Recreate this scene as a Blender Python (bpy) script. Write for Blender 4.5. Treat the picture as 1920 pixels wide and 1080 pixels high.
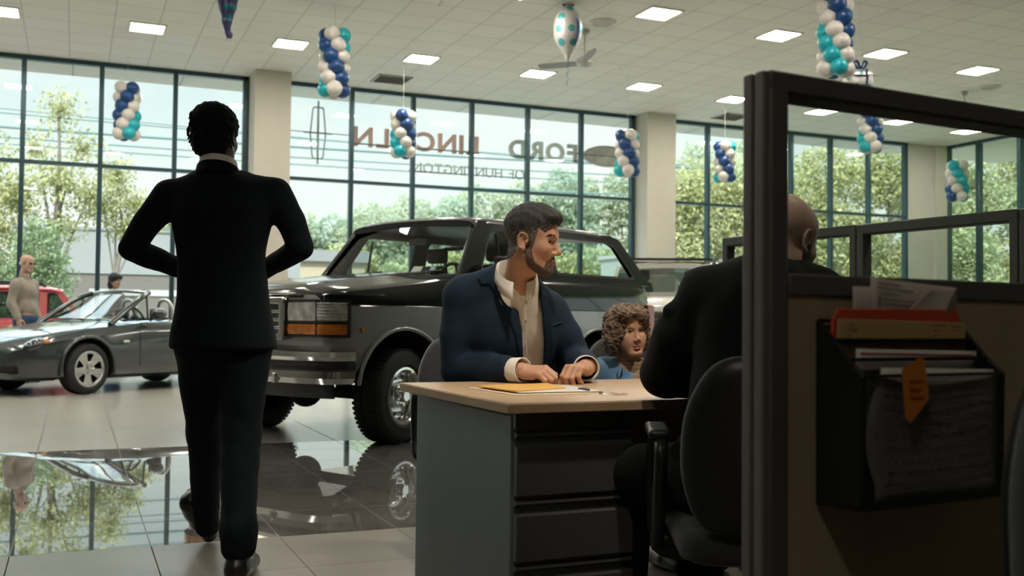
import bpy, bmesh, math, random
import numpy as np
from mathutils import Matrix, Vector, Quaternion
SC = bpy.context.scene
for _o in list(bpy.data.objects):
    bpy.data.objects.remove(_o, do_unlink=True)
COL = SC.collection
PI = math.pi
rad = math.radians

# ------------------------------------------------------------------ camera
CAM_H = 0.98
CAM_F = 1929.0                                    # focal length in pixels of a 1920 wide frame
YAW, PITCH, ROLL = rad(23.044), rad(1.800), rad(0.605)
CF = Vector((math.sin(YAW) * math.cos(PITCH), math.cos(YAW) * math.cos(PITCH), math.sin(PITCH)))
_r0 = Vector((math.cos(YAW), -math.sin(YAW), 0))
_u0 = _r0.cross(CF)
CR = _r0 * math.cos(ROLL) + _u0 * math.sin(ROLL)
CU = -_r0 * math.sin(ROLL) + _u0 * math.cos(ROLL)
CP = Vector((0, 0, CAM_H))
cd = bpy.data.cameras.new('camera')
cam = bpy.data.objects.new('camera', cd)
COL.objects.link(cam)
cam.matrix_world = Matrix(((CR.x, CU.x, -CF.x, 0), (CR.y, CU.y, -CF.y, 0), (CR.z, CU.z, -CF.z, CAM_H), (0, 0, 0, 1)))
cd.sensor_width = 36.0
cd.lens = CAM_F / 1920 * 36.0
cd.clip_start = 0.05
cd.clip_end = 600
cd.dof.use_dof = True
cd.dof.focus_distance = 3.7
cd.dof.aperture_fstop = 4.6
SC.camera = cam

# ------------------------------------------------------------------ view, exposure
SC.view_settings.view_transform = 'Standard'
SC.view_settings.look = 'None'
SC.view_settings.exposure = 0.25
SC.view_settings.gamma = 1.0
SC.view_settings.use_curve_mapping = False
cy = SC.cycles
cy.use_denoising = True
cy.max_bounces = 10
cy.diffuse_bounces = 4
cy.glossy_bounces = 5
cy.transparent_max_bounces = 24
cy.transmission_bounces = 6
cy.sample_clamp_indirect = 6.0
cy.caustics_reflective = False
cy.caustics_refractive = False

# ------------------------------------------------------------------ sky
SKY_TOP = 5.2
W = bpy.data.worlds.new('sky')
SC.world = W
W.use_nodes = True
nt = W.node_tree
nt.nodes.clear()
N = nt.nodes.new
L = nt.links.new
tc = N('ShaderNodeTexCoord')
sep = N('ShaderNodeSeparateXYZ')
L(tc.outputs['Generated'], sep.inputs[0])
gr = N('ShaderNodeValToRGB')
L(sep.outputs['Z'], gr.inputs[0])
el = gr.color_ramp.elements
el[0].position = 0.0
el[0].color = (0.90, 0.95, 0.88, 1)
el[1].position = 0.55
el[1].color = (0.36, 0.56, 0.70, 1)
e = el.new(0.12)
e.color = (0.86, 0.95, 0.91, 1)
e = el.new(0.25)
e.color = (0.66, 0.80, 0.82, 1)
mp = N('ShaderNodeMapping')
mp.inputs['Scale'].default_value = (2.2, 2.2, 7.0)
L(tc.outputs['Generated'], mp.inputs[0])
no = N('ShaderNodeTexNoise')
no.inputs['Scale'].default_value = 1.7
no.inputs['Detail'].default_value = 6
no.inputs['Roughness'].default_value = 0.55
L(mp.outputs[0], no.inputs['Vector'])
cr2 = N('ShaderNodeValToRGB')
cr2.color_ramp.elements[0].position = 0.42
cr2.color_ramp.elements[1].position = 0.68
L(no.outputs['Fac'], cr2.inputs[0])
mx = N('ShaderNodeMixRGB')
L(cr2.outputs['Color'], mx.inputs[0])
L(gr.outputs['Color'], mx.inputs[1])
mx.inputs[2].default_value = (0.96, 0.98, 0.93, 1)
bg = N('ShaderNodeBackground')
L(mx.outputs[0], bg.inputs[0])
br = N('ShaderNodeValToRGB')                       # thin overcast: brighter overhead than near the horizon
br.color_ramp.elements[0].position = 0.25
br.color_ramp.elements[0].color = (0.98, 0.98, 0.98, 1)
br.color_ramp.elements[1].position = 0.60
br.color_ramp.elements[1].color = (SKY_TOP, SKY_TOP, SKY_TOP, 1)
e = br.color_ramp.elements.new(0.36)
e.color = (0.45 * SKY_TOP, 0.45 * SKY_TOP, 0.45 * SKY_TOP, 1)
L(sep.outputs['Z'], br.inputs[0])
L(br.outputs[0], bg.inputs[1])
ow = N('ShaderNodeOutputWorld')
L(bg.outputs[0], ow.inputs[0])

# ------------------------------------------------------------------ sun (behind the building: lights the trees, not the room)
sd = bpy.data.lights.new('sun', 'SUN')
sd.energy = 6.0
sd.angle = rad(1.0)
sd.color = (1.0, 0.93, 0.80)
sun = bpy.data.objects.new('sun', sd)
COL.objects.link(sun)
sun.location = (-10, -20, 30)
sun.rotation_euler = Vector((0.45, 0.72, -0.80)).to_track_quat('-Z', 'Y').to_euler()
# ------------------------------------------------------------------ helpers
rng = random.Random(7)


def A(u, v, d):
    """point at depth d along the lens axis behind picture position u, v"""
    return CP + (CF + CR * ((u - 960) / CAM_F) + CU * ((540 - v) / CAM_F)) * d


def s2l(c):
    return tuple(((x / 255 + 0.055) / 1.055) ** 2.4 if x > 10 else x / 255 / 12.92 for x in c)


def tag(o, label=None, cat=None, group=None, kind=None):
    if label: o['label'] = label
    if cat: o['category'] = cat
    if group: o['group'] = group
    if kind: o['kind'] = kind
    return o


def empty(name, loc=(0, 0, 0), rz=0.0, label=None, cat=None, group=None, mat=None):
    o = bpy.data.objects.new(name, None)
    COL.objects.link(o)
    o.empty_display_size = 0.1
    if mat is not None:
        o.matrix_world = mat
    else:
        o.location = loc
        o.rotation_euler = (0, 0, rz)
    return tag(o, label, cat, group)


KIDS = {}


def setparent(o, p):
    o.parent = p
    KIDS.setdefault(p.name, []).append(o)


def copy_tree(o, parent=None):
    c = o.copy()
    COL.objects.link(c)
    if parent is not None:
        setparent(c, parent)
    for ch in KIDS.get(o.name, []):
        copy_tree(ch, c)
    return c


# ---- materials
MATS = {}


def mat(name, col, rough=0.5, metal=0.0, var=0.06, vscale=8.0, bump=0.0, bscale=40.0, ior=1.5, coat=0.0, emit=None, estr=0.0, spec=0.5, sheen=0.0, sss=0.0, stretch=None):
    """procedural principled material: base colour broken up by a noise, optional noise bump"""
    if name in MATS: return MATS[name]
    m = bpy.data.materials.new(name)
    m.use_nodes = True
    t = m.node_tree
    b = t.nodes['Principled BSDF']
    b.inputs['Roughness'].default_value = rough
    b.inputs['Metallic'].default_value = metal
    b.inputs['IOR'].default_value = ior
    b.inputs['Specular IOR Level'].default_value = spec
    b.inputs['Coat Weight'].default_value = coat
    b.inputs['Coat Roughness'].default_value = 0.04
    if sheen:
        b.inputs['Sheen Weight'].default_value = sheen
    if sss:
        b.inputs['Subsurface Weight'].default_value = sss
        b.inputs['Subsurface Radius'].default_value = (0.012, 0.005, 0.003)
        b.inputs['Subsurface Scale'].default_value = 1.0
    tcn = t.nodes.new('ShaderNodeTexCoord')
    src = tcn.outputs['Object']
    if stretch:
        mpn = t.nodes.new('ShaderNodeMapping')
        mpn.inputs['Scale'].default_value = stretch
        t.links.new(src, mpn.inputs[0])
        src = mpn.outputs[0]
    nz = t.nodes.new('ShaderNodeTexNoise')
    nz.inputs['Scale'].default_value = vscale
    nz.inputs['Detail'].default_value = 4
    t.links.new(src, nz.inputs['Vector'])
    rp = t.nodes.new('ShaderNodeValToRGB')
    rp.color_ramp.elements[0].position = 0.3
    rp.color_ramp.elements[1].position = 0.7
    rp.color_ramp.elements[0].color = tuple(max(0, x * (1 - var)) for x in col) + (1,)
    rp.color_ramp.elements[1].color = tuple(min(1, x * (1 + var)) for x in col) + (1,)
    t.links.new(nz.outputs['Fac'], rp.inputs[0])
    t.links.new(rp.outputs['Color'], b.inputs['Base Color'])
    if bump:
        n2 = t.nodes.new('ShaderNodeTexNoise')
        n2.inputs['Scale'].default_value = bscale
        n2.inputs['Detail'].default_value = 3
        t.links.new(src, n2.inputs['Vector'])
        bn = t.nodes.new('ShaderNodeBump')
        bn.inputs['Strength'].default_value = bump
        bn.inputs['Distance'].default_value = 0.01
        t.links.new(n2.outputs['Fac'], bn.inputs['Height'])
        t.links.new(bn.outputs[0], b.inputs['Normal'])
    if emit:
        b.inputs['Emission Color'].default_value = tuple(emit) + (1,)
        b.inputs['Emission Strength'].default_value = estr
    MATS[name] = m
    return m


def glass_mat(name, tint=(0.9, 0.95, 0.93), refl=1.0, rough=0.0):
    """thin clear pane: straight-through transparency plus a Schlick reflection, the same from both sides"""
    if name in MATS: return MATS[name]
    m = bpy.data.materials.new(name)
    m.use_nodes = True
    t = m.node_tree
    t.nodes.clear()
    o = t.nodes.new('ShaderNodeOutputMaterial')
    mx_ = t.nodes.new('ShaderNodeMixShader')
    tr = t.nodes.new('ShaderNodeBsdfTransparent')
    tr.inputs[0].default_value = tint + (1,)
    gl = t.nodes.new('ShaderNodeBsdfGlossy')
    gl.inputs['Roughness'].default_value = rough
    g = t.nodes.new('ShaderNodeNewGeometry')
    dt = t.nodes.new('ShaderNodeVectorMath')
    dt.operation = 'DOT_PRODUCT'
    t.links.new(g.outputs['Normal'], dt.inputs[0])
    t.links.new(g.outputs['Incoming'], dt.inputs[1])

    def mth(op, a, b=None):
        n = t.nodes.new('ShaderNodeMath')
        n.operation = op
        for i, x in enumerate((a, b)):
            if x is None: continue
            if isinstance(x, (int, float)): n.inputs[i].default_value = x
            else: t.links.new(x, n.inputs[i])
        return n.outputs[0]
    c = mth('ABSOLUTE', dt.outputs['Value'])
    f = mth('POWER', mth('SUBTRACT', 1.0, c), 5.0)
    f = mth('ADD', mth('MULTIPLY', f, 0.9 * refl), 0.04 * refl)
    t.links.new(f, mx_.inputs[0])
    t.links.new(tr.outputs[0], mx_.inputs[1])
    t.links.new(gl.outputs[0], mx_.inputs[2])
    t.links.new(mx_.outputs[0], o.inputs[0])
    MATS[name] = m
    return m


def emit_mat(name, col, strength):
    if name in MATS: return MATS[name]
    m = bpy.data.materials.new(name)
    m.use_nodes = True
    t = m.node_tree
    t.nodes.clear()
    o = t.nodes.new('ShaderNodeOutputMaterial')
    e_ = t.nodes.new('ShaderNodeEmission')
    e_.inputs[0].default_value = tuple(col) + (1,)
    e_.inputs[1].default_value = strength
    t.links.new(e_.outputs[0], o.inputs[0])
    MATS[name] = m
    return m


# ---- mesh builder
class MB:
    """collects simple shapes; obj() links them as ONE mesh object"""

    def __init__(s):
        s.v = []
        s.f = []
        s.mi = []
        s.m = 0
        s.T = Matrix.Identity(4)

    def add(s, verts, faces):
        b = len(s.v)
        s.v.extend([tuple(s.T @ Vector(p)) for p in verts])
        s.f.extend([tuple(i + b for i in f) for f in faces])
        s.mi.extend([s.m] * len(faces))
        return s

    def box(s, c, d, R=None):
        hx, hy, hz = d[0] / 2, d[1] / 2, d[2] / 2
        vs = [Vector((x * hx, y * hy, z * hz)) for x in (-1, 1) for y in (-1, 1) for z in (-1, 1)]
        if R is not None: vs = [R @ p for p in vs]
        c = Vector(c)
        return s.add([p + c for p in vs], [(0, 1, 3, 2), (4, 6, 7, 5), (0, 4, 5, 1), (2, 3, 7, 6), (0, 2, 6, 4), (1, 5, 7, 3)])

    def bb(s, lo, hi):
        return s.box([(a + b) / 2 for a, b in zip(lo, hi)], [b - a for a, b in zip(lo, hi)])

    def loft(s, rings, cap=True, close=True):
        n = len(rings[0])
        vs = [p for r in rings for p in r]
        fs = []
        for i in range(len(rings) - 1):
            for j in range(n if close else n - 1):
                k = (j + 1) % n
                fs.append((i * n + j, i * n + k, (i + 1) * n + k, (i + 1) * n + j))
        if cap:
            fs.append(tuple(range(n - 1, -1, -1)))
            fs.append(tuple((len(rings) - 1) * n + j for j in range(n)))
        return s.add(vs, fs)

    def tube(s, pts, r, n=8, cap=True, flat=1.0):
        pts = [Vector(p) for p in pts]
        rs = r if isinstance(r, (list, tuple)) else [r] * len(pts)
        rings = []
        up = None
        for i, p in enumerate(pts):
            t = (pts[min(i + 1, len(pts) - 1)] - pts[max(i - 1, 0)]).normalized()
            if up is None:
                up = Vector((0, 0, 1)) if abs(t.z) < 0.9 else Vector((1, 0, 0))
            x = t.cross(up).normalized()
            up = x.cross(t).normalized()
            rings.append([p + (x * math.cos(2 * PI * k / n) + up * (flat * math.sin(2 * PI * k / n))) * rs[i] for k in range(n)])
        return s.loft(rings, cap)

    def cyl(s, a, b, r, r2=None, n=24):
        return s.tube([a, b], [r, r if r2 is None else r2], n)

    def lathe(s, prof, n=32, M=None, cap=False):
        """profile of (radius, height) turned about z, then placed by M"""
        M = M or Matrix.Identity(4)
        rings = [[M @ Vector((r * math.cos(2 * PI * k / n), r * math.sin(2 * PI * k / n), z)) for k in range(n)] for r, z in prof]
        return s.loft(rings, cap)

    def sphere(s, c, r, n=16, m=10, sc=(1, 1, 1), R=None):
        rings = []
        for i in range(m + 1):
            a = PI * (i + (0.02 if i == 0 else -0.02 if i == m else 0)) / m
            ring = [Vector((math.sin(a) * math.cos(2 * PI * k / n) * r * sc[0], math.sin(a) * math.sin(2 * PI * k / n) * r * sc[1], -math.cos(a) * r * sc[2])) for k in range(n)]
            if R is not None: ring = [R @ p for p in ring]
            rings.append([p + Vector(c) for p in ring])
        return s.loft(rings, True)

    def prism(s, poly, fn, t0, t1):
        """flat outline poly of 2-D points, fn(a, b, t) -> point, from t0 to t1"""
        n = len(poly)
        vs = [fn(a, b, t0) for a, b in poly] + [fn(a, b, t1) for a, b in poly]
        fs = [tuple(range(n - 1, -1, -1)), tuple(range(n, 2 * n))] + [(j, (j + 1) % n, n + (j + 1) % n, n + j) for j in range(n)]
        return s.add(vs, fs)

    def quad(s, a, b, c, d):
        return s.add([a, b, c, d], [(0, 1, 2, 3)])

    def mesh(s, name, mats, smooth=None, fixn=True):
        me = bpy.data.meshes.new(name)
        me.from_pydata([tuple(p) for p in s.v], [], s.f)
        for m in (mats if isinstance(mats, (list, tuple)) else [mats]): me.materials.append(m)
        if any(s.mi): me.polygons.foreach_set('material_index', s.mi)
        if fixn:
            bm = bmesh.new()
            bm.from_mesh(me)
            bmesh.ops.recalc_face_normals(bm, faces=bm.faces)
            bm.to_mesh(me)
            bm.free()
        if smooth is not None:
            me.shade_smooth()
            if smooth < 180: me.set_sharp_from_angle(angle=rad(smooth))
        return me

    def obj(s, name, mats, parent=None, smooth=None, bevel=0.0, bseg=2, sub=0, solid=0.0, fixn=True, label=None):
        o = bpy.data.objects.new(name, s.mesh(name, mats, smooth, fixn))
        COL.objects.link(o)
        if parent is not None: setparent(o, parent)
        if solid:
            md = o.modifiers.new('thickness', 'SOLIDIFY')
            md.thickness = solid
            md.offset = 0
        if bevel:
            md = o.modifiers.new('bevel', 'BEVEL')
            md.width = bevel
            md.segments = bseg
            md.limit_method = 'ANGLE'
            md.angle_limit = rad(35)
            md.harden_normals = False
            if smooth is None:
                o.data.shade_smooth()
                o.data.set_sharp_from_angle(angle=rad(50))
        if sub:
            md = o.modifiers.new('subdivision', 'SUBSURF')
            md.levels = md.render_levels = sub
        if label: o['label'] = label
        return o


def mesh_obj(name, me, parent=None):
    o = bpy.data.objects.new(name, me)
    COL.objects.link(o)
    if parent is not None: setparent(o, parent)
    return o


def baked(o):
    """evaluated mesh of an object with modifiers, replacing its data"""
    dg = bpy.context.evaluated_depsgraph_get()
    dg.update()
    me = bpy.data.meshes.new_from_object(o.evaluated_get(dg))
    o.modifiers.clear()
    o.data = me
    return o


def plate(outline, holes, thick, fn, bev=0.0):
    """flat plate with holes, as verts and faces mapped through fn(a, b, t); t spans 0..thick"""
    cu = bpy.data.curves.new('plate', 'CURVE')
    cu.dimensions = '2D'
    cu.fill_mode = 'BOTH'
    cu.extrude = thick / 2
    cu.bevel_depth = bev
    for lp in [outline] + holes:
        sp = cu.splines.new('POLY')
        sp.points.add(len(lp) - 1)
        for i, (x, y) in enumerate(lp): sp.points[i].co = (x, y, 0, 1)
        sp.use_cyclic_u = True
    o = bpy.data.objects.new('plate', cu)
    COL.objects.link(o)
    dg = bpy.context.evaluated_depsgraph_get()
    dg.update()
    me = bpy.data.meshes.new_from_object(o.evaluated_get(dg))
    vs = [fn(v.co.x, v.co.y, v.co.z + thick / 2) for v in me.vertices]
    fs = [tuple(p.vertices) for p in me.polygons]
    bpy.data.objects.remove(o)
    bpy.data.curves.remove(cu)
    bpy.data.meshes.remove(me)
    return vs, fs


def text_mesh(s, size, extrude, offset=0.0):
    cu = bpy.data.curves.new('lettering', 'FONT')
    cu.body = s
    cu.size = size
    cu.extrude = extrude
    cu.offset = offset
    cu.align_x = 'CENTER'
    cu.align_y = 'CENTER'
    o = bpy.data.objects.new('lettering', cu)
    COL.objects.link(o)
    dg = bpy.context.evaluated_depsgraph_get()
    dg.update()
    me = bpy.data.meshes.new_from_object(o.evaluated_get(dg))
    vs = [v.co.copy() for v in me.vertices]
    fs = [tuple(p.vertices) for p in me.polygons]
    bpy.data.objects.remove(o)
    bpy.data.curves.remove(cu)
    bpy.data.meshes.remove(me)
    return vs, fs


def rrect(x0, y0, x1, y1, r, n=5):
    """rounded rectangle outline"""
    out = []
    for cx_, cy_, a0 in ((x1 - r, y1 - r, 0), (x0 + r, y1 - r, 90), (x0 + r, y0 + r, 180), (x1 - r, y0 + r, 270)):
        for k in range(n + 1):
            a = rad(a0 + 90 * k / n)
            out.append((cx_ + r * math.cos(a), cy_ + r * math.sin(a)))
    return out


def rounded(poly, r, n=4):
    """round the corners of a polygon"""
    out = []
    m = len(poly)
    for i in range(m):
        p, a, b = Vector(poly[i]), Vector(poly[i - 1]), Vector(poly[(i + 1) % m])
        rr = min(r, (a - p).length * 0.45, (b - p).length * 0.45)
        p0, p1 = p + (a - p).normalized() * rr, p + (b - p).normalized() * rr
        for k in range(n + 1):
            t = k / n
            q = p0 * (1 - t) ** 2 + p * (2 * t * (1 - t)) + p1 * t * t
            out.append((q.x, q.y))
    return out


def catmull(pts, n=6, closed=False):
    pts = [Vector(p) for p in pts]
    m = len(pts)
    out = []
    for i in range(m if closed else m - 1):
        if closed:
            a, b, c, d = pts[i - 1], pts[i], pts[(i + 1) % m], pts[(i + 2) % m]
        else:
            a, b, c, d = pts[max(i - 1, 0)], pts[i], pts[i + 1], pts[min(i + 2, m - 1)]
        for k in range(n):
            t = k / n
            out.append(0.5 * ((2 * b) + (c - a) * t + (2 * a - 5 * b + 4 * c - d) * t * t + (3 * b - a - 3 * c + d) * t ** 3))
    if not closed: out.append(pts[-1])
    return out


def interp(x, xs, ys):
    return float(np.interp(x, xs, ys))


# ---- distance-field modelling: smooth unions of tapered limbs, meshed by surface nets
def _sm(a, b, k):
    if k <= 0: return np.minimum(a, b)
    h = np.maximum(k - np.abs(a - b), 0) / k
    return np.minimum(a, b) - h * h * k * 0.25


class Field:
    def __init__(s, lo, hi, res):
        s.lo = np.array(lo, float)
        s.res = res
        s.n = np.ceil((np.array(hi, float) - s.lo) / res).astype(int) + 1
        s.F = np.full(s.n, 1.0, np.float32)
        s.M = Matrix.Identity(4)

    def _sub(s, lo, hi, pad):
        i0 = np.clip(np.floor((lo - pad - s.lo) / s.res).astype(int), 0, s.n)
        i1 = np.clip(np.ceil((hi + pad - s.lo) / s.res).astype(int) + 1, 0, s.n)
        sl = tuple(slice(a, b) for a, b in zip(i0, i1))
        g = np.meshgrid(*[s.lo[k] + s.res * np.arange(i0[k], i1[k]) for k in range(3)], indexing='ij')
        return sl, np.stack(g, -1).astype(np.float32)

    def _apply(s, sl, d, op, k):
        f = s.F[sl]
        if f.size == 0: return
        if op == 'add': s.F[sl] = _sm(f, d, k)
        elif op == 'sub': s.F[sl] = -_sm(-f, d, k)
        elif op == 'and': s.F[sl] = -_sm(-f, -d, k)

    def pt(s, p): return np.array(s.M @ Vector(p), float)

    def cap(s, a, b, ra, rb=None, k=0.02, op='add'):
        rb = ra if rb is None else rb
        a, b = s.pt(a), s.pt(b)
        r = max(ra, rb)
        sl, P = s._sub(np.minimum(a, b) - r, np.maximum(a, b) + r, k + 3 * s.res)
        ba = b - a
        l2 = max(float(ba @ ba), 1e-9)
        t = np.clip(((P - a) @ ba) / l2, 0, 1)
        d = np.linalg.norm(P - a - t[..., None] * ba, axis=-1) - (ra + (rb - ra) * t)
        s._apply(sl, d.astype(np.float32), op, k)
        return s

    def chain(s, pts, rs, k=0.02, op='add'):
        for i in range(len(pts) - 1): s.cap(pts[i], pts[i + 1], rs[i], rs[i + 1], k if i == 0 else max(k * 0.5, 0.003), op)
        return s

    def ell(s, c, r, R=None, k=0.02, op='add'):
        c = s.pt(c)
        r = np.array(r, float)
        B = np.array(s.M.to_3x3(), float)
        B = B / np.linalg.norm(B, axis=0)
        if R is not None: B = B @ np.array(R, float)
        ext = np.sqrt(((B * r) ** 2).sum(1))
        sl, P = s._sub(c - ext, c + ext, k + 3 * s.res)
        q = (P - c) @ B
        k0 = np.linalg.norm(q / r, axis=-1)
        k1 = np.maximum(np.linalg.norm(q / (r * r), axis=-1), 1e-6)
        d = k0 * (k0 - 1.0) / k1
        d = np.where(k0 < 0.05, -r.min(), d)
        s._apply(sl, d.astype(np.float32), op, k)
        return s

    def rbox(s, c, h, rr=0.01, R=None, k=0.01, op='add'):
        c = s.pt(c)
        h = np.array(h, float)
        B = np.array(s.M.to_3x3(), float)
        if R is not None: B = B @ np.array(R, float)
        ext = np.abs(B * h).sum(1)
        sl, P = s._sub(c - ext, c + ext, k + 3 * s.res)
        q = np.abs((P - c) @ B) - (h - rr)
        d = np.linalg.norm(np.maximum(q, 0), axis=-1) + np.minimum(q.max(-1), 0) - rr
        s._apply(sl, d.astype(np.float32), op, k)
        return s

    def trunk(s, levels, ex, ey, k=0.02, op='add', pw=2.4):
        """body of oval sections: levels = [(centre, half width along ex, half depth along ey)] from low to high"""
        P = s.grid()
        ex, ey = np.array(ex, float), np.array(ey, float)
        zs = [l[0][2] for l in levels]
        x, y, z = P @ ex, P @ ey, P[..., 2]
        cx = np.interp(z, zs, [float(np.dot(l[0], ex)) for l in levels])
        cy_ = np.interp(z, zs, [float(np.dot(l[0], ey)) for l in levels])
        a = np.interp(z, zs, [l[1] for l in levels])
        b = np.interp(z, zs, [l[2] for l in levels])
        r = (np.abs((x - cx) / a) ** pw + np.abs((y - cy_) / b) ** pw) ** (1 / pw)
        d = (r - 1) * np.minimum(a, b)
        d = np.maximum(d, np.maximum(zs[0] - z, z - zs[-1])).astype(np.float32)
        s._apply((slice(None),) * 3, d, op, k)
        return s

    def half(s, p, n, k=0.0):
        """keep the side of the plane away from n"""
        P = s.grid()
        n = np.array(n, float)
        n = n / np.linalg.norm(n)
        d = ((P - np.array(p, float)) @ n).astype(np.float32)
        s.F = -_sm(-s.F, -d, k)
        return s

    def grid(s):
        g = np.meshgrid(*[s.lo[k] + s.res * np.arange(s.n[k]) for k in range(3)], indexing='ij')
        return np.stack(g, -1).astype(np.float32)

    def prism(s, poly, o, ex, ey, ez, z0, z1, op='sub', k=0.0):
        """2-D outline in the frame (o; ex, ey), reaching from z0 to z1 along ez"""
        P = s.grid() - np.array(o, float)
        x, y, z = P @ np.array(ex, float), P @ np.array(ey, float), P @ np.array(ez, float)
        d2 = np.full(x.shape, 1e9, np.float32)
        sg = np.ones(x.shape, np.float32)
        m = len(poly)
        for i in range(m):
            (ax, ay), (bx, by) = poly[i], poly[i - 1]
            ex_, ey_ = bx - ax, by - ay
            wx, wy = x - ax, y - ay
            t = np.clip((wx * ex_ + wy * ey_) / (ex_ * ex_ + ey_ * ey_), 0, 1)
            d2 = np.minimum(d2, (wx - ex_ * t) ** 2 + (wy - ey_ * t) ** 2)
            c1, c2, c3 = y >= ay, y < by, ex_ * wy > ey_ * wx
            fl = (c1 & c2 & c3) | (~c1 & ~c2 & ~c3)
            sg = np.where(fl, -sg, sg)
        d = sg * np.sqrt(d2)
        d = np.maximum(d, np.maximum(z0 - z, z - z1)).astype(np.float32)
        s._apply((slice(None),) * 3, d, op, k)
        return s

    def folds(s, amp, fr, seed=0):
        """soft cloth folds: shifts the surface by a smooth noise"""
        P = s.grid()
        r_ = np.random.RandomState(seed)
        n = np.zeros(P.shape[:3], np.float32)
        for i in range(5):
            d = r_.normal(size=3)
            d /= np.linalg.norm(d)
            d2_ = r_.normal(size=3)
            d2_ /= np.linalg.norm(d2_)
            f = fr * (0.6 + 0.5 * i)
            n += np.sin(P @ d * f + 1.5 * np.sin(P @ d2_ * f * 0.6 + i) + r_.rand() * 6) / (1 + 0.5 * i)
        s.F = s.F + (amp * n / 2.2).astype(np.float32)
        return s

    def net(s):
        F = s.F
        S = F < 0
        nx, ny, nz = F.shape
        c = np.zeros((nx - 1, ny - 1, nz - 1), np.uint8)
        offs = [(i, j, k) for i in (0, 1) for j in (0, 1) for k in (0, 1)]
        for (i, j, k) in offs: c += S[i:nx - 1 + i, j:ny - 1 + j, k:nz - 1 + k]
        act = (c > 0) & (c < 8)
        I = np.argwhere(act)
        idx = np.full(act.shape, -1, np.int64)
        idx[act] = np.arange(len(I))
        acc = np.zeros((len(I), 3))
        cnt = np.zeros(len(I))
        for a in offs:
            for ax in range(3):
                if a[ax]: continue
                b = list(a)
                b[ax] = 1
                fa = F[I[:, 0] + a[0], I[:, 1] + a[1], I[:, 2] + a[2]].astype(float)
                fb = F[I[:, 0] + b[0], I[:, 1] + b[1], I[:, 2] + b[2]].astype(float)
                m = (fa < 0) != (fb < 0)
                t = np.where(m, fa / np.where(m, fa - fb, 1), 0)
                p = np.array(a, float)[None, :].repeat(len(I), 0)
                p[:, ax] += t
                acc[m] += p[m]
                cnt[m] += 1
        V = s.lo + (I + acc / cnt[:, None]) * s.res
        Q = []
        for ax in range(3):
            u, w = (ax + 1) % 3, (ax + 2) % 3
            sl0 = [slice(None)] * 3
            sl1 = [slice(None)] * 3
            sl0[ax] = slice(0, -1)
            sl1[ax] = slice(1, None)
            ch = S[tuple(sl0)] != S[tuple(sl1)]
            E_ = np.argwhere(ch)
            ok = (E_[:, u] > 0) & (E_[:, w] > 0) & (E_[:, u] < F.shape[u] - 1) & (E_[:, w] < F.shape[w] - 1)
            E_ = E_[ok]
            if not len(E_): continue
            ins = S[E_[:, 0], E_[:, 1], E_[:, 2]]

            def cell(du, dw):
                q = E_.copy()
                q[:, u] -= du
                q[:, w] -= dw
                return idx[q[:, 0], q[:, 1], q[:, 2]]
            q = np.stack([cell(1, 1), cell(0, 1), cell(0, 0), cell(1, 0)], 1)
            q[~ins] = q[~ins][:, ::-1]
            Q.append(q)
        return V, np.concatenate(Q) if Q else np.zeros((0, 4), int)


def relax(V, Q, it=2, f=0.5):
    """a few smoothing passes over a net"""
    e = np.concatenate([Q[:, [0, 1]], Q[:, [1, 2]], Q[:, [2, 3]], Q[:, [3, 0]]])
    for _ in range(it):
        acc = np.zeros_like(V)
        cnt = np.zeros(len(V))
        np.add.at(acc, e[:, 0], V[e[:, 1]])
        np.add.at(acc, e[:, 1], V[e[:, 0]])
        np.add.at(cnt, e[:, 0], 1)
        np.add.at(cnt, e[:, 1], 1)
        V = np.where((cnt > 0)[:, None], V + f * (acc / np.maximum(cnt, 1)[:, None] - V), V)
    return V


def net_obj(name, fields, mats, parent=None, it=2, paint=None, xf=None):
    """mesh object from one or more fields; paint(face centres) -> material index"""
    VS, QS, b = [], [], 0
    for fd in (fields if isinstance(fields, (list, tuple)) else [fields]):
        V, Q = fd.net()
        if it and len(Q): V = relax(V, Q, it)
        VS.append(V)
        QS.append(Q + b)
        b += len(V)
    V, Q = np.concatenate(VS), np.concatenate(QS)
    used = np.zeros(len(V), bool)
    used[Q.ravel()] = True
    Q = (np.cumsum(used) - 1)[Q]
    V = V[used]
    me = bpy.data.meshes.new(name)
    me.vertices.add(len(V))
    me.vertices.foreach_set('co', V.astype(np.float32).ravel())
    me.loops.add(len(Q) * 4)
    me.loops.foreach_set('vertex_index', Q.astype(np.int32).ravel())
    me.polygons.add(len(Q))
    me.polygons.foreach_set('loop_start', np.arange(0, len(Q) * 4, 4, dtype=np.int32))
    for m in (mats if isinstance(mats, (list, tuple)) else [mats]): me.materials.append(m)
    me.update(calc_edges=True)
    if paint is not None:
        me.polygons.foreach_set('material_index', paint(V[Q].mean(1)).astype(np.int32))
    me.shade_smooth()
    o = mesh_obj(name, me, parent)
    return o
# ------------------------------------------------------------------ room
CEIL = 5.287
YW = 18.75            # window wall
XR = 19.35            # right-hand window wall
XL, YB = -9.0, -4.0


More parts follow.
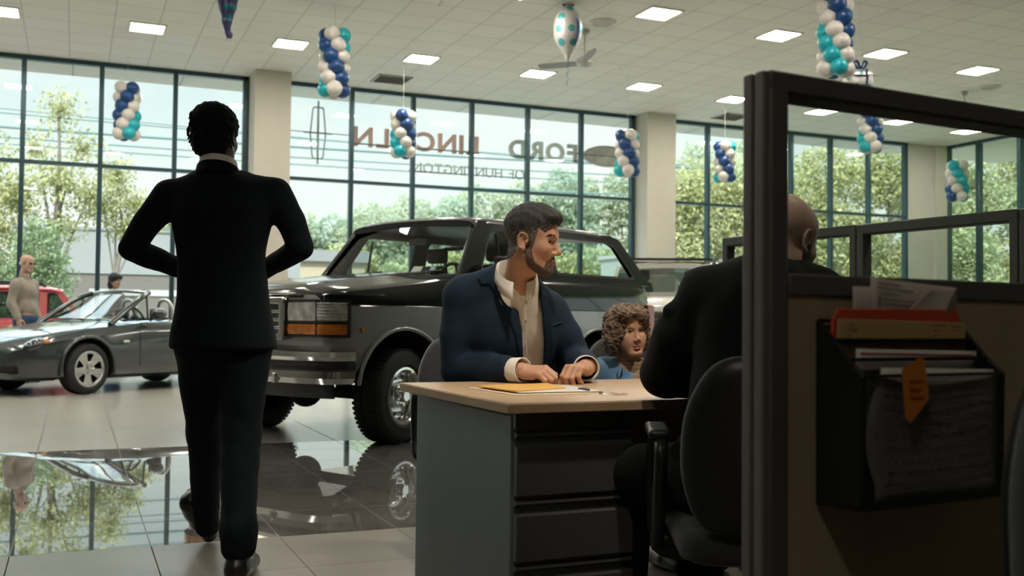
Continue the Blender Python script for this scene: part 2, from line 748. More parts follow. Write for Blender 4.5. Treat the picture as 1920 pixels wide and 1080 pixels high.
def tile_mat(name, base, line, x0, tx, y0, ty, lw, rough, ior, vein=0.0, var=0.05, lmix=1.0, coat=0.0, ylmix=None):
    m = bpy.data.materials.new(name)
    m.use_nodes = True
    t = m.node_tree
    b = t.nodes['Principled BSDF']
    b.inputs['IOR'].default_value = ior
    b.inputs['Coat Weight'].default_value = coat
    b.inputs['Coat Roughness'].default_value = 0.02
    g = t.nodes.new('ShaderNodeNewGeometry')
    sp = t.nodes.new('ShaderNodeSeparateXYZ')
    t.links.new(g.outputs['Position'], sp.inputs[0])

    def mth(op, a, b_=None):
        n = t.nodes.new('ShaderNodeMath')
        n.operation = op
        for i, x in enumerate((a, b_)):
            if x is None: continue
            if isinstance(x, (int, float)): n.inputs[i].default_value = x
            else: t.links.new(x, n.inputs[i])
        return n.outputs[0]

    def line_of(src, o, w, mixv):
        f = mth('FRACT', mth('DIVIDE', mth('SUBTRACT', src, o), w))
        d = mth('MULTIPLY', mth('SUBTRACT', 0.5, mth('ABSOLUTE', mth('SUBTRACT', f, 0.5))), w)
        return mth('MULTIPLY', mth('LESS_THAN', d, lw / 2), mixv)
    ln = mth('MAXIMUM', line_of(sp.outputs['X'], x0, tx, lmix), line_of(sp.outputs['Y'], y0, ty, lmix if ylmix is None else ylmix))
    # every tile a slightly different tone
    fx = mth('FLOOR', mth('DIVIDE', mth('SUBTRACT', sp.outputs['X'], x0), tx))
    fy = mth('FLOOR', mth('DIVIDE', mth('SUBTRACT', sp.outputs['Y'], y0), ty))
    cb = t.nodes.new('ShaderNodeCombineXYZ')
    t.links.new(fx, cb.inputs[0])
    t.links.new(fy, cb.inputs[1])
    wn = t.nodes.new('ShaderNodeTexWhiteNoise')
    t.links.new(cb.outputs[0], wn.inputs['Vector'])
    nz = t.nodes.new('ShaderNodeTexNoise')
    nz.inputs['Scale'].default_value = 3.0
    nz.inputs['Detail'].default_value = 6
    nz.inputs['Distortion'].default_value = 1.2
    t.links.new(g.outputs['Position'], nz.inputs['Vector'])
    v = mth('ADD', mth('MULTIPLY', mth('SUBTRACT', wn.outputs['Value'], 0.5), var), mth('MULTIPLY', mth('SUBTRACT', nz.outputs['Fac'], 0.5), vein))
    v = mth('ADD', v, 1.0)
    hs = t.nodes.new('ShaderNodeMixRGB')
    hs.blend_type = 'MULTIPLY'
    hs.inputs[0].default_value = 1.0
    hs.inputs[1].default_value = tuple(base) + (1,)
    t.links.new(v, hs.inputs[2])
    mx_ = t.nodes.new('ShaderNodeMixRGB')
    t.links.new(ln, mx_.inputs[0])
    t.links.new(hs.outputs[0], mx_.inputs[1])
    mx_.inputs[2].default_value = tuple(line) + (1,)
    t.links.new(mx_.outputs[0], b.inputs['Base Color'])
    rr = mth('ADD', rough, mth('MULTIPLY', ln, 0.5))
    t.links.new(mth('MULTIPLY', mth('SUBTRACT', 1.0, ln), 0.5), b.inputs['Specular IOR Level'])
    if coat: t.links.new(mth('MULTIPLY', mth('SUBTRACT', 1.0, ln), coat), b.inputs['Coat Weight'])
    t.links.new(rr, b.inputs['Roughness'])
    MATS[name] = m
    return m


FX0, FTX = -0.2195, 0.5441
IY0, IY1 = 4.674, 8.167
m_fl_a = tile_mat('floor_tile_near_dimmed', (0.215, 0.205, 0.178), (0.10, 0.09, 0.08), FX0, FTX, IY0, 0.5998, 0.005, 0.26, 1.5, 0.12, 0.08)  # darkened copy of the far beige tile: dimmer foreground light put into colour
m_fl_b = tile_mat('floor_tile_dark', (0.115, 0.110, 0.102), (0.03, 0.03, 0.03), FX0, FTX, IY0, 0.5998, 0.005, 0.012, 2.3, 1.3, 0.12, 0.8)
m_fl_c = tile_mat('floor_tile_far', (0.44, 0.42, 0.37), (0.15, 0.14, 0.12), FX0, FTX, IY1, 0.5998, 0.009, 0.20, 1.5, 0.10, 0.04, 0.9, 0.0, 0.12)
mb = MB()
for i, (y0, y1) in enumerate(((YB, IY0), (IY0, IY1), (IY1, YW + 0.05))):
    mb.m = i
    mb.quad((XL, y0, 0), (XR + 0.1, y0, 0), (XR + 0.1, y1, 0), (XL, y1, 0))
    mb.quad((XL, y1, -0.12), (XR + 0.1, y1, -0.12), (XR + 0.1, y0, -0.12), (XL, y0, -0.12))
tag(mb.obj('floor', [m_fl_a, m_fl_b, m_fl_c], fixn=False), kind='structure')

m_ceil = tile_mat('ceiling_tile', (0.80, 0.775, 0.70), (0.60, 0.58, 0.52), -0.16 - 0.61, 0.612, YW, 0.612, 0.022, 0.85, 1.4, 0.03, 0.05, 0.85)
mb = MB().bb((XL, YB, CEIL), (XR + 0.1, YW + 0.06, CEIL + 0.3))
tag(mb.obj('ceiling', m_ceil), kind='structure')
m_wall = mat('wall_paint', (0.62, 0.60, 0.53), 0.8, var=0.02, bump=0.03)
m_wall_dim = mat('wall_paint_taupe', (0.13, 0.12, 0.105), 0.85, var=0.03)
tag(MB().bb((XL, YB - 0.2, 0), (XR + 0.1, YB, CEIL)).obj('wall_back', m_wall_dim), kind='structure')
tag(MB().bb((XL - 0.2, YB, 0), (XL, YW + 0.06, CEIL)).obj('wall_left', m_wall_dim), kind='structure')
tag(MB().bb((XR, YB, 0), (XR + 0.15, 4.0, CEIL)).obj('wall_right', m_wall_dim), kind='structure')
# columns between the window bays and the corner pier
m_col = mat('column_paint', (0.56, 0.535, 0.455), 0.75, var=0.02)
for i, (x0, x1, y0) in enumerate(((2.80, 3.42, 18.02), (10.735, 11.41, 18.22))):
    mb = MB().bb((x0, y0, 0), (x1, YW + 0.05, CEIL))
    tag(mb.obj('wall_column' if i == 0 else 'wall_column.001', m_col), kind='structure')
mb = MB().bb((18.14, 18.72, 0), (XR, YW + 0.06, CEIL)).bb((18.93, 18.62, 0), (XR + 0.1, 18.74, CEIL))
tag(mb.obj('wall_corner', m_wall), kind='structure')

# ---- windows
m_frame = mat('window_metal', (0.042, 0.085, 0.102), 0.32, 0.5, var=0.05)
m_pane = glass_mat('window_pane', (0.955, 0.985, 0.975), 0.55)


def window(name, a, ux, xs, zs, nrm, fw=0.075, fd=0.13, top=0.075):
    """window bay: a = origin, ux = unit vector along the wall, xs mullion positions, zs transom heights"""
    a, ux, nrm = Vector(a), Vector(ux), Vector(nrm)
    P_ = lambda x, z, t: a + ux * x + Vector((0, 0, z)) + nrm * t

    def bar(mb_, x0, x1, z0, z1, t0=-fd / 2, t1=fd / 2):
        vs = [P_(x, z, t) for x in (x0, x1) for t in (t0, t1) for z in (z0, z1)]
        mb_.add(vs, [(0, 1, 3, 2), (4, 6, 7, 5), (0, 4, 5, 1), (2, 3, 7, 6), (0, 2, 6, 4), (1, 5, 7, 3)])
    fr = MB()
    bar(fr, xs[0] - fw / 2, xs[-1] + fw / 2, zs[-1] - top, zs[-1])
    bar(fr, xs[0] - fw / 2, xs[-1] + fw / 2, zs[0], zs[0] + 0.10)
    for x in (xs[0], xs[-1]): bar(fr, x - fw * 0.6, x + fw * 0.6, zs[0], zs[-1])
    o = tag(fr.obj(name, m_frame, bevel=0.006, bseg=1), kind='structure')
    for x in xs[1:-1]:
        mb_ = MB()
        bar(mb_, x - fw / 2, x + fw / 2, zs[0] + 0.10, zs[-1] - top)
        mb_.obj('mullion', m_frame, o, bevel=0.006, bseg=1)
    for z in zs[1:-1]:
        mb_ = MB()
        bar(mb_, xs[0], xs[-1], z - 0.03, z + 0.03, -fd * 0.42, fd * 0.42)
        mb_.obj('transom', m_frame, o)
    for i in range(len(xs) - 1):
        for j in range(len(zs) - 1):
            mb_ = MB()
            bar(mb_, xs[i], xs[i + 1], zs[j], zs[j + 1], -0.006, 0.006)
            mb_.obj('pane', m_pane, o)
    return o


ZS = [0.0, 3.523, CEIL]
window('window_1', (0, YW, 0), (1, 0, 0), [-0.844 + 1.1966 * k for k in range(-6, 4)], ZS, (0, 1, 0))
window('window_2', (0, YW, 0), (1, 0, 0), [-0.844 + 1.1966 * (k + 0.6229) for k in range(3, 10)], ZS, (0, 1, 0))
window('window_3', (0, YW, 0), (1, 0, 0), [11.43 + 1.108 * k for k in range(7)], ZS, (0, 1, 0))
window('window_4', (XR, 18.66, 0), (0, -1, 0), [0.0] + [0.93 + 1.14 * k for k in range(13)], [0.0, CEIL], (1, 0, 0), 0.11)

# roof edge outside the glass
m_soffit = mat('soffit_board', (0.66, 0.65, 0.58), 0.85, var=0.03)
so = MB().bb((-14, YW + 0.07, CEIL), (XR + 3.2, 20.0, CEIL + 0.4)).bb((XR + 0.1, 2.0, CEIL), (XR + 3.2, YW + 0.07, CEIL + 0.4))
tag(so.obj('trim_soffit', m_soffit), kind='structure')
mb = MB()
for x in np.arange(-5.6, 20, 1.83): mb.bb((x - 0.012, YW + 0.1, CEIL - 0.004), (x + 0.012, 19.99, CEIL + 0.01))
tag(mb.obj('trim_soffit_joints', mat('soffit_joint', (0.35, 0.34, 0.31), 0.8)), kind='structure')

# ---- ceiling fittings
m_diff = emit_mat('lamp_diffuser', (1.0, 0.93, 0.82), 50.0)
m_lampfr = mat('lamp_frame', (0.72, 0.68, 0.58), 0.5)
LP = [((-1.057, 16.145), 'at the left picture edge above the bald man'), ((0.913, 16.158), 'left of the dark foil balloon, over the parked roadster'),
      ((3.04, 16.135), 'just left of the high balloon column near the left pillar'), ((5.191, 16.134), 'above the grey vent, between the left pillar and the fan'),
      ((7.351, 16.241), 'just below the left blade of the ceiling fan'), ((9.509, 16.292), 'above the right pillar'),
      ((11.609, 16.485), 'half hidden by the top corner of the near office partition'), ((13.879, 16.672), 'behind the partition glass, leftmost of three seen through it'),
      ((16.013, 16.809), 'behind the partition glass, middle of three seen through it'), ((18.157, 16.985), 'behind the partition glass, rightmost of three seen through it'),
      ((7.422, 12.318), 'nearest one right of the silver foil balloon'), ((9.612, 12.504), 'between silver foil balloon and tallest balloon column'),
      ((11.783, 12.632), 'just right of the tallest balloon column'), ((13.969, 12.825), 'farthest right above the office partition')]


def troffer(x, y, where=None):
    t = empty('ceiling_light', (x, y, CEIL), 0, ('square recessed ceiling light ' + where) if where else 'extra unseen square ceiling light over the showroom', 'ceiling light', 'recessed square ceiling lights')
    s_ = 0.242
    fr = MB()
    for sx, sy, dx, dy in ((0, 1, 0.525, 0.03), (0, -1, 0.525, 0.03), (1, 0, 0.03, 0.465), (-1, 0, 0.03, 0.465)):
        fr.box((sx * (s_ + 0.005), sy * (s_ + 0.005), -0.008), (dx, dy, 0.016))
    fr.obj('frame', m_lampfr, t)
    MB().bb((-s_ + 0.01, -s_ + 0.01, -0.006), (s_ - 0.01, s_ - 0.01, -0.001)).obj('diffuser', m_diff, t)
    return t


for (x, y), wh in LP: troffer(x, y, wh)
for y, xs__ in ((8.46, (-5.3, -3.2, -1.06, 0.91, 3.04, 5.19, 7.35, 9.5, 11.6)), (12.3, (-5.3, -3.2, -1.06, 0.91, 3.04, 5.19)), (16.15, (-5.3, -3.2))):  # extra unseen lights, put in to brighten the interior
    for x in xs__: troffer(x, y)
troffer(-1.5, -0.9)  # unseen fill light added to lift the dark partition front

# added unseen key lights for faces and desk, shaped as recessed spotlights
for (x, y), tgt, pw, cone in (((0.9, 1.15), (1.62, 3.5, 0.95), 620, 30), ((4.4, 2.2), (1.95, 3.6, 0.90), 480, 34)):
    t = empty('added_key_spot', (x, y, CEIL), 0, 'added unseen key light in the ceiling, aimed at the desk', 'spotlight', 'added unseen key lights over the desk')
    MB().lathe([(0.07, -0.002), (0.11, -0.012), (0.115, 0.0)], 24).obj('ring', m_lampfr, t, smooth=60)
    MB().lathe([(0.0, -0.002), (0.07, -0.002)], 24).obj('lens', emit_mat('spot_lens', (1.0, 0.82, 0.6), 6.0), t)
    ld = bpy.data.lights.new('spot_beam', 'SPOT')
    ld.energy = pw
    ld.color = (1.0, 0.88, 0.74)
    ld.spot_size = rad(cone)
    ld.spot_blend = 0.6
    ld.shadow_soft_size = 0.10
    lo = bpy.data.objects.new('spot_beam', ld)
    COL.objects.link(lo)
    lo.location = (0, 0, -0.03)
    lo.rotation_euler = (Vector(tgt) - Vector((x, y, CEIL))).to_track_quat('-Z', 'Y').to_euler()
    setparent(lo, t)

m_vent = mat('vent_metal', (0.40, 0.38, 0.34), 0.5, 0.2)
m_dark = mat('dark_gap', (0.03, 0.03, 0.03), 0.8)
for (x, y), lb in (((5.157, 17.75), 'grey square ceiling vent above the middle window, left of the fan'), ((12.55, 17.9), 'pale ceiling vent beside the top corner of the near partition'),
                   ((18.3, 16.2), 'ceiling vent near the right-hand window corner, seen through the partition glass')):
    t = empty('ceiling_vent', (x, y, CEIL), 0, lb, 'ceiling vent', 'square ceiling vents')
    MB().bb((-0.29, -0.29, -0.006), (0.29, 0.29, 0.0)).obj('backing', mat('vent_backing', (0.22, 0.21, 0.19), 0.7), t)
    f = MB()
    for k in range(9): f.box((0, -0.24 + 0.06 * k, -0.012), (0.56, 0.045, 0.006), Matrix.Rotation(rad(25), 3, 'X'))
    for s_ in (-1, 1):
        f.bb((-0.31, s_ * 0.295 - 0.015, -0.02), (0.31, s_ * 0.295 + 0.015, 0))
        f.bb((s_ * 0.295 - 0.015, -0.31, -0.02), (s_ * 0.295 + 0.015, 0.31, 0))
    f.obj('grille', m_vent, t)
m_white = mat('white_plastic', (0.68, 0.66, 0.60), 0.4)
for (x, y), lb in (((6.909, 13.012), 'round white ceiling speaker right of the silver foil balloon'), ((15.132, 13.632), 'round ceiling speaker at the far right above the partition')):
    t = empty('ceiling_speaker', (x, y, CEIL), 0, lb, 'speaker', 'round ceiling speakers')
    MB().lathe([(0.0, -0.03), (0.13, -0.028), (0.15, -0.02)], 32).obj('grille', mat('speaker_grille', (0.5, 0.49, 0.45), 0.7, bump=0.2, bscale=300), t, smooth=60)
    MB().lathe([(0.15, -0.022), (0.165, -0.032), (0.19, -0.02), (0.20, 0.0)], 32).obj('ring', m_white, t, smooth=60)
m_blade = mat('fan_blade', (0.30, 0.30, 0.28), 0.45)
m_fanw = mat('fan_metal', (0.45, 0.44, 0.40), 0.35, 0.4)
for (x, y), lb, a0 in (((6.866, 13.483), 'ceiling fan with long blades half hidden behind the silver foil balloon', 12), ((15.036, 14.112), 'ceiling fan whose mount and rod show above the near partition frame', 40)):
    t = empty('ceiling_fan', (x, y, CEIL), 0, lb, 'ceiling fan', 'ceiling fans')
    MB().lathe([(0.0, 0.0), (0.075, -0.001), (0.07, -0.05), (0.03, -0.08), (0.0, -0.08)], 20).obj('canopy', m_fanw, t, smooth=50)
    MB().cyl((0, 0, -0.05), (0, 0, -0.43), 0.013, n=10).obj('rod', m_fanw, t)
    MB().lathe([(0.0, -0.40), (0.06, -0.40), (0.12, -0.44), (0.13, -0.50), (0.08, -0.55), (0.0, -0.56)], 24).obj('motor', m_fanw, t, smooth=50)
    for k in range(3):
        R_ = Matrix.Rotation(rad(a0 + 120 * k), 4, 'Z')
        bl = MB()
        bl.T = R_
        ring = []
        for r_, w_, z_ in ((0.10, 0.03, -0.50), (0.20, 0.06, -0.495), (0.45, 0.075, -0.49), (0.68, 0.065, -0.485), (0.74, 0.03, -0.485)):
            ring.append([(r_, -w_, z_ - 0.022), (r_, w_, z_ + 0.022), (r_, w_, z_ + 0.030), (r_, -w_, z_ - 0.014)])
        bl.loft(ring)
        bl.obj('blade', m_blade, t)
# ------------------------------------------------------------------ outside the glass
m_asph = mat('asphalt', (0.34, 0.33, 0.30), 0.9, var=0.12, vscale=2.0)
m_lawn = mat('verge_grass', (0.10, 0.14, 0.045), 0.95, var=0.3, vscale=1.5)
tag(MB().quad((-60, YW + 0.06, -0.06), (140, YW + 0.06, -0.06), (140, 62, -0.06), (-60, 62, -0.06)).obj('ground', m_asph), kind='structure')
tag(MB().quad((-120, 62, -0.06), (260, 62, -0.06), (300, 260, 9.0), (-160, 260, 4.0)).obj('ground_far', m_lawn), kind='structure')
tag(MB().quad((XR + 0.16, -20, -0.06), (140, -20, -0.06), (140, YW + 0.06, -0.06), (XR + 0.16, YW + 0.06, -0.06)).obj('ground_side', m_lawn), kind='structure')
m_curb = mat('concrete_kerb', (0.26, 0.25, 0.24), 0.9)
tag(MB().bb((-40, 27.2, -0.06), (80, 27.5, 0.10)).obj('kerb', m_curb), kind='structure')

# buildings across the road
m_gw = mat('grey_cladding', (0.21, 0.22, 0.22), 0.8, var=0.03, vscale=0.5)
m_br = mat('taupe_block', (0.125, 0.11, 0.10), 0.9, var=0.06)
m_tan = mat('tan_stucco', (0.34, 0.285, 0.205), 0.85, var=0.04)
m_roofg = mat('grey_roof', (0.19, 0.195, 0.20), 0.8)
m_wing = mat('dark_window', (0.05, 0.06, 0.07), 0.15)
b1 = empty('warehouse', (3.0, 41, 0), 0, 'low grey clad warehouse with a taupe base behind the roadster', 'building')
MB().bb((-5.0, 0, -0.1), (5.2, 9, 2.55)).obj('base_wall', m_br, b1)
f = MB().bb((-5.05, -0.06, 2.55), (5.25, 9, 4.15))
f.obj('cladding', m_gw, b1)
MB().bb((-5.1, -0.12, 4.15), (5.3, 9.1, 4.24)).obj('roof_edge', m_roofg, b1)
for x in (-1.6, 0.5, 3.4):
    w_ = MB().bb((x - 0.9, -0.05, 1.75), (x + 0.9, 0.02, 1.98)).obj('window', mat('pale_sill', (0.36, 0.36, 0.34), 0.7), b1)
MB().bb((4.2, -0.05, -0.1), (5.0, 0.03, 2.1)).obj('door', m_white, b1)
b2 = empty('tan_building', (13.0, 56, 0), 0, 'tan flat building with a grey roof behind the black truck', 'building')
MB().bb((-4.5, 0, -0.1), (1.9, 10, 4.1)).obj('wall', m_tan, b2)
MB().bb((-4.7, -0.3, 4.1), (2.1, 10.2, 4.7)).obj('roof', m_roofg, b2)
for x in (-3.0, -0.6): MB().bb((x - 0.6, -0.04, 1.0), (x + 0.6, 0.02, 2.4)).obj('window', m_wing, b2)
b3 = empty('white_building', (31.5, 41, 0), 0, 'long low white building seen past the right pillar', 'building')
MB().bb((-6.0, 0, -0.1), (11, 7, 4.2)).obj('wall', mat('white_render', (0.36, 0.37, 0.36), 0.8), b3)
MB().bb((-6.1, -0.2, 4.2), (11.1, 7.2, 4.4)).obj('roof_edge', mat('pale_coping', (0.42, 0.42, 0.40), 0.7), b3)
for x in (-4.5, -1.0, 2.5, 6.0, 9.0): MB().bb((x - 0.8, -0.04, 1.0), (x + 0.8, 0.02, 2.2)).obj('window', m_wing, b3)


def leaf_mat(name, col, lo=0.6, hi=1.42, tl=0.4):
    m = bpy.data.materials.new(name)
    m.use_nodes = True
    t = m.node_tree
    b = t.nodes['Principled BSDF']
    b.inputs['Roughness'].default_value = 0.6
    oi = t.nodes.new('ShaderNodeNewGeometry')
    rp = t.nodes.new('ShaderNodeValToRGB')
    rp.color_ramp.elements[0].color = (col[0] * lo, col[1] * (lo + .05), col[2] * lo, 1)
    rp.color_ramp.elements[1].color = (min(1, col[0] * hi), min(1, col[1] * (hi - .08)), col[2] * (hi - .12), 1)
    t.links.new(oi.outputs['Random Per Island'], rp.inputs[0])
    tr = t.nodes.new('ShaderNodeBsdfTranslucent')
    ms = t.nodes.new('ShaderNodeMixShader')
    ms.inputs[0].default_value = tl
    t.links.new(rp.outputs[0], b.inputs['Base Color'])
    t.links.new(rp.outputs[0], tr.inputs[0])
    t.links.new(b.outputs[0], ms.inputs[1])
    t.links.new(tr.outputs[0], ms.inputs[2])
    t.links.new(ms.outputs[0], t.nodes['Material Output'].inputs[0])
    return m


LEAF = [leaf_mat('leaf_olive', (0.38, 0.39, 0.20)), leaf_mat('leaf_green', (0.21, 0.28, 0.155)), leaf_mat('leaf_pale', (0.42, 0.47, 0.29), .75, 1.25), leaf_mat('leaf_deep', (0.13, 0.24, 0.12)), leaf_mat('leaf_sunny', (0.62, 0.64, 0.22)), leaf_mat('leaf_haze_tint', (0.46, 0.51, 0.40), .85, 1.15, .55), leaf_mat('leaf_haze_tint_green', (0.38, 0.46, 0.37), .85, 1.15, .55)]  # hazy leaves: distance haze is put into the leaf colour
m_bark = mat('bark', (0.17, 0.15, 0.125), 0.9, var=0.2)


def leaves(pts, size, seed):
    """one mesh of small bent leaf blades at the given points"""
    r_ = np.random.RandomState(seed)
    n = len(pts)
    a = r_.normal(size=(n, 3))
    a /= np.linalg.norm(a, axis=1)[:, None]
    b = np.cross(a, r_.normal(size=(n, 3)))
    b /= np.linalg.norm(b, axis=1)[:, None]
    s_ = size * (0.6 + 0.8 * r_.rand(n))[:, None]
    V = np.stack([pts - a * s_, pts - b * s_ * 0.5, pts + a * s_, pts + b * s_ * 0.5], 1).reshape(-1, 3)
    F = np.arange(4 * n).reshape(-1, 4)
    me = bpy.data.meshes.new('foliage')
    me.from_pydata(V.tolist(), [], F.tolist())
    return me


def tree(name, label, group, base, height, blobs, n, size, leafm, seed, trunk=0.14, limbs=6, shell=0.55):
    """tree: tapered trunk with limbs reaching into crown blobs [(dx, dy, dz, rx, ry, rz)]"""
    r_ = np.random.RandomState(seed)
    t = empty(name, base, 0, label, 'tree', group)
    tk = MB()
    top = max(b[2] for b in blobs)
    tk.tube(catmull([(0, 0, -0.1), (0.04 * height * (r_.rand() - .5), 0, height * 0.25), (0.08 * height * (r_.rand() - .5), 0, height * 0.55), (0.02, 0, min(top, height * 0.9))], 4),
            [trunk * (1 - 0.85 * k / 12) for k in range(13)], 8)
    for b in blobs[:limbs]:
        z0 = b[2] * (0.35 + 0.25 * r_.rand())
        mid = (b[0] * 0.45, b[1] * 0.45, (z0 + b[2]) / 2 + 0.1)
        tk.tube(catmull([(0, 0, z0), mid, (b[0], b[1], b[2] + b[5] * 0.4)], 4), [trunk * 0.42 * (1 - 0.8 * k / 8) for k in range(9)], 6)
    tk.obj('trunk', m_bark, t, smooth=60)
    tot = sum(b[3] * b[4] * b[5] for b in blobs)
    P_ = []
    for b in blobs:
        k = max(20, int(n * b[3] * b[4] * b[5] / tot))
        d = r_.normal(size=(k, 3))
        d /= np.linalg.norm(d, axis=1)[:, None]
        rr_ = (shell + (1 - shell) * r_.rand(k)) * (1 + 0.18 * np.sin(d[:, 0] * 7 + b[0] * 3) * np.sin(d[:, 2] * 6 + b[1]))
        P_.append(np.array(b[:3]) + d * rr_[:, None] * np.array(b[3:6]))
    me = leaves(np.concatenate(P_), size, seed + 1)
    me.materials.append(leafm)
    mesh_obj('foliage', me, t)
    return t


R7 = np.random.RandomState(11)
G1 = 'trees outside the left windows'
# two loose trees outside the left windows, with undergrowth
tree('loose_tree', 'tall loose tree with bare upper twigs outside the left window', G1, (-0.55, 31, 0), 7.6,
     [(0.1, 0, 6.7, .75, .6, .75), (-.55, 0.3, 5.6, .6, .6, .7), (0.65, .2, 5.7, .65, .6, .7), (0.1, -.3, 4.7, 1.1, .9, .8), (-.9, 0, 4.0, .8, .8, .7), (0.95, 0, 4.3, .75, .8, .7), (0.2, 0, 3.4, .8, .7, .6), (-0.4, 0, 2.6, .8, .8, .7)], 4600, 0.062, LEAF[0], 3, 0.13, 8, 0.1)
tree('loose_tree', 'wide olive tree between the left window bars, behind the striding man', G1, (1.05, 31.5, 0), 5.8,
     [(0, 0, 5.0, .6, .6, .7), (.45, 0, 4.2, .6, .6, .6), (-.4, 0, 4.1, .7, .6, .7), (0.3, 0, 3.5, .7, .6, .5), (0.9, 0, 3.6, .5, .5, .35)], 3200, 0.062, LEAF[0], 5, 0.10, 6, 0.1)
tree('loose_tree', 'spreading tree at the left picture edge outside the window', G1, (-2.3, 31, 0), 6.4,
     [(0, 0, 5.3, .8, .8, .8), (.6, 0, 4.4, .8, .8, .7), (-.8, 0, 4.2, 1., .8, .8), (0.2, 0, 3.3, 1.1, .9, .8), (0, 0, 2.3, 1.1, .9, .8)], 4400, 0.066, LEAF[0], 6, 0.12, 5, 0.2)
tree('leafy_bush', 'dense green bush behind the bald man', G1, (-0.75, 29.5, 0), 3.6,
     [(-.1, 0, 2.7, .75, .8, .9), (.2, 0, 1.8, .65, .8, .8), (-.6, 0, 1.7, .9, .8, .9), (-.1, 0, 1.0, .9, .9, .8)], 6000, 0.062, LEAF[1], 8, 0.06, 3, 0.4)
tree('leafy_bush', 'dark leafy bush low at the left picture edge', G1, (-2.5, 29.5, 0), 3.2,
     [(0, 0, 2.3, .9, .8, .8), (.6, 0, 1.5, .9, .8, .8), (-.6, 0, 1.4, .9, .8, .8)], 4800, 0.062, LEAF[1], 9, 0.06, 3, 0.4)

# tree line on the far slope
G2 = 'trees along the far slope'
xs_ = [12, 18, 23.5, 28.5, 33, 38, 43, 47.5, 52.5, 57.5, 62, 67, 72, 78, 85]
tops = [13.2, 13.8, 14.2, 13.6, 15.0, 16.6, 16.4, 19.0, 19.2, 21.0, 21.4, 23.0, 24.5, 26, 27]
spot = ['left of the left pillar', 'just right of the left pillar', 'behind the sign emblem bay', 'above the truck windshield', 'above the truck roof front', 'behind the truck roof, under the sign',
        'left of the seated man', 'just left of the seated man head', 'behind the seated man head', 'right of the seated man head', 'above the truck rear roof', 'left of the right pillar',
        'behind the right pillar', 'past the right pillar', 'far past the right pillar']
for i, (x, tp) in enumerate(zip(xs_, tops)):
    y = 118 + 6 * R7.rand()
    bl = [(0, 0, tp * 0.78, 3.4, 3, tp * 0.20)]
    for k in range(8): bl.append((R7.uniform(-3.2, 3.2), R7.uniform(-1.5, 0.5), tp * R7.uniform(0.30, 0.80), R7.uniform(2.0, 3.0), 2.2, R7.uniform(1.6, 2.8)))
    tree('distant_tree', 'haze-coloured round-topped tree on the far slope, ' + spot[i], G2, (x, y, 0), tp, bl, 5200, 0.33, LEAF[5] if i % 3 else LEAF[6], 40 + i, 0.3, 3, 0.78)
# nearer scrub under the far slope
for i, (x, tp) in enumerate(((20, 7.4), (25, 7.8), (30, 7.6), (35, 8.0), (40.5, 8.4), (46, 8.8), (51, 9.4))):
    bl = [(R7.uniform(-2, 2), 0, tp * R7.uniform(0.3, 0.75), R7.uniform(1.8, 2.6), 1.8, R7.uniform(1.5, 2.0)) for k in range(5)]
    tree('roadside_tree', 'bright green roadside tree below the far slope, ' + ['left of the truck', 'behind the truck windshield pillar', 'seen through the truck windshield', 'seen over the truck hood line', 'behind the truck roof', 'behind the seated man', 'right behind the seated man'][i],
         'roadside trees below the far slope', (x, 84, 0), tp, bl, 3800, 0.24, LEAF[2] if i % 2 else LEAF[0], 70 + i, 0.2, 3, 0.72)
# tall trees outside the right bays
G3 = 'tall trees outside the right windows'
for i, (x, y, tp, lab) in enumerate(((20.6, 31, 7.0, 'lower rounded tree seen between the right pillar and the partition'), (22.8, 31.5, 7.4, 'sunny tree outside the window just left of the near partition'),
                                     (25.6, 30.5, 8.2, 'leafy tree seen over the bald salesman'), (28.6, 30.5, 8.8, 'broad tree seen through the middle of the partition glass'),
                                     (32, 30, 9.0, 'tree outside the window left of the corner pier'), (35.5, 30, 9.4, 'tree outside near the corner of the window walls'))):
    bl = [(0, 0, tp * 0.82, 1.3, 1.2, 1.1)] + [(R7.uniform(-1.5, 1.5), R7.uniform(-.8, .4), tp * R7.uniform(0.22, 0.8), R7.uniform(0.9, 1.4), 1.0, R7.uniform(0.8, 1.3)) for k in range(11)]
    tree('leafy_tree', lab, G3, (x, y, 0), tp, bl, 15000, 0.088, LEAF[(0, 2, 0)[i % 3]], 90 + i, 0.16, 5, 0.5)
for i, (x, y, tp, lab) in enumerate(((26, 19.5, 7.5, 'sunlit creeper-clad tree outside the right wall, next to the corner'), (25, 16.2, 6.6, 'sunlit tree behind the small balloon column at right'),
                                     (25.5, 13.2, 7.4, 'bright leafy tree at the right picture edge outside'), (31, 23, 9, 'tree behind the corner pier outside'), (23.2, 17.6, 3.0, 'bright bush low outside the right wall'), (23.0, 15.0, 2.8, 'leafy bush at the foot of the right window wall'))):
    bl = [(0, 0, tp * 0.8, 1.1, 1.2, 1.0)] + [(R7.uniform(-1., 1.), R7.uniform(-1.6, 1.6), tp * R7.uniform(0.15, 0.8), R7.uniform(0.7, 1.1), 1.1, R7.uniform(0.6, 1.0)) for k in range(7)]
    tree('garden_tree' if tp > 4 else 'garden_bush', lab, 'greenery outside the right wall', (x, y, 0), tp, bl, 8000, 0.078, LEAF[4 if i != 3 else 1], 120 + i, 0.13, 4, 0.4)

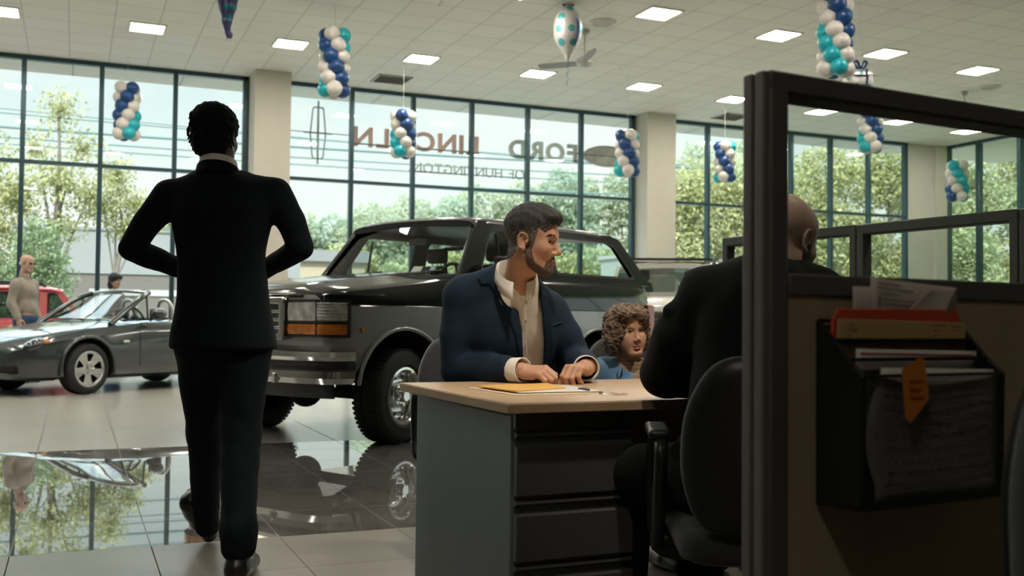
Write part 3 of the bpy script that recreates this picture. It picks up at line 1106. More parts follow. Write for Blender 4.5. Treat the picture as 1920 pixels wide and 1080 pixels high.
# overhead wires
m_wire = mat('wire_grey', (0.10, 0.17, 0.17), 0.6)
for i, (z0, z1, r_, lab) in enumerate(((12.1, 11.9, 0.03, 'topmost overhead wire outside the windows'), (11.75, 12.1, 0.035, 'overhead wire just under the topmost one'), (10.85, 11.9, 0.075, 'thick overhead wire running behind the sign letters'), (10.35, 11.2, 0.045, 'overhead wire just under the thick one'),
                                       (10.05, 10.7, 0.04, 'overhead wire below the balloon columns'), (9.25, 9.9, 0.05, 'lowest overhead wire above the window bar'))):
    pts = [(x, 60, z0 + (z1 - z0) * (x + 15) / 50 - 0.5 * math.sin(PI * (x + 15) / 75)) for x in range(-15, 62, 4)]
    tag(MB().tube(pts, r_, 6).obj('overhead_wire', m_wire), lab, 'wire', 'overhead wires outside')
for x, lab in ((-15, 'utility pole beyond the left picture edge'), (61, 'utility pole beyond the right trees')):
    t = empty('utility_pole', (x, 60, 0), 0, lab, 'utility pole', 'utility poles')
    MB().tube([(0, 0, -.1), (0, 0, 13)], [0.16, 0.11], 10).obj('post', m_bark, t)
    MB().bb((-0.06, -1.1, 12.0), (0.06, 1.1, 12.14)).obj('crossarm', m_bark, t)

MUL2 = [-0.844 + 1.1966 * (k + 0.6229) for k in range(3, 10)]


def rails(root, x0, x1, zs_):
    """thin rails that carry the letters, bracketed to the window bars"""
    mb_ = MB()
    for z in zs_: mb_.bb((x0, YS - 0.05, z - 0.008), (x1, YS - 0.03, z + 0.008))
    for x in MUL2:
        if x0 - 0.02 <= x <= x1 + 0.02:
            for z in zs_: mb_.bb((x - 0.015, YW + 0.06, z - 0.008), (x + 0.015, YS - 0.03, z + 0.008))
    mb_.obj('mounting_rail', m_wire, root)


# ---- sign letters outside the glass, read from the street side
YS = 18.98
m_red = mat('sign_back_red', (0.80, 0.50, 0.46), 0.6)
m_gry = mat('sign_back_grey', (0.62, 0.64, 0.62), 0.6)
m_thin = mat('sign_back_green', (0.60, 0.68, 0.60), 0.6)


def letters(root, s_, xa, xb, z0, z1, m, thick, off):
    """spread the letters of s_ between xa (first letter) and xb, reversed as seen from indoors"""
    cells = []
    for ch in s_:
        if ch == ' ':
            cells.append((None, 0.28))
            continue
        vs, fs = text_mesh(ch, 1.0, 0.5, off)
        x0, x1 = min(v.x for v in vs), max(v.x for v in vs)
        y0, y1 = min(v.y for v in vs), max(v.y for v in vs)
        cells.append(((vs, fs, x0, x1, y0, y1), x1 - x0))
    gap = 0.13
    tot = sum(c[1] for c in cells) + gap * (len(cells) - 1)
    k = (xa - xb) / tot
    x = xa
    for c, w_ in cells:
        if c:
            vs, fs, x0, x1, y0, y1 = c
            mb_ = MB()
            mb_.add([(x - (v.x - x0) * k, YS + v.z * thick, z0 + (v.y - y0) / (y1 - y0) * (z1 - z0)) for v in vs], fs)
            mb_.obj('letter', m, root)
        x -= (w_ + gap) * k


t = empty('window_sign', (6.05, YS, 4.24), 0, 'red seven-letter sign outside the middle window, reading reversed from indoors', 'sign', 'signs outside the middle window')
t.matrix_world = Matrix.Identity(4)
letters(t, 'LINCOLN', 7.315, 4.785, 4.24, 4.615, m_red, 0.05, 0.028)
rails(t, MUL2[1], MUL2[3] + 0.25, (4.28,))
t = empty('window_sign', (8.7, YS, 4.24), 0, 'grey four-letter sign outside the middle window, reading reversed from indoors', 'sign', 'signs outside the middle window')
t.matrix_world = Matrix.Identity(4)
letters(t, 'FORD', 9.50, 7.97, 4.24, 4.62, m_gry, 0.05, 0.034)
rails(t, MUL2[4] - 0.31, MUL2[5] + 0.03, (4.28,))
t = empty('window_sign', (7.1, YS, 3.82), 0, 'thin grey place-name lettering under the two larger signs', 'sign', 'signs outside the middle window')
t.matrix_world = Matrix.Identity(4)
letters(t, 'OF HUNTINGTON', 8.315, 5.965, 3.825, 4.015, m_thin, 0.03, -0.004)
rails(t, MUL2[2], MUL2[4], (3.84,))
# oval emblem
t = empty('oval_sign', (10.2, YS, 4.43), 0, 'dark oval emblem plaque right of the grey letters', 'sign', 'signs outside the middle window')
ov = lambda a, b, n=40: [(a * math.cos(2 * PI * k / n), b * math.sin(2 * PI * k / n)) for k in range(n)]
mb = MB().prism(ov(0.53, 0.205), lambda a, b, c: (a, c, b), -0.04, 0.04)
mb.obj('plaque', mat('plaque_back', (0.46, 0.42, 0.37), 0.6, var=0.35, vscale=5), t, bevel=0.01)
vs, fs = plate(ov(0.55, 0.22), [ov(0.50, 0.18)], 0.1, lambda a, b, c: (a, c - 0.05, b))
rb_ = MB().bb((MUL2[5] - 10.2, -0.05, -0.008), (MUL2[6] - 10.2, -0.03, 0.008))
for x in (MUL2[5], MUL2[6]): rb_.bb((x - 10.2 - .015, YW + 0.06 - YS, -0.008), (x - 10.2 + .015, -0.03, 0.008))
rb_.obj('mounting_rail', m_wire, t)
MB().add(vs, fs).obj('rim', mat('plaque_rim', (0.36, 0.34, 0.31), 0.5), t)
# emblem of a rounded upright frame with a cross
t = empty('frame_sign', (4.11, YS, 4.43), 0, 'upright rounded frame emblem with a cross inside, left of the red letters', 'sign', 'signs outside the middle window')
fr = rounded([(-0.155, -0.02), (-0.105, -0.49), (0.105, -0.49), (0.155, -0.02), (0.105, 0.49), (-0.105, 0.49)], 0.05)
fi = [(x * 0.86 if abs(x) > .02 else x, y * 0.955) for x, y in fr]
vs, fs = plate(fr, [fi], 0.05, lambda a, b, c: (a, c - 0.025, b))
MB().add(vs, fs).obj('frame', mat('emblem_metal', (0.30, 0.38, 0.35), 0.4, 0.3), t)
mb = MB().prism([(-0.012, -0.58), (0.012, -0.58), (0.018, -0.1), (0.018, .1), (0.012, 0.60), (-0.012, 0.60), (-0.018, .1), (-0.018, -.1)], lambda a, b, c: (a, c, b), -0.025, 0.025)
mb.prism([(-0.27, -0.012), (0.27, -0.012), (0.27, 0.012), (-0.27, 0.012)], lambda a, b, c: (a, c, b), -0.022, 0.022)
mb.obj('cross', MATS['emblem_metal'], t)
rb_ = MB().bb((MUL2[0] - 4.11, -0.05, -0.006), (MUL2[1] - 4.11, -0.03, 0.006))
for x in (MUL2[0], MUL2[1]): rb_.bb((x - 4.11 - .015, YW + 0.06 - YS, -0.006), (x - 4.11 + .015, -0.03, 0.006))
rb_.obj('mounting_rail', m_wire, t)
# ------------------------------------------------------------------ vehicles (local frame: x forward, y left, z up, origin under the front axle)
m_blackp = mat('paint_black', (0.007, 0.010, 0.011), 0.14, 0.0, coat=0.5, var=0.0, ior=1.45)
m_greyp = mat('paint_grey', (0.36, 0.37, 0.38), 0.26, 0.2, coat=1.0, var=0.02)
m_charp = mat('paint_charcoal', (0.046, 0.056, 0.058), 0.2, 0.3, coat=1.0, var=0.02)
m_whitep = mat('paint_white', (0.66, 0.64, 0.58), 0.25, 0.0, coat=1.0, var=0.01)
m_redp = mat('paint_red', (0.62, 0.05, 0.045), 0.25, 0.0, coat=1.0, var=0.02)
m_chrome = mat('chrome', (0.84, 0.85, 0.85), 0.14, 1.0, var=0.01)
m_alloy = mat('alloy', (0.55, 0.55, 0.54), 0.24, 1.0, var=0.03)
m_tyre = mat('tyre_rubber', (0.014, 0.015, 0.016), 0.75, bump=0.15, bscale=90)
m_well = mat('wheel_well', (0.006, 0.006, 0.007), 0.95)
m_plast = mat('black_trim', (0.012, 0.013, 0.014), 0.55)
m_seat = mat('seat_cloth', (0.035, 0.036, 0.037), 0.9, bump=0.1)
m_cglass = glass_mat('car_glass', (0.80, 0.86, 0.84), 1.3)
m_cglass_d = glass_mat('car_glass_tinted', (0.42, 0.47, 0.46), 1.3)
m_lens = mat('lamp_lens', (0.74, 0.75, 0.72), 0.16, 0.35, bump=0.5, bscale=26, coat=1.0, var=0.35, vscale=14)
m_amber = mat('amber_lens', (0.62, 0.19, 0.015), 0.22, 0.0, bump=0.3, bscale=60, coat=1.0, var=0.3, vscale=12)
m_redl = mat('red_lens', (0.42, 0.02, 0.015), 0.2, coat=1.0)


def half_ring(pts):
    """mirror a half section (y >= 0, bottom centre to top centre) to a closed ring of (y, z)"""
    return pts + [(-y, z) for y, z in reversed(pts[1:-1])]


def car_body(name, sts, mats, mi_of, root, wells, well_r, well_z, inner):
    """loft of half sections, wheel wells cut out; mi_of(segment index of half ring) -> material"""
    mb_ = MB()
    rings = [[(x, y, z) for y, z in half_ring(h)] for x, h in sts]
    n = len(rings[0])
    m = len(sts[0][1])
    mb_.loft(rings)
    mi = []
    for i in range(len(rings) - 1):
        for j in range(n):
            seg = j if j < m - 1 else n - 1 - j
            mi.append(mi_of(seg, sts[i][0]))
    mb_.mi = mi + [mi_of(3, 0)] * 2
    o = mb_.obj(name, mats, root)
    for x, _y in wells:
        for s_ in (-1, 1):
            cu = MB().tube([(x, s_ * inner, well_z), (x, s_ * 1.4, well_z)], well_r, 40)
            c = cu.obj('cutter', m_well)
            c.parent = root
            md = o.modifiers.new('well', 'BOOLEAN')
            md.object = c
            md.operation = 'DIFFERENCE'
            md.solver = 'EXACT'
            md.material_mode = 'TRANSFER'
    baked(o)
    for c in [q for q in bpy.data.objects if q.name.startswith('cutter')]: bpy.data.objects.remove(c, do_unlink=True)
    o.data.shade_smooth()
    o.data.set_sharp_from_angle(angle=rad(32))
    return o


def wheel(root, x, y, r, w_, rim_r, style, turn=0.0):
    """tyre (part) with rim, hub and nuts (sub-parts); outer face on the side of y"""
    s_ = 1 if y > 0 else -1
    Mx = Matrix.Translation((x, y, r)) @ Matrix.Rotation(turn, 4, 'Z') @ Matrix.Rotation(-s_ * PI / 2, 4, 'X')      # local z -> outwards
    h = w_ / 2
    prof = [(rim_r - 0.01, -h * 0.8), (rim_r + 0.02, -h), (r - 0.05, -h * 1.04), (r - 0.015, -h * 0.92), (r, -h * 0.75), (r, -h * 0.30), (r - 0.008, -h * .28), (r - 0.008, -h * .22), (r, -h * 0.2),
            (r, h * 0.2), (r - 0.008, h * .22), (r - 0.008, h * .28), (r, h * 0.30), (r, h * 0.75), (r - 0.015, h * 0.92), (r - 0.05, h * 1.04), (rim_r + 0.045, h * 1.02), (rim_r + 0.03, h * 1.06), (rim_r + 0.015, h), (rim_r - 0.01, h * 0.8)]
    t = MB().lathe(prof, 56, Mx)
    if style == 'truck':     # tread lugs round the shoulders
        for k in range(56):
            a = 2 * PI * k / 56
            for z_ in (-h * 0.6, h * 0.6):
                t.box(Mx @ Vector(((r + 0.001) * math.cos(a), (r + 0.001) * math.sin(a), z_)), (0.008, 0.026, h * 0.62), (Mx.to_3x3() @ Matrix.Rotation(a, 3, 'Z')))
    o = t.obj('wheel', m_tyre, root, smooth=40)
    mm = m_chrome if style == 'truck' else m_alloy
    if style == 'truck':
        rim = MB()
        rim.lathe([(rim_r, h * 0.82), (rim_r + 0.006, h * 0.95), (rim_r - 0.012, h * 0.98), (rim_r - 0.022, h * 0.90), (rim_r - 0.035, h * 0.55), (rim_r - 0.045, h * 0.38)], 56, Mx)
        ro, ri = rim_r - 0.04, 0.062
        hl = []
        for k in range(10):
            a = 2 * PI * k / 10
            cx_, cy_ = math.cos(a) * (ro - 0.032), math.sin(a) * (ro - 0.032)
            hl.append([(cx_ + 0.017 * math.cos(b) * math.cos(a) - 0.013 * math.sin(b) * math.sin(a), cy_ + 0.017 * math.cos(b) * math.sin(a) + 0.013 * math.sin(b) * math.cos(a)) for b in [2 * PI * q / 10 for q in range(10)]])
        circ = [(ro * math.cos(2 * PI * q / 48), ro * math.sin(2 * PI * q / 48)) for q in range(48)]

        def dome(a, b, t_):
            q = math.hypot(a, b)
            return Mx @ Vector((a, b, h * 0.36 + 0.035 * math.cos((q - 0.03) / ro * 2.2) + t_))
        cc = [[(0.095 * math.cos(2 * PI * q / 30), 0.095 * math.sin(2 * PI * q / 30)) for q in range(30)]]
        vs, fs = plate(circ, hl + cc, 0.006, dome)
        rim.add(vs, fs)
        rim.obj('rim', mm, o, smooth=40)
        hb = MB().lathe([(0.098, h * 0.34), (0.098, h * 0.62), (0.085, h * 0.66), (0.052, h * 0.66), (0.05, h * 1.0), (0.04, h * 1.08), (0.0, h * 1.08)], 28, Mx)
        for k in range(5):
            a = 2 * PI * k / 5 + 0.3
            p = Vector((0.07 * math.cos(a), 0.07 * math.sin(a), h * 0.6))
            hb.cyl(Mx @ p, Mx @ (p + Vector((0, 0, 0.035))), 0.011, n=6)
        hb.obj('hub', mm, o, smooth=40)
        MB().lathe([(0.0, h * 0.1), (rim_r - 0.03, h * 0.1)], 32, Mx).obj('brake_drum', m_well, o)
    else:
        rim = MB().lathe([(rim_r, h * 0.8), (rim_r + 0.004, h * 0.98), (rim_r - 0.012, h * 1.0), (rim_r - 0.02, h * 0.9)], 48, Mx)
        ns = 5
        circ = [((rim_r - 0.012) * math.cos(2 * PI * q / 60), (rim_r - 0.012) * math.sin(2 * PI * q / 60)) for q in range(60)]
        hl = []
        for k in range(ns):
            a = 2 * PI * (k + 0.5) / ns + turn * 0 + 0.25
            wv = 0.30
            pl = [((rim_r - 0.028) * math.cos(a + wv * q), (rim_r - 0.028) * math.sin(a + wv * q)) for q in (-1, -.5, 0, .5, 1)]
            pl += [(0.095 * math.cos(a + 0.22), 0.095 * math.sin(a + 0.22)), (0.082 * math.cos(a), 0.082 * math.sin(a)), (0.095 * math.cos(a - 0.22), 0.095 * math.sin(a - 0.22))]
            hl.append(rounded(pl, 0.02, 3))
        vs, fs = plate(circ, hl, 0.014, lambda a, b, t_: Mx @ Vector((a, b, h * 0.98 - 0.02 - 0.03 * (1 - math.hypot(a, b) / rim_r) ** 1.0 + t_)), 0.004)
        rim.add(vs, fs)
        rim.obj('rim', mm, o, smooth=40)
        hb = MB().lathe([(0.032, h * 0.9), (0.028, h * 1.0), (0.0, h * 1.02)], 20, Mx)
        for k in range(5):
            a = 2 * PI * k / 5
            p = Vector((0.055 * math.cos(a), 0.055 * math.sin(a), h * 0.8))
            hb.cyl(Mx @ p, Mx @ (p + Vector((0, 0, 0.02))), 0.009, n=6)
        hb.obj('hub', mm, o, smooth=40)
        MB().lathe([(0.0, h * 0.25), (rim_r - 0.05, h * 0.25)], 32, Mx).obj('brake_disc', mat('brake_iron', (0.06, 0.06, 0.06), 0.5, 0.6), o)
    return o


def strip(mb_, ys, xf, prof):
    """band across the nose: prof = [(dx, z)] closed section swept along y, xf(y) = contour"""
    rings = []
    for y in ys:
        x = xf(y)
        e_ = 1e-3
        tx, ty = xf(y + e_) - xf(y - e_), 2 * e_
        nl = math.hypot(tx, ty)
        nx_, ny_ = ty / nl, -tx / nl
        rings.append([(x + nx_ * d, y + ny_ * d, z) for d, z in prof])
    mb_.loft(rings)
    return mb_


def greenhouse(root, sd_, roof_mat, frame_mat, gl_side, gl_front):
    """sd_: belt z, y at belt, lean, outline [(x, h)], holes, roof stations, windscreen and rear glass corners"""
    zb, yb, ln = sd_['belt'], sd_['yb'], sd_['lean']
    for s_ in (1, -1):
        fn = lambda a, b, t_, s_=s_: (a, s_ * (yb - ln * b - t_), zb + b)
        vs, fs = plate(sd_['outline'], [rounded(h_, 0.05, 4) for h_ in sd_['holes']], 0.05, fn, 0.004)
        MB().add(vs, fs).obj('side_frame', frame_mat, root, smooth=35)
        for h_ in sd_['holes']:
            hr = rounded(h_, 0.05, 4)
            MB().add([fn(a, b, 0.018) for a, b in hr], [tuple(range(len(hr)))]).obj('side_glass', gl_side, root)
            vs, fs = plate(rounded([(a, b) for a, b in h_], 0.05, 4), [[(sum(p[0] for p in hr) / len(hr) + (a - sum(p[0] for p in hr) / len(hr)) * 0.955, sum(p[1] for p in hr) / len(hr) + (b - sum(p[1] for p in hr) / len(hr)) * 0.90) for a, b in hr]], 0.02, lambda a, b, t_, s_=s_: (a, s_ * (yb - ln * b + 0.004 - t_), zb + b))
            MB().add(vs, fs).obj('window_seal', m_plast, root)
    rings = []
    for x, dz, w_ in sd_['roof']:
        top = [(w_, -0.005), (w_ - 0.012, 0.022), (w_ - 0.05, 0.042), (w_ * 0.8, 0.058), (w_ * 0.45, 0.072), (0, 0.078)]
        top = [(y, z + dz + sd_['roofz']) for y, z in top]
        up = [(x, y, z) for y, z in top] + [(x, -y, z) for y, z in reversed(top[:-1])]
        dn = [(x, -w_ * 0.9, sd_['roofz'] + dz - 0.008), (x, 0, sd_['roofz'] + dz + 0.03), (x, w_ * 0.9, sd_['roofz'] + dz - 0.008)]
        rings.append(up + dn)
    MB().loft(rings).obj('roof', roof_mat, root, smooth=40)
    for nm, (b0, b1, bow) in (('windscreen', sd_['front']), ('rear_glass', sd_['rear'])):
        mb_ = MB()
        rr_ = []
        for i in range(7):
            q = i / 6
            rr_.append([])
            for j in range(13):
                p = j / 12 * 2 - 1
                x = b0[0] + (b1[0] - b0[0]) * q - bow * p * p
                y = p * (b0[1] + (b1[1] - b0[1]) * q)
                rr_[-1].append((x, y, b0[2] + (b1[2] - b0[2]) * q))
        mb_.loft(rr_, cap=False, close=False)
        mb_.obj(nm, gl_front if nm == 'windscreen' else gl_side, root, smooth=180)


def front_seat(root, x, y, z0, zt, m=None):
    m = m or m_seat
    o = MB().loft([[(x - 0.12, y - .22, z0), (x - 0.12, y + .22, z0), (x + .02, y + .22, z0), (x + .02, y - .22, z0)], [(x - 0.20, y - .22, (z0 + zt) / 2), (x - 0.20, y + .22, (z0 + zt) / 2), (x - .06, y + .22, (z0 + zt) / 2), (x - .06, y - .22, (z0 + zt) / 2)],
                   [(x - 0.26, y - .15, zt), (x - 0.26, y + .15, zt), (x - .17, y + .15, zt), (x - .17, y - .15, zt)]]).obj('seat', m, root, bevel=0.04, bseg=3)
    MB().box((x - 0.24, y, zt + 0.10), (0.09, 0.25, 0.15)).obj('headrest', m, o, bevel=0.035, bseg=3)
    MB().bb((x - 0.25, y - .07, zt - 0.02), (x - 0.23, y - .055, zt + .05)).bb((x - 0.25, y + .055, zt - 0.02), (x - 0.23, y + .07, zt + .05)).obj('headrest_posts', m_chrome, o)
    return o


def steering(root, c, r):
    Mx = Matrix.Translation(c) @ Matrix.Rotation(rad(-62), 4, 'Y')
    mb_ = MB().tube([Mx @ Vector((r * math.cos(a), r * math.sin(a), 0)) for a in [2 * PI * k / 32 for k in range(33)]], 0.016, 8)
    mb_.sphere(Mx @ Vector((0, 0, -0.01)), 0.06, 12, 8)
    for a in (0.2, PI - 0.2): mb_.tube([Mx @ Vector((0, 0, 0)), Mx @ Vector((r * math.cos(a), r * math.sin(a), 0))], 0.013, 6)
    mb_.cyl(Mx @ Vector((0, 0, 0)), Mx @ Vector((0, 0, -0.35)), 0.03, n=10)
    mb_.obj('steering_wheel', m_plast, root, smooth=50)


# ---- the black and grey two-door truck behind the desk
ax = Vector((math.sin(rad(27)), -math.cos(rad(27))))
Lx, Fx = Vector((ax.x, ax.y, 0)), Vector((ax.y, -ax.x, 0))
ctr = Vector((1.964, 8.71, 0))
MT = Matrix(((Fx.x, Lx.x, 0, ctr.x), (Fx.y, Lx.y, 0, ctr.y), (0, 0, 1, 0), (0, 0, 0, 1)))
TRK = empty('truck', mat=MT, label='boxy two-door black over grey off-road truck parked behind the desk', cat='truck')


def bsec(w, zb, zt, deck=None, crown=0.05):
    h = [(0, zb), (w * 0.80, zb), (w * 0.955, zb + 0.05), (w - 0.005, 0.70), (w + 0.012, 0.84), (w + 0.014, 0.96), (w + 0.004, 1.075), (w - 0.010, 1.085), (w - 0.010, 1.10), (w - 0.018, 1.16), (w - 0.035, zt - 0.075), (w - 0.06, zt - 0.03), (w - 0.12, zt)]
    if deck is None:
        h += [(w * 0.62, zt + crown * 0.5), (w * 0.58, zt + crown * 0.9), (w * 0.3, zt + crown), (0, zt + crown)]
    else:
        h += [(w - 0.17, zt), (w - 0.19, deck), (w * 0.3, deck), (0, deck)]
    return h


sts = [(0.70, bsec(0.86, 0.80, 1.155, None, 0.015)), (0.685, bsec(0.90, 0.70, 1.175, None, 0.02)), (0.62, bsec(0.945, 0.55, 1.20, None, 0.03)), (0.45, bsec(0.975, 0.50, 1.225, None, 0.045)), (0.2, bsec(0.985, 0.48, 1.25, None, 0.05)),
       (-0.1, bsec(0.988, 0.46, 1.285, None, 0.05)), (-0.45, bsec(0.988, 0.45, 1.33, None, 0.05)), (-0.66, bsec(0.988, 0.45, 1.362, None, 0.035)), (-0.80, bsec(0.988, 0.45, 1.382, 1.36)), (-0.84, bsec(0.988, 0.45, 1.383, 1.05)),
       (-1.6, bsec(0.988, 0.45, 1.388, 1.05)), (-2.4, bsec(0.986, 0.45, 1.388, 1.05)), (-3.3, bsec(0.978, 0.50, 1.388, 1.05)), (-3.58, bsec(0.965, 0.55, 1.383, 1.05)), (-3.68, bsec(0.93, 0.62, 1.36, 1.36)), (-3.72, bsec(0.88, 0.66, 1.33, 1.33))]
car_body('body', sts, [m_greyp, m_blackp, m_well], lambda seg, x: 1 if seg >= 6 else 0, TRK, ((0, 0), (-2.66, 0)), 0.475, 0.425, 0.60)
for x in (0, -2.66):
    for s_ in (1, -1):
        a0, a1 = 6, 174
        pts = [(x + 0.48 * math.cos(rad(a)), s_ * 0.993, 0.425 + 0.48 * math.sin(rad(a))) for a in range(a0, a1 + 1, 6)]
        MB().tube(pts, 0.017, 8).obj('arch_lip', m_greyp, TRK, smooth=60)
        wheel(TRK, x, s_ * 0.86, 0.372, 0.255, 0.222, 'truck', rad(11) if x == 0 else 0)
for x in (0, -2.66):
    mb = MB().tube([(x, -0.8, 0.36), (x, 0.8, 0.36)], 0.045, 10)
    mb.sphere((x - 0.02, -0.25, 0.36), 0.15, 14, 10)
    for s_ in (-1, 1):
        mb.tube([(x, s_ * .62, 0.36), (x - 0.02, s_ * .58, 0.75)], 0.05, 10)
        mb.tube([(x + 0.25, s_ * .5, 0.46), (x, s_ * .55, 0.33), (x - 0.5, s_ * .42, 0.5)], 0.045, 8)
    mb.obj('axle', m_well, TRK, smooth=50)
MB().bb((-3.5, -0.45, 0.46), (0.6, -0.35, 0.58)).bb((-3.5, 0.35, 0.46), (0.6, 0.45, 0.58)).obj('chassis', m_well, TRK)
# nose: grille, lamps, bumper
nose = lambda y: 0.006 + interp(abs(y), (0.0, 0.6, 0.80, 0.865, 0.905, 0.930, 0.950, 0.985), (0.705, 0.705, 0.7045, 0.701, 0.686, 0.655, 0.620, 0.45))
ysf = lambda a, b, n=14: [a + (b - a) * i / n for i in range(n + 1)]
g = MB()
vs, fs = plate(rrect(-0.44, 0.815, 0.44, 1.135, 0.03), [rrect(-0.395, 0.848, 0.395, 1.095, 0.02)], 0.05, lambda a, b, t_: (nose(a) + 0.004 + t_, a, b), 0.006)
g.add(vs, fs)
g.obj('grille_frame', m_chrome, TRK, smooth=40)
gb = MB()
for z in (0.905, 0.965, 1.03): gb.bb((0.712, -0.40, z - 0.012), (0.745, 0.40, z + 0.012))
gb.obj('grille_bars', m_chrome, TRK, bevel=0.004)
gi = MB().bb((0.705, -0.40, 0.845), (0.716, 0.40, 1.10))
for y in np.arange(-0.36, 0.4, 0.24): gi.bb((0.71, y - 0.05, 0.85), (0.728, y + 0.05, 1.09))
gi.obj('grille_insert', mat('grille_grey', (0.10, 0.11, 0.115), 0.45, 0.3), TRK)
for s_ in (1, -1):
    cor = [0.525, 0.60, 0.68, 0.76, 0.82, 0.86]
    wrap = [0.868, 0.89, 0.91, 0.925, 0.935]
    for nm, zz0, zz1, yy, mm in (('headlamp', 0.955, 1.108, [0.465, .54, .61, .68, .75, .80], m_lens), ('side_lamp', 0.955, 1.10, [.808, .84, .87, .90, .925, .940, 0.950, .958], m_lens), ('indicator', 0.852, 0.942, [0.465, .56, .66, .76, .82, .86, .90, .925, 0.942, .958], m_amber)):
        mb = MB()
        strip(mb, [s_ * y for y in yy], nose, [(0.0, zz0), (0.030, zz0 + 0.006), (0.036, (zz0 + zz1) / 2), (0.030, zz1 - 0.006), (0.0, zz1)])
        lo_ = mb.obj(nm, mm, TRK, smooth=35)
        if nm == 'side_lamp':
            rb = MB()
            for k in range(6): strip(rb, [s_ * y for y in yy], nose, [(0.034, zz0 + 0.015 + k * 0.024), (0.041, zz0 + 0.018 + k * 0.024), (0.034, zz0 + 0.022 + k * 0.024)])
            rb.obj('lens_ribs', mat('clear_ribs', (0.75, 0.76, 0.74), 0.2, 0.3), lo_)
        if nm == 'headlamp':
            MB().sphere((0.715, s_ * 0.63, 1.03), 0.055, 14, 10, (0.5, 1.3, 1)).obj('reflector', m_chrome, lo_, smooth=180)
    mb = MB()
    yz = [0.45, .52, .62, .70, .76, .80, .84, .87, .90, .925, .940, .952, .961]
    for z0_, z1_ in ((1.108, 1.122), (0.942, 0.956), (0.836, 0.852)): strip(mb, [s_ * y for y in yz], nose, [(0.0, z0_), (0.034, z0_), (0.034, z1_), (0.0, z1_)])
    for y0_, y1_ in ((.448, .466), (.797, .809), (.957, .963)): strip(mb, [s_ * y0_, s_ * y1_], nose, [(0.0, 0.836), (0.036, 0.836), (0.036, 1.122), (0.0, 1.122)])
    mb.obj('lamp_bezel', m_plast, TRK)
    MB().bb((0.43, s_ * 0.965, 0.88), (0.46, s_ * 1.0, 0.91)).obj('marker_lamp', m_amber, TRK)
bcon = lambda y: interp(abs(y), (0.0, 0.3, 0.55, 0.75, 0.86, 0.93, 0.97, 0.995, 1.006), (0.83, 0.826, 0.812, 0.785, 0.755, 0.715, 0.665, 0.60, 0.52))
yb_ = [-1.005, -0.994, -0.97, -0.93, -0.86, -0.75, -0.6, -0.4, -0.2, 0, 0.2, 0.4, 0.6, 0.75, 0.86, 0.93, 0.97, 0.994, 1.005]
mb = MB()
strip(mb, yb_, bcon, [(-0.10, 0.735), (-0.02, 0.738), (0.0, 0.728), (0.012, 0.69), (0.0, 0.664), (-0.03, 0.66), (-0.03, 0.59), (0.0, 0.585), (0.004, 0.53), (-0.03, 0.487), (-0.10, 0.487)])
mb.obj('front_bumper', m_chrome, TRK, smooth=35)
mb = MB()
strip(mb, yb_, bcon, [(-0.03, 0.657), (0.008, 0.65), (0.012, 0.625), (0.008, 0.597), (-0.03, 0.592)])
mb.obj('bumper_strip', m_plast, TRK)
mb = MB()
strip(mb, [y * 0.9 for y in yb_], lambda y: bcon(y) - 0.06, [(-0.06, 0.487), (0.0, 0.487), (-0.02, 0.42), (-0.05, 0.375), (-0.08, 0.375)])
mb.obj('air_dam', mat('dark_valance', (0.03, 0.034, 0.037), 0.45, 0.2), TRK, smooth=35)
for s_ in (-1, 1): MB().bb((0.80, s_ * 0.42 - 0.02, 0.487), (0.835, s_ * 0.42 + 0.02, 0.56)).obj('bumper_guard', m_chrome, TRK, bevel=0.006)
MB().bb((0.66, -0.60, 1.142), (0.712, 0.60, 1.165)).obj('hood_lip', m_blackp, TRK, bevel=0.008)
SIDE = dict(belt=1.378, yb=0.925, lean=0.27, roofz=1.848,
            outline=[(-0.70, -0.02), (-1.035, 0.45), (-1.07, 0.485), (-3.12, 0.485), (-3.26, 0.455), (-3.66, 0.03), (-3.66, -0.02)],
            holes=[[(-0.97, 0.03), (-1.20, 0.42), (-1.90, 0.42), (-1.90, 0.03)], [(-2.05, 0.04), (-2.05, 0.42), (-3.02, 0.42), (-3.16, 0.375), (-3.42, 0.04)]],
            roof=[(-1.005, -0.035, 0.79), (-1.05, -0.012, 0.80), (-1.2, 0.004, 0.805), (-1.9, 0.010, 0.808), (-2.9, 0.0, 0.806), (-3.2, -0.015, 0.80), (-3.28, -0.04, 0.79)],
            front=((-0.655, 0.86, 1.378), (-1.00, 0.765, 1.832), 0.075), rear=((-3.62, 0.86, 1.36), (-3.25, 0.75, 1.815), -0.03))
greenhouse(TRK, SIDE, mat('roof_black', (0.014, 0.016, 0.017), 0.3, 0.0, coat=0.6), m_blackp, m_cglass, m_cglass)
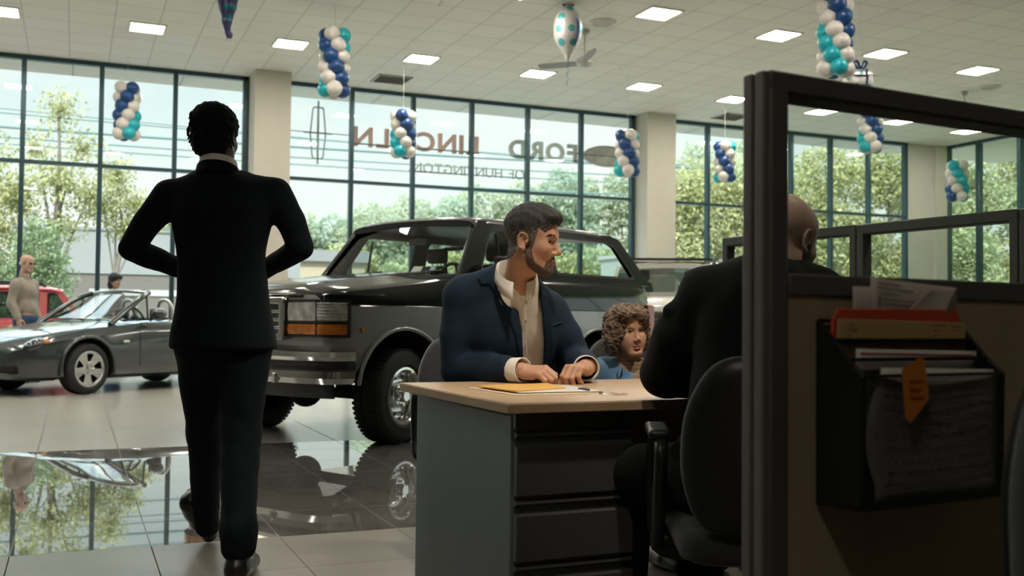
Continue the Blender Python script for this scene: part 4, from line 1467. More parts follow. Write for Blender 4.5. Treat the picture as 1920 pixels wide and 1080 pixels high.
for s_ in (1, -1):
    MB().tube([(-1.285, s_ * 0.895, 1.36), (-1.285, s_ * 0.815, 1.755)], 0.012, 6).obj('vent_window_post', m_plast, TRK)
    MB().bb((-1.98 - .09, s_ * 0.99 - 0.012, 1.13), (-1.98 + .09, s_ * 0.99 + 0.02, 1.165)).obj('door_handle', m_plast, TRK, bevel=0.006)
    MB().bb((-0.62, s_ * 1.0 - 0.008, 0.98), (-0.50, s_ * 1.0 + 0.012, 1.045)).obj('badge', m_plast, TRK, bevel=0.004)
    if s_ > 0:
        mo = MB().box((-1.08, s_ * 1.09, 1.46), (0.09, 0.18, 0.15)).obj('mirror', m_plast, TRK, bevel=0.025, bseg=3)
        MB().tube([(-1.03, s_ * 0.90, 1.40), (-1.06, s_ * 1.05, 1.43)], 0.02, 8).obj('mirror_arm', m_plast, mo)
    MB().bb((-3.73, s_ * 0.945 - 0.06, 0.80), (-3.58, s_ * 0.945 + 0.022, 1.16)).obj('tail_lamp', m_redl, TRK, bevel=0.015)
    MB().bb((-1.98, s_ * 0.99, 0.56), (-1.974, s_ * 1.0035, 1.06)).bb((-0.80, s_ * 0.99, 0.56), (-0.794, s_ * 1.0035, 1.06)).obj('door_gap', m_well, TRK)
mb = MB()
strip(mb, yb_, lambda y: -3.83 + 0.03 * (abs(y)) ** 2, [(0.0, 0.53), (0.12, 0.53), (0.12, 0.72), (0.0, 0.72)])
mb.obj('rear_bumper', m_chrome, TRK, smooth=35)
MB().loft([[(-0.74, -0.8, 1.05), (-0.74, 0.8, 1.05), (-0.74, 0.8, 1.345), (-0.74, -0.8, 1.345)], [(-1.08, -0.8, 1.05), (-1.08, 0.8, 1.05), (-1.05, 0.8, 1.31), (-1.05, -0.8, 1.31)]]).obj('dashboard', m_plast, TRK, bevel=0.02)
steering(TRK, (-1.27, 0.38, 1.33), 0.185)
for y in (-0.40, 0.40): front_seat(TRK, -1.55, y, 1.05, 1.52)
MB().loft([[(-2.45, -0.6, 1.05), (-2.45, 0.6, 1.05), (-2.30, 0.6, 1.05), (-2.30, -0.6, 1.05)], [(-2.60, -0.58, 1.42), (-2.60, 0.58, 1.42), (-2.48, 0.58, 1.42), (-2.48, -0.58, 1.42)]]).obj('rear_seat', m_seat, TRK, bevel=0.06, bseg=3)
MB().tube([(-2.2, 0.66, 1.06), (-2.15, 0.64, 1.72), (-2.15, -0.64, 1.72), (-2.2, -0.66, 1.06)], 0.022, 8).obj('roll_bar', m_plast, TRK)
MB().tube([(-0.99, 0.05, 1.76), (-1.05, 0.05, 1.73)], 0.01, 6).box((-1.07, 0.05, 1.70), (0.025, 0.22, 0.06)).obj('rear_view_mirror', m_plast, TRK)
for y0, mm, w_ in ((0.30, mat('sticker_pale', (0.66, 0.68, 0.62), 0.5), 0.12), (0.50, mat('sticker_blue', (0.06, 0.36, 0.55), 0.5), 0.07)):
    o_ = MB().quad((-0.715 - .06, y0 - w_ / 2, 1.385), (-0.715 - .06, y0 + w_ / 2, 1.385), (-0.768 - .06, y0 + w_ / 2, 1.455), (-0.768 - .06, y0 - w_ / 2, 1.455)).obj('windscreen_sticker', mm, TRK, solid=0.002)
    if w_ < .1: MB().quad((-0.725 - .06, y0 - .025, 1.397), (-0.725 - .06, y0 + .025, 1.397), (-0.755 - .06, y0 + .025, 1.443), (-0.755 - .06, y0 - .025, 1.443)).obj('sticker_face', mat('sticker_pale', (0.66, 0.68, 0.62), 0.5), o_, solid=0.004)
for y0, y1 in ((-0.70, -0.05), (0.05, 0.72)):
    MB().tube([(-0.64, y0, 1.37), (-0.70, (y0 + y1) / 2, 1.39), (-0.70, y1, 1.405)], 0.011, 6).obj('wiper', m_plast, TRK)

# ---- charcoal roadster, roof down
ax = Vector((0.906, -1.248)).normalized()
Lx, Fx = Vector((ax.x, ax.y, 0)), Vector((ax.y, -ax.x, 0))
MR = Matrix(((Fx.x, Lx.x, 0, -0.33), (Fx.y, Lx.y, 0, 14.61), (0, 0, 1, 0), (0, 0, 0, 1)))
RST = empty('roadster', mat=MR, label='charcoal two-seat roadster with its roof down, parked left of the striding man', cat='car')


def tsec(w, zb, zs, zt, deck=None):
    h = [(0, zb), (w * 0.78, zb), (w * 0.95, zb + 0.05), (w * 0.995, 0.36), (w, 0.50), (w * 0.985, zs * 0.55 + 0.26), (w * 0.955, zs - 0.09), (w * 0.90, zs - 0.025), (w * 0.82, zs)]
    if deck is None: h += [(w * 0.72, zs + (zt - zs) * .25), (w * 0.6, zs + (zt - zs) * 0.6), (w * 0.3, zt - 0.012), (0, zt)]
    else: h += [(w * 0.79, zs), (w * 0.77, deck), (w * 0.3, deck), (0, deck)]
    return h


sts = [(0.86, tsec(0.52, 0.24, 0.47, 0.52)), (0.83, tsec(0.66, 0.21, 0.53, 0.585)), (0.75, tsec(0.76, 0.19, 0.60, 0.66)), (0.58, tsec(0.84, 0.18, 0.685, 0.745)), (0.35, tsec(0.875, 0.18, 0.765, 0.81)), (0.0, tsec(0.89, 0.18, 0.83, 0.875)), (-0.3, tsec(0.885, 0.18, 0.865, 0.92)),
       (-0.62, tsec(0.88, 0.18, 0.895, 0.955)), (-0.80, tsec(0.878, 0.18, 0.915, 0.965)), (-0.84, tsec(0.878, 0.18, 0.92, 0.70, 0.62)), (-1.4, tsec(0.875, 0.18, 0.94, 0.6, 0.62)), (-1.86, tsec(0.875, 0.18, 0.955, 0.6, 0.62)), (-1.9, tsec(0.875, 0.18, 0.955, 0.97)), (-2.4, tsec(0.89, 0.18, 0.92, 0.95)), (-2.8, tsec(0.83, 0.22, 0.84, 0.87)), (-3.05, tsec(0.72, 0.28, 0.74, 0.77)), (-3.15, tsec(0.58, 0.34, 0.66, 0.68))]
car_body('body', sts, [m_charp, m_charp, m_well], lambda seg, x: 0, RST, ((0, 0), (-2.42, 0)), 0.375, 0.335, 0.56)
for x in (0, -2.42):
    for s_ in (1, -1):
        pts = [(x + 0.385 * math.cos(rad(a)), s_ * 0.878, 0.335 + 0.385 * math.sin(rad(a))) for a in range(-15, 196, 6)]
        MB().tube(pts, 0.022, 8).obj('arch_lip', m_charp, RST, smooth=60)
        wheel(RST, x, s_ * 0.775, 0.318, 0.225, 0.222, 'car', rad(4) if x == 0 else 0)
mb = MB().tube([(0, -0.7, 0.31), (0, 0.7, 0.31)], 0.04, 8)
mb.tube([(-2.42, -0.7, 0.31), (-2.42, 0.7, 0.31)], 0.04, 8)
mb.obj('axle', m_well, RST)
for s_ in (1, -1):
    R_ = Matrix.Rotation(s_ * rad(-38), 3, 'Z') @ Matrix.Rotation(rad(28), 3, 'Y')
    ho = MB().sphere((0.62, s_ * 0.665, 0.60), 1.0, 20, 12, (0.165, 0.155, 0.088), R_).obj('headlamp', mat('dark_lens', (0.05, 0.06, 0.07), 0.06, 0.5, coat=1.0), RST, smooth=180)
    MB().sphere((0.535, s_ * 0.775, 0.640), 1.0, 16, 10, (0.060, 0.050, 0.062), R_).obj('indicator', m_amber, ho, smooth=180)
    for dx in (0.64, 0.70): MB().sphere((dx, s_ * 0.60 - s_ * (dx - 0.64), 0.59), 0.042, 12, 8).obj('reflector', m_chrome, ho, smooth=180)
    MB().box((0.80, s_ * 0.50, 0.33), (0.14, 0.34, 0.11)).obj('air_intake', m_well, RST, bevel=0.03)
    MB().box((-0.56, s_ * 0.876, 0.655), (0.09, 0.03, 0.035)).obj('side_repeater', mat('clear_ribs', (0.75, 0.76, 0.74), 0.2, 0.3), RST, bevel=0.01)
    # mirror
    mo = MB().sphere((-0.98, s_ * 0.985, 1.02), 1.0, 18, 12, (0.09, 0.115, 0.075)).obj('mirror', m_charp, RST, smooth=180)
    MB().tube([(-0.93, s_ * 0.86, 0.93), (-0.96, s_ * 0.93, 0.98)], 0.022, 8).obj('mirror_stalk', m_plast, mo)
    # windscreen pillar and quarter light
    pl = catmull([(-0.40, s_ * 0.745, 0.872), (-0.73, s_ * 0.70, 1.09), (-0.96, s_ * 0.645, 1.23), (-1.13, s_ * 0.59, 1.30)], 5)
    MB().tube(pl, 0.036, 8).obj('windscreen_pillar', m_charp, RST, smooth=60)
    MB().tube([(-1.0, s_ * 0.74, 0.945), (-1.04, s_ * 0.655, 1.255)], 0.013, 6).obj('quarter_light_post', m_plast, RST)
    MB().add([(-0.62, s_ * 0.765, 0.94), (-1.0, s_ * 0.74, 0.945), (-1.04, s_ * 0.655, 1.24)], [(0, 1, 2)]).obj('quarter_light', m_cglass, RST)
    hp = catmull([(-1.60, s_ * 0.24, 0.93), (-1.59, s_ * 0.24, 1.10), (-1.57, s_ * 0.31, 1.20), (-1.57, s_ * 0.45, 1.20), (-1.59, s_ * 0.52, 1.10), (-1.60, s_ * 0.52, 0.93)], 6)
    MB().tube(hp, 0.026, 10).obj('roll_hoop', mat('hoop_silver', (0.62, 0.64, 0.64), 0.3, 0.5), RST, smooth=60)
    front_seat(RST, -1.22, s_ * 0.37, 0.62, 0.92, mat('seat_leather', (0.045, 0.04, 0.037), 0.5))
    MB().bb((-1.91, s_ * 0.874, 0.34), (-1.905, s_ * 0.881, 0.93)).bb((-0.78, s_ * 0.874, 0.34), (-0.775, s_ * 0.881, 0.9)).obj('door_gap', m_well, RST)
    MB().box((-1.72, s_ * 0.868, 0.80), (0.16, 0.03, 0.035)).obj('door_handle', m_alloy, RST, bevel=0.01)
    MB().tube([(-0.58, s_ * 0.1 - 0.25, 0.965), (-0.66, s_ * 0.1 + 0.05, 0.995), (-0.67, s_ * .1 + 0.35, 0.99)], 0.012, 6).obj('wiper', m_plast, RST)
mb = MB().tube(catmull([(-1.13, -0.59, 1.30), (-1.09, -0.3, 1.322), (-1.08, 0, 1.328), (-1.09, 0.3, 1.322), (-1.13, 0.59, 1.30)], 5), 0.022, 8)
mb.obj('windscreen_header', m_alloy, RST, smooth=60)
rr_ = []
for i in range(9):
    q = i / 8
    row = []
    for j in range(15):
        p = j / 14 * 2 - 1
        xc = -0.40 - 0.70 * q
        zc = 0.95 + 0.375 * q - 0.02 * math.sin(PI * q)
        row.append((xc - (0.12 - 0.05 * q) * p * p, p * (0.73 - 0.14 * q), zc - 0.02 * p * p))
    rr_.append(row)
MB().loft(rr_, cap=False, close=False).obj('windscreen', m_cglass, RST, smooth=180)
MB().loft([[(-0.68, -0.66, 0.70), (-0.68, 0.66, 0.70), (-0.68, 0.66, 0.94), (-0.68, -0.66, 0.94)], [(-1.0, -0.66, 0.70), (-1.0, 0.66, 0.70), (-0.98, 0.66, 0.93), (-0.98, -0.66, 0.93)]]).obj('dashboard', m_plast, RST, bevel=0.03)
steering(RST, (-1.10, 0.36, 0.95), 0.175)
MB().box((0.86, 0, 0.42), (0.03, 0.42, 0.16)).obj('grille', m_well, RST, bevel=0.02)


# ---- two plain cars: pale SUV indoors and red wagon outdoors
def plain_car(name, M_, label, pm, dims, nose_mat, lamps=True, rails=True):
    root = empty(name, mat=M_, label=label, cat='car')
    w, hb_, zr, xf, wb, xr, r = dims       # half width, belt, roof z, front overhang, wheelbase, rear end, wheel radius

    def sec(w_, zb, zt, deck=None):
        h = [(0, zb), (w_ * 0.8, zb), (w_ * 0.96, zb + 0.06), (w_, 0.60), (w_ * 1.0, 0.5 * (0.6 + zt - 0.16)), (w_ * 0.985, zt - 0.16), (w_ * 0.95, zt - 0.05), (w_ * 0.88, zt)]
        h += [(w_ * 0.6, zt + 0.02), (w_ * 0.3, zt + 0.035), (0, zt + 0.04)] if deck is None else [(w_ * 0.84, zt), (w_ * 0.82, deck), (0, deck)]
        return h
    hz = hb_
    s_ = [(xf, sec(w * 0.80, 0.42, hz - 0.28)), (xf - 0.05, sec(w * 0.90, 0.32, hz - 0.20)), (xf - 0.2, sec(w * 0.97, 0.28, hz - 0.13)), (0.2, sec(w, 0.26, hz - 0.09)), (-0.5, sec(w, 0.26, hz - 0.02)), (-0.72, sec(w, 0.26, hz, 0.8)), (xr + 0.4, sec(w, 0.28, hz, 0.8)), (xr + 0.1, sec(w * 0.97, 0.32, hz, 0.8)), (xr, sec(w * 0.9, 0.4, hz - 0.02))]
    # equal point counts
    n_ = max(len(h) for _, h in s_)
    s_ = [(x, h if len(h) == n_ else h[:-1] + [(h[-1][0] + 1e-4 * (n_ - len(h) - k), h[-1][1]) for k in range(n_ - len(h))] + [h[-1]]) for x, h in s_]
    car_body('body', s_, [pm, pm, m_well], lambda seg, x: 0, root, ((0, 0), (-wb, 0)), r + 0.055, r + 0.02, w * 0.66)
    for x in (0, -wb):
        for q in (1, -1): wheel(root, x, q * (w - 0.12), r, 0.22, r * 0.66, 'car')
    hh = zr - hb_ - 0.06
    sdx = dict(belt=hb_, yb=w * 0.90, lean=0.30, roofz=zr - 0.07,
               outline=[(-0.60, -0.02), (-1.15, hh), (xr + 0.55, hh), (xr + 0.1, 0.0), (xr + 0.1, -0.02)],
               holes=[[(-0.98, 0.03), (-1.34, hh - 0.06), (-1.85, hh - 0.06), (-1.85, 0.03)], [(-1.98, 0.03), (-1.98, hh - 0.06), (-2.75, hh - 0.06), (-2.75, 0.03)], [(-2.88, 0.03), (-2.88, hh - 0.06), (xr + 0.62, hh - 0.06), (xr + 0.30, 0.03)]],
               roof=[(-1.12, -0.03, w * 0.76), (-1.3, 0, w * 0.78), (-2.2, 0.01, w * 0.785), (xr + 0.7, -0.01, w * 0.77), (xr + 0.5, -0.05, w * 0.75)],
               front=((-0.56, w * 0.86, hb_ - 0.01), (-1.13, w * 0.74, zr - 0.085), 0.16), rear=((xr + 0.08, w * 0.86, hb_), (xr + 0.53, w * 0.72, zr - 0.10), -0.04))
    greenhouse(root, sdx, pm, pm, m_cglass_d, m_cglass_d)
    for y in (-0.38, 0.38): front_seat(root, -1.45, y, 0.8, hb_ + 0.2)
    MB().bb((-0.95, -w * .8, 0.8), (-0.66, w * .8, hb_ - 0.01)).obj('dashboard', m_plast, root)
    if rails:
        for q in (1, -1): MB().tube([(-1.3, q * w * 0.66, zr - 0.01), (-1.4, q * w * 0.66, zr + 0.06), (xr + 0.9, q * w * 0.66, zr + 0.06), (xr + 0.8, q * w * 0.66, zr - 0.01)], 0.022, 8).obj('roof_rail', m_plast, root)
        MB().bb((-1.55, -w * 0.66, zr + 0.05), (-1.45, w * 0.66, zr + 0.085)).bb((-2.5, -w * 0.66, zr + 0.05), (-2.4, w * 0.66, zr + 0.085)).obj('crossbars', m_plast, root)
    con = lambda y: interp(abs(y), (0.0, w * 0.6, w * 0.80, w * 0.90, w * 0.97, w), (xf + 0.006, xf + 0.004, xf + 0.002, xf - 0.048, xf - 0.195, xf - 0.5))
    mb_ = MB()
    for k in range(4): strip(mb_, ysf(-w * 0.52, w * 0.52), con, [(-0.02, hz - 0.26 - 0.075 * k), (0.035, hz - 0.265 - 0.075 * k), (0.035, hz - 0.305 - 0.075 * k), (-0.02, hz - 0.31 - 0.075 * k)])
    mb_.obj('grille', nose_mat, root)
    for q in (1, -1):
        mb_ = MB()
        strip(mb_, [q * y for y in ysf(w * 0.56, w * 0.93)], con, [(-0.02, hz - 0.33), (0.04, hz - 0.34), (0.045, hz - 0.42), (0.03, hz - 0.47), (-0.02, hz - 0.48)])
        mb_.obj('headlamp', m_lens, root, smooth=40)
        mb_ = MB().bb((xr - 0.02, q * w * 0.86 - 0.08, hz - 0.42), (xr + 0.14, q * w * 0.86 + 0.08, hz - 0.08))
        mb_.obj('tail_lamp', m_redl, root, bevel=0.02)
        mo_ = MB().box((-0.92, q * (w + 0.10), hb_ + 0.09), (0.10, 0.18, 0.13)).obj('mirror', pm, root, bevel=0.03)
        MB().tube([(-0.88, q * w * 0.88, hb_ + 0.02), (-0.9, q * (w + 0.05), hb_ + 0.05)], 0.02, 6).obj('mirror_arm', m_plast, mo_)
    mb_ = MB()
    strip(mb_, ysf(-w * 0.9, w * 0.9), con, [(-0.06, 0.40), (0.04, 0.41), (0.06, 0.50), (0.04, 0.56), (-0.06, 0.57)])
    mb_.obj('front_bumper', pm, root, smooth=40)
    return root


def car_matrix(x, y, deg):
    return Matrix.Translation((x, y, 0)) @ Matrix.Rotation(rad(deg), 4, 'Z')


plain_car('utility_wagon', car_matrix(7.30, 11.65, -118), 'pale four-door wagon with dark roof rails parked behind the black truck', m_whitep, (0.97, 1.37, 1.83, 0.88, 2.8, -3.75, 0.39), m_chrome)
rc = plain_car('red_wagon', Matrix.Translation((0, 0, -0.06)) @ car_matrix(-3.35, 22.0, 180), 'red wagon parked outside the window behind the bald man', m_redp, (0.93, 0.95, 1.60, 0.85, 2.7, -3.65, 0.36), m_plast, rails=True)
# ------------------------------------------------------------------ desk
DZ = 0.762
m_oak = mat('oak_laminate', (0.52, 0.37, 0.225), 0.33, var=0.10, vscale=3.0, stretch=(2, 14, 14))
m_oakedge = mat('oak_edge', (0.42, 0.29, 0.17), 0.45, var=0.06, vscale=6)
m_steel = mat('desk_steel', (0.11, 0.135, 0.14), 0.45, 0.0, var=0.03, bump=0.04, bscale=5)
m_steel_d = mat('drawer_steel', (0.075, 0.074, 0.071), 0.42, 0.0, var=0.03)
desk = empty('desk', (1.05, 2.485, 0), rad(1.0), 'oak topped desk with a grey steel drawer pedestal where the suited man sits', 'desk')
DW, DD = 1.62, 0.925
MB().bb((0, 0, DZ - 0.028), (DW, DD, DZ - 0.001)).obj('desk_edge', m_oakedge, desk, bevel=0.003)
MB().bb((0.002, 0.002, DZ - 0.002), (DW - 0.002, DD - 0.002, DZ)).obj('desk_top', m_oak, desk)
px0, px1, py0, py1 = 0.04, 0.412, 0.05, 0.86
ped = MB().bb((px0, py0 + 0.012, 0.02), (px1, py1, DZ - 0.03)).obj('pedestal', m_steel, desk, bevel=0.012, bseg=3)
MB().bb((px0 + 0.02, py0 + 0.03, 0.0), (px1 - 0.02, py1 - 0.03, 0.03)).obj('plinth', m_plast, ped)
f = MB().bb((px0 + 0.004, py0 - 0.002, 0.688), (px1 - 0.004, py0 + 0.02, DZ - 0.032))
f.obj('top_rail', m_steel_d, desk, bevel=0.003)
MB().lathe([(0.0, 0.004), (0.008, 0.004), (0.011, 0.0)], 20, Matrix.Translation((px1 - 0.045, py0 - 0.002, 0.712)) @ Matrix.Rotation(PI / 2, 4, 'X')).obj('lock', m_plast, desk)
for z0, z1 in ((0.508, 0.678), (0.334, 0.496), (0.06, 0.322)):
    d = MB().bb((px0 + 0.006, py0 - 0.008, z0), (px1 - 0.006, py0 + 0.02, z1 - 0.042)).obj('drawer', m_steel_d, desk, bevel=0.004)
    hd = MB()       # sloping full-width finger pull
    prof = [(py0 + 0.018, z1), (py0 - 0.002, z1), (py0 - 0.004, z1 - 0.008), (py0 + 0.014, z1 - 0.020), (py0 + 0.012, z1 - 0.030), (py0 - 0.008, z1 - 0.040), (py0 - 0.008, z1 - 0.046), (py0 + 0.018, z1 - 0.046)]
    hd.loft([[(x, a, b) for a, b in prof] for x in (px0 + 0.006, px1 - 0.006)])
    hd.obj('handle', m_steel_d, d)
MB().bb((DW - 0.07, 0.06, 0), (DW - 0.04, DD - 0.06, DZ - 0.03)).obj('end_panel', m_steel, desk)
MB().bb((px1, DD - 0.20, 0.30), (DW - 0.07, DD - 0.18, DZ - 0.03)).obj('modesty_panel', m_steel_d, desk)

# ------------------------------------------------------------------ swivel chairs
m_chfab = mat('chair_cloth', (0.030, 0.034, 0.036), 0.95, bump=0.25, bscale=260, sheen=0.3)
m_chplast = mat('chair_plastic', (0.010, 0.012, 0.013), 0.38)


def office_chair(label):
    t = empty('swivel_chair', (0, 0, 0), 0, label, 'chair', 'swivel chairs round the desk')
    for k in range(5):                       # five-arm base with twin casters
        a = rad(90 + 72 * k)
        dx, dy = math.cos(a), math.sin(a)
        leg = MB().tube([(0.03 * dx, 0.03 * dy, 0.115), (0.15 * dx, 0.15 * dy, 0.105), (0.27 * dx, 0.27 * dy, 0.088), (0.298 * dx, 0.298 * dy, 0.074)], [0.030, 0.026, 0.021, 0.017], 8).obj('base_leg', m_chplast, t, smooth=50)
        c = MB()
        for s_ in (-1, 1):
            p = Vector((0.30 * dx - dy * 0.020 * s_, 0.30 * dy + dx * 0.020 * s_, 0.029))
            q = Vector((-dy * 0.009 * s_, dx * 0.009 * s_, 0))
            c.cyl(p - q, p + q, 0.029, n=18)
        c.tube([(0.298 * dx, 0.298 * dy, 0.03), (0.298 * dx, 0.298 * dy, 0.078)], 0.008, 8)
        c.obj('caster', m_chplast, leg, smooth=40)
    MB().cyl((0, 0, 0.09), (0, 0, 0.25), 0.032, n=16).cyl((0, 0, 0.25), (0, 0, 0.42), 0.018, n=14).obj('gas_column', m_chplast, t, smooth=40)
    MB().box((0, -0.01, 0.415), (0.20, 0.28, 0.035)).obj('seat_plate', m_chplast, t, bevel=0.008)
    sx = rounded([(-0.245, -0.24), (0.245, -0.24), (0.255, 0.20), (0.2, 0.24), (-0.2, 0.24), (-0.255, 0.20)], 0.09, 5)
    s_ = MB().loft([[(x * k, y * k, z) for x, y in sx] for z, k in ((0.425, 0.90), (0.435, 0.97), (0.455, 1.0), (0.480, 1.0), (0.498, 0.96), (0.505, 0.86))])
    s_.obj('seat', m_chfab, t, smooth=60)
    bx = rounded([(-0.20, 0.0), (0.20, 0.0), (0.245, 0.12), (0.24, 0.28), (0.17, 0.405), (-0.17, 0.405), (-0.24, 0.28), (-0.245, 0.12)], 0.09, 5)

    def bfn(k, dy):
        out = []
        for x, z in bx:
            xx, zz = x * k, 0.20 + (z - 0.20) * k
            out.append((xx, -0.235 + dy + 0.10 * (zz - 0.15) ** 2 * -1.0 - 0.05 * zz + 0.35 * xx * xx, 0.50 + zz))
        return out
    bk = MB().loft([bfn(0.86, 0.035), bfn(0.95, 0.028), bfn(1.0, 0.010), bfn(1.0, -0.012), bfn(0.97, -0.020)])
    bo = bk.obj('backrest', m_chfab, t, smooth=60)
    MB().loft([bfn(0.97, -0.018), bfn(0.98, -0.026), bfn(0.93, -0.038), bfn(0.80, -0.046)]).obj('back_shell', m_chplast, bo, smooth=50)
    MB().tube([(0, -0.12, 0.415), (0, -0.25, 0.425), (0, -0.285, 0.50), (0, -0.285, 0.66)], 0.026, 8, flat=0.5).obj('back_bar', m_chplast, t, smooth=50)
    for s_ in (-1, 1):
        pts = catmull([(s_ * 0.15, 0.06, 0.418), (s_ * 0.275, 0.07, 0.43), (s_ * 0.288, 0.10, 0.50), (s_ * 0.288, 0.13, 0.65), (s_ * 0.285, 0.08, 0.695), (s_ * 0.282, -0.06, 0.695), (s_ * 0.282, -0.12, 0.66), (s_ * 0.285, -0.10, 0.50), (s_ * 0.275, -0.07, 0.43), (s_ * 0.15, -0.06, 0.418)], 5)
        MB().tube(pts, 0.017, 8).obj('arm_loop', m_chplast, t, smooth=60)
        MB().box((s_ * 0.284, 0.0, 0.708), (0.056, 0.22, 0.026)).obj('arm_pad', m_chplast, t, bevel=0.011, bseg=3)
    return t


ch0 = office_chair('charcoal swivel chair under the man in the navy jacket')
CH = [((1.545, 3.83, 0), 178, None), ((2.31, 3.93, 0), 162, 'charcoal swivel chair under the curly haired child'), ((1.60, 2.10, 0), -28, 'black swivel chair under the bald salesman in front of the desk'), ((1.245, 0.62, 0), 180, 'dark chair back cut by the right picture edge before the wire pocket rack')]
for i, (loc, a, lb) in enumerate(CH):
    c = ch0 if i == 0 else copy_tree(ch0)
    c.location = loc
    c.rotation_euler = (0, 0, rad(a))
    if lb: c['label'] = lb
    if i == 3: c.scale = (1.04, 1.04, 1.04)

# ------------------------------------------------------------------ office partitions
m_parfr = mat('partition_frame', (0.10, 0.094, 0.084), 0.5, var=0.04)
m_parfr2 = mat('partition_frame_grey', (0.085, 0.095, 0.095), 0.45, 0.2, var=0.04)
m_parfab = mat('partition_cloth', (0.36, 0.27, 0.165), 0.95, var=0.06, bump=0.2, bscale=300)
m_parglass = glass_mat('partition_glass', (0.93, 0.955, 0.94), 0.9)


def partition(o, ex, L_, label, fr=m_parfr, H=1.37, sill=(1.022, 1.057), top=0.034, w_=0.055, post=0.038):
    """office screen: from point o along ex, fabric below, glass above"""
    ex = Vector(ex).normalized()
    Mx = Matrix(((ex.x, -ex.y, 0, o[0]), (ex.y, ex.x, 0, o[1]), (0, 0, 1, 0), (0, 0, 0, 1)))
    t = empty('office_partition', mat=Mx, label=label, cat='partition', group='office partitions round the desk')
    y0, y1 = 0.0, w_
    f_ = MB().bb((0, y0, H - top), (L_, y1, H))
    f_.obj('top_rail', fr, t, bevel=0.005)
    for a, b in ((0, post), (L_ - post, L_)):
        MB().bb((a, y0, 0.0), (b, y1, H - top + 0.01)).obj('post', fr, t, bevel=0.005)
    MB().bb((post, y0, sill[0]), (L_ - post, y1, sill[1])).obj('sill_rail', fr, t, bevel=0.004)
    MB().bb((post, y0, 0.06), (L_ - post, y1, 0.12)).obj('kick_rail', fr, t)
    MB().bb((post, y0 + 0.004, 0.115), (L_ - post, y1 - 0.004, sill[0] + 0.003)).obj('cloth_panel', m_parfab, t)
    gp = MB().bb((post - 0.006, w_ / 2 - 0.003, sill[1] - 0.005), (L_ - post + 0.006, w_ / 2 + 0.003, H - top + 0.005)).obj('glass', m_parglass, t)
    fm = MB()
    for a, b in ((y0 - 0.002, y0 + 0.003), ):
        fm.bb((post, a, H - top - 0.002), (L_ - post, y1, H - top))
    fm.obj('glazing_bead', m_plast, t)
    return t, Mx


e1 = Vector((0.9958, 0.0913, 0))
par, MPAR = partition((0.976, 1.288), e1, 1.50, 'near dark framed office partition with a glass strip and tan cloth, holding the wire rack')
e2 = Vector((-0.0995, 0.995, 0))
p1 = Vector((2.831, 3.196, 0))
# an end cap with a slot on the free edge
MB().T if False else None
ec = MB()
ec.T = MPAR
ec.bb((-0.012, 0.004, 0.0), (0.001, 0.024, 1.368)).bb((-0.012, 0.031, 0.0), (0.001, 0.051, 1.368))
ecap = ec.obj('end_cap', mat('partition_cap', (0.15, 0.142, 0.125), 0.45), None, bevel=0.003)
ecap.parent = par
ecap.matrix_parent_inverse = MPAR.inverted()
KIDS[par.name].append(ecap)


def run(s0, s1, label):
    a = p1 + e2 * s1
    partition((a.x, a.y), -e2, s1 - s0, label, m_parfr2, 1.372, (1.06, 1.09), 0.040, 0.05, 0.034)


run(0.002, 0.80, 'glazed grey partition farthest behind the desk, its end post beside the pale wagon')
run(-0.70, -0.002, 'middle glazed grey partition right of the bald salesman head')
run(-1.45, -0.704, 'nearest glazed grey partition of the side row, at the right picture edge')

# ------------------------------------------------------------------ wire pocket rack on the near partition
m_wirer = mat('rack_wire', (0.008, 0.009, 0.010), 0.45, 0.3)


def mesh_mat():
    m = bpy.data.materials.new('rack_mesh')
    m.use_nodes = True
    t = m.node_tree
    b = t.nodes['Principled BSDF']
    b.inputs['Base Color'].default_value = (0.008, 0.009, 0.01, 1)
    b.inputs['Roughness'].default_value = 0.5
    tcn = t.nodes.new('ShaderNodeTexCoord')
    vm = t.nodes.new('ShaderNodeVectorMath')
    vm.operation = 'SCALE'
    vm.inputs['Scale'].default_value = 1 / 0.0045
    t.links.new(tcn.outputs['Object'], vm.inputs[0])
    fr_ = t.nodes.new('ShaderNodeVectorMath')
    fr_.operation = 'FRACTION'
    t.links.new(vm.outputs[0], fr_.inputs[0])
    sp = t.nodes.new('ShaderNodeSeparateXYZ')
    t.links.new(fr_.outputs[0], sp.inputs[0])
    mn = t.nodes.new('ShaderNodeMath')
    mn.operation = 'MINIMUM'
    ad = t.nodes.new('ShaderNodeMath')
    ad.operation = 'MAXIMUM'
    t.links.new(sp.outputs['X'], ad.inputs[0])
    t.links.new(sp.outputs['Y'], ad.inputs[1])
    lt1 = t.nodes.new('ShaderNodeMath')
    lt1.operation = 'LESS_THAN'
    lt1.inputs[1].default_value = 0.30
    t.links.new(sp.outputs['X'], lt1.inputs[0])
    lt2 = t.nodes.new('ShaderNodeMath')
    lt2.operation = 'LESS_THAN'
    lt2.inputs[1].default_value = 0.30
    t.links.new(sp.outputs['Z'], lt2.inputs[0])
    mxm = t.nodes.new('ShaderNodeMath')
    mxm.operation = 'MAXIMUM'
    t.links.new(lt1.outputs[0], mxm.inputs[0])
    t.links.new(lt2.outputs[0], mxm.inputs[1])
    t.nodes.remove(mn)
    t.nodes.remove(ad)
    t.links.new(mxm.outputs[0], b.inputs['Alpha'])
    return m


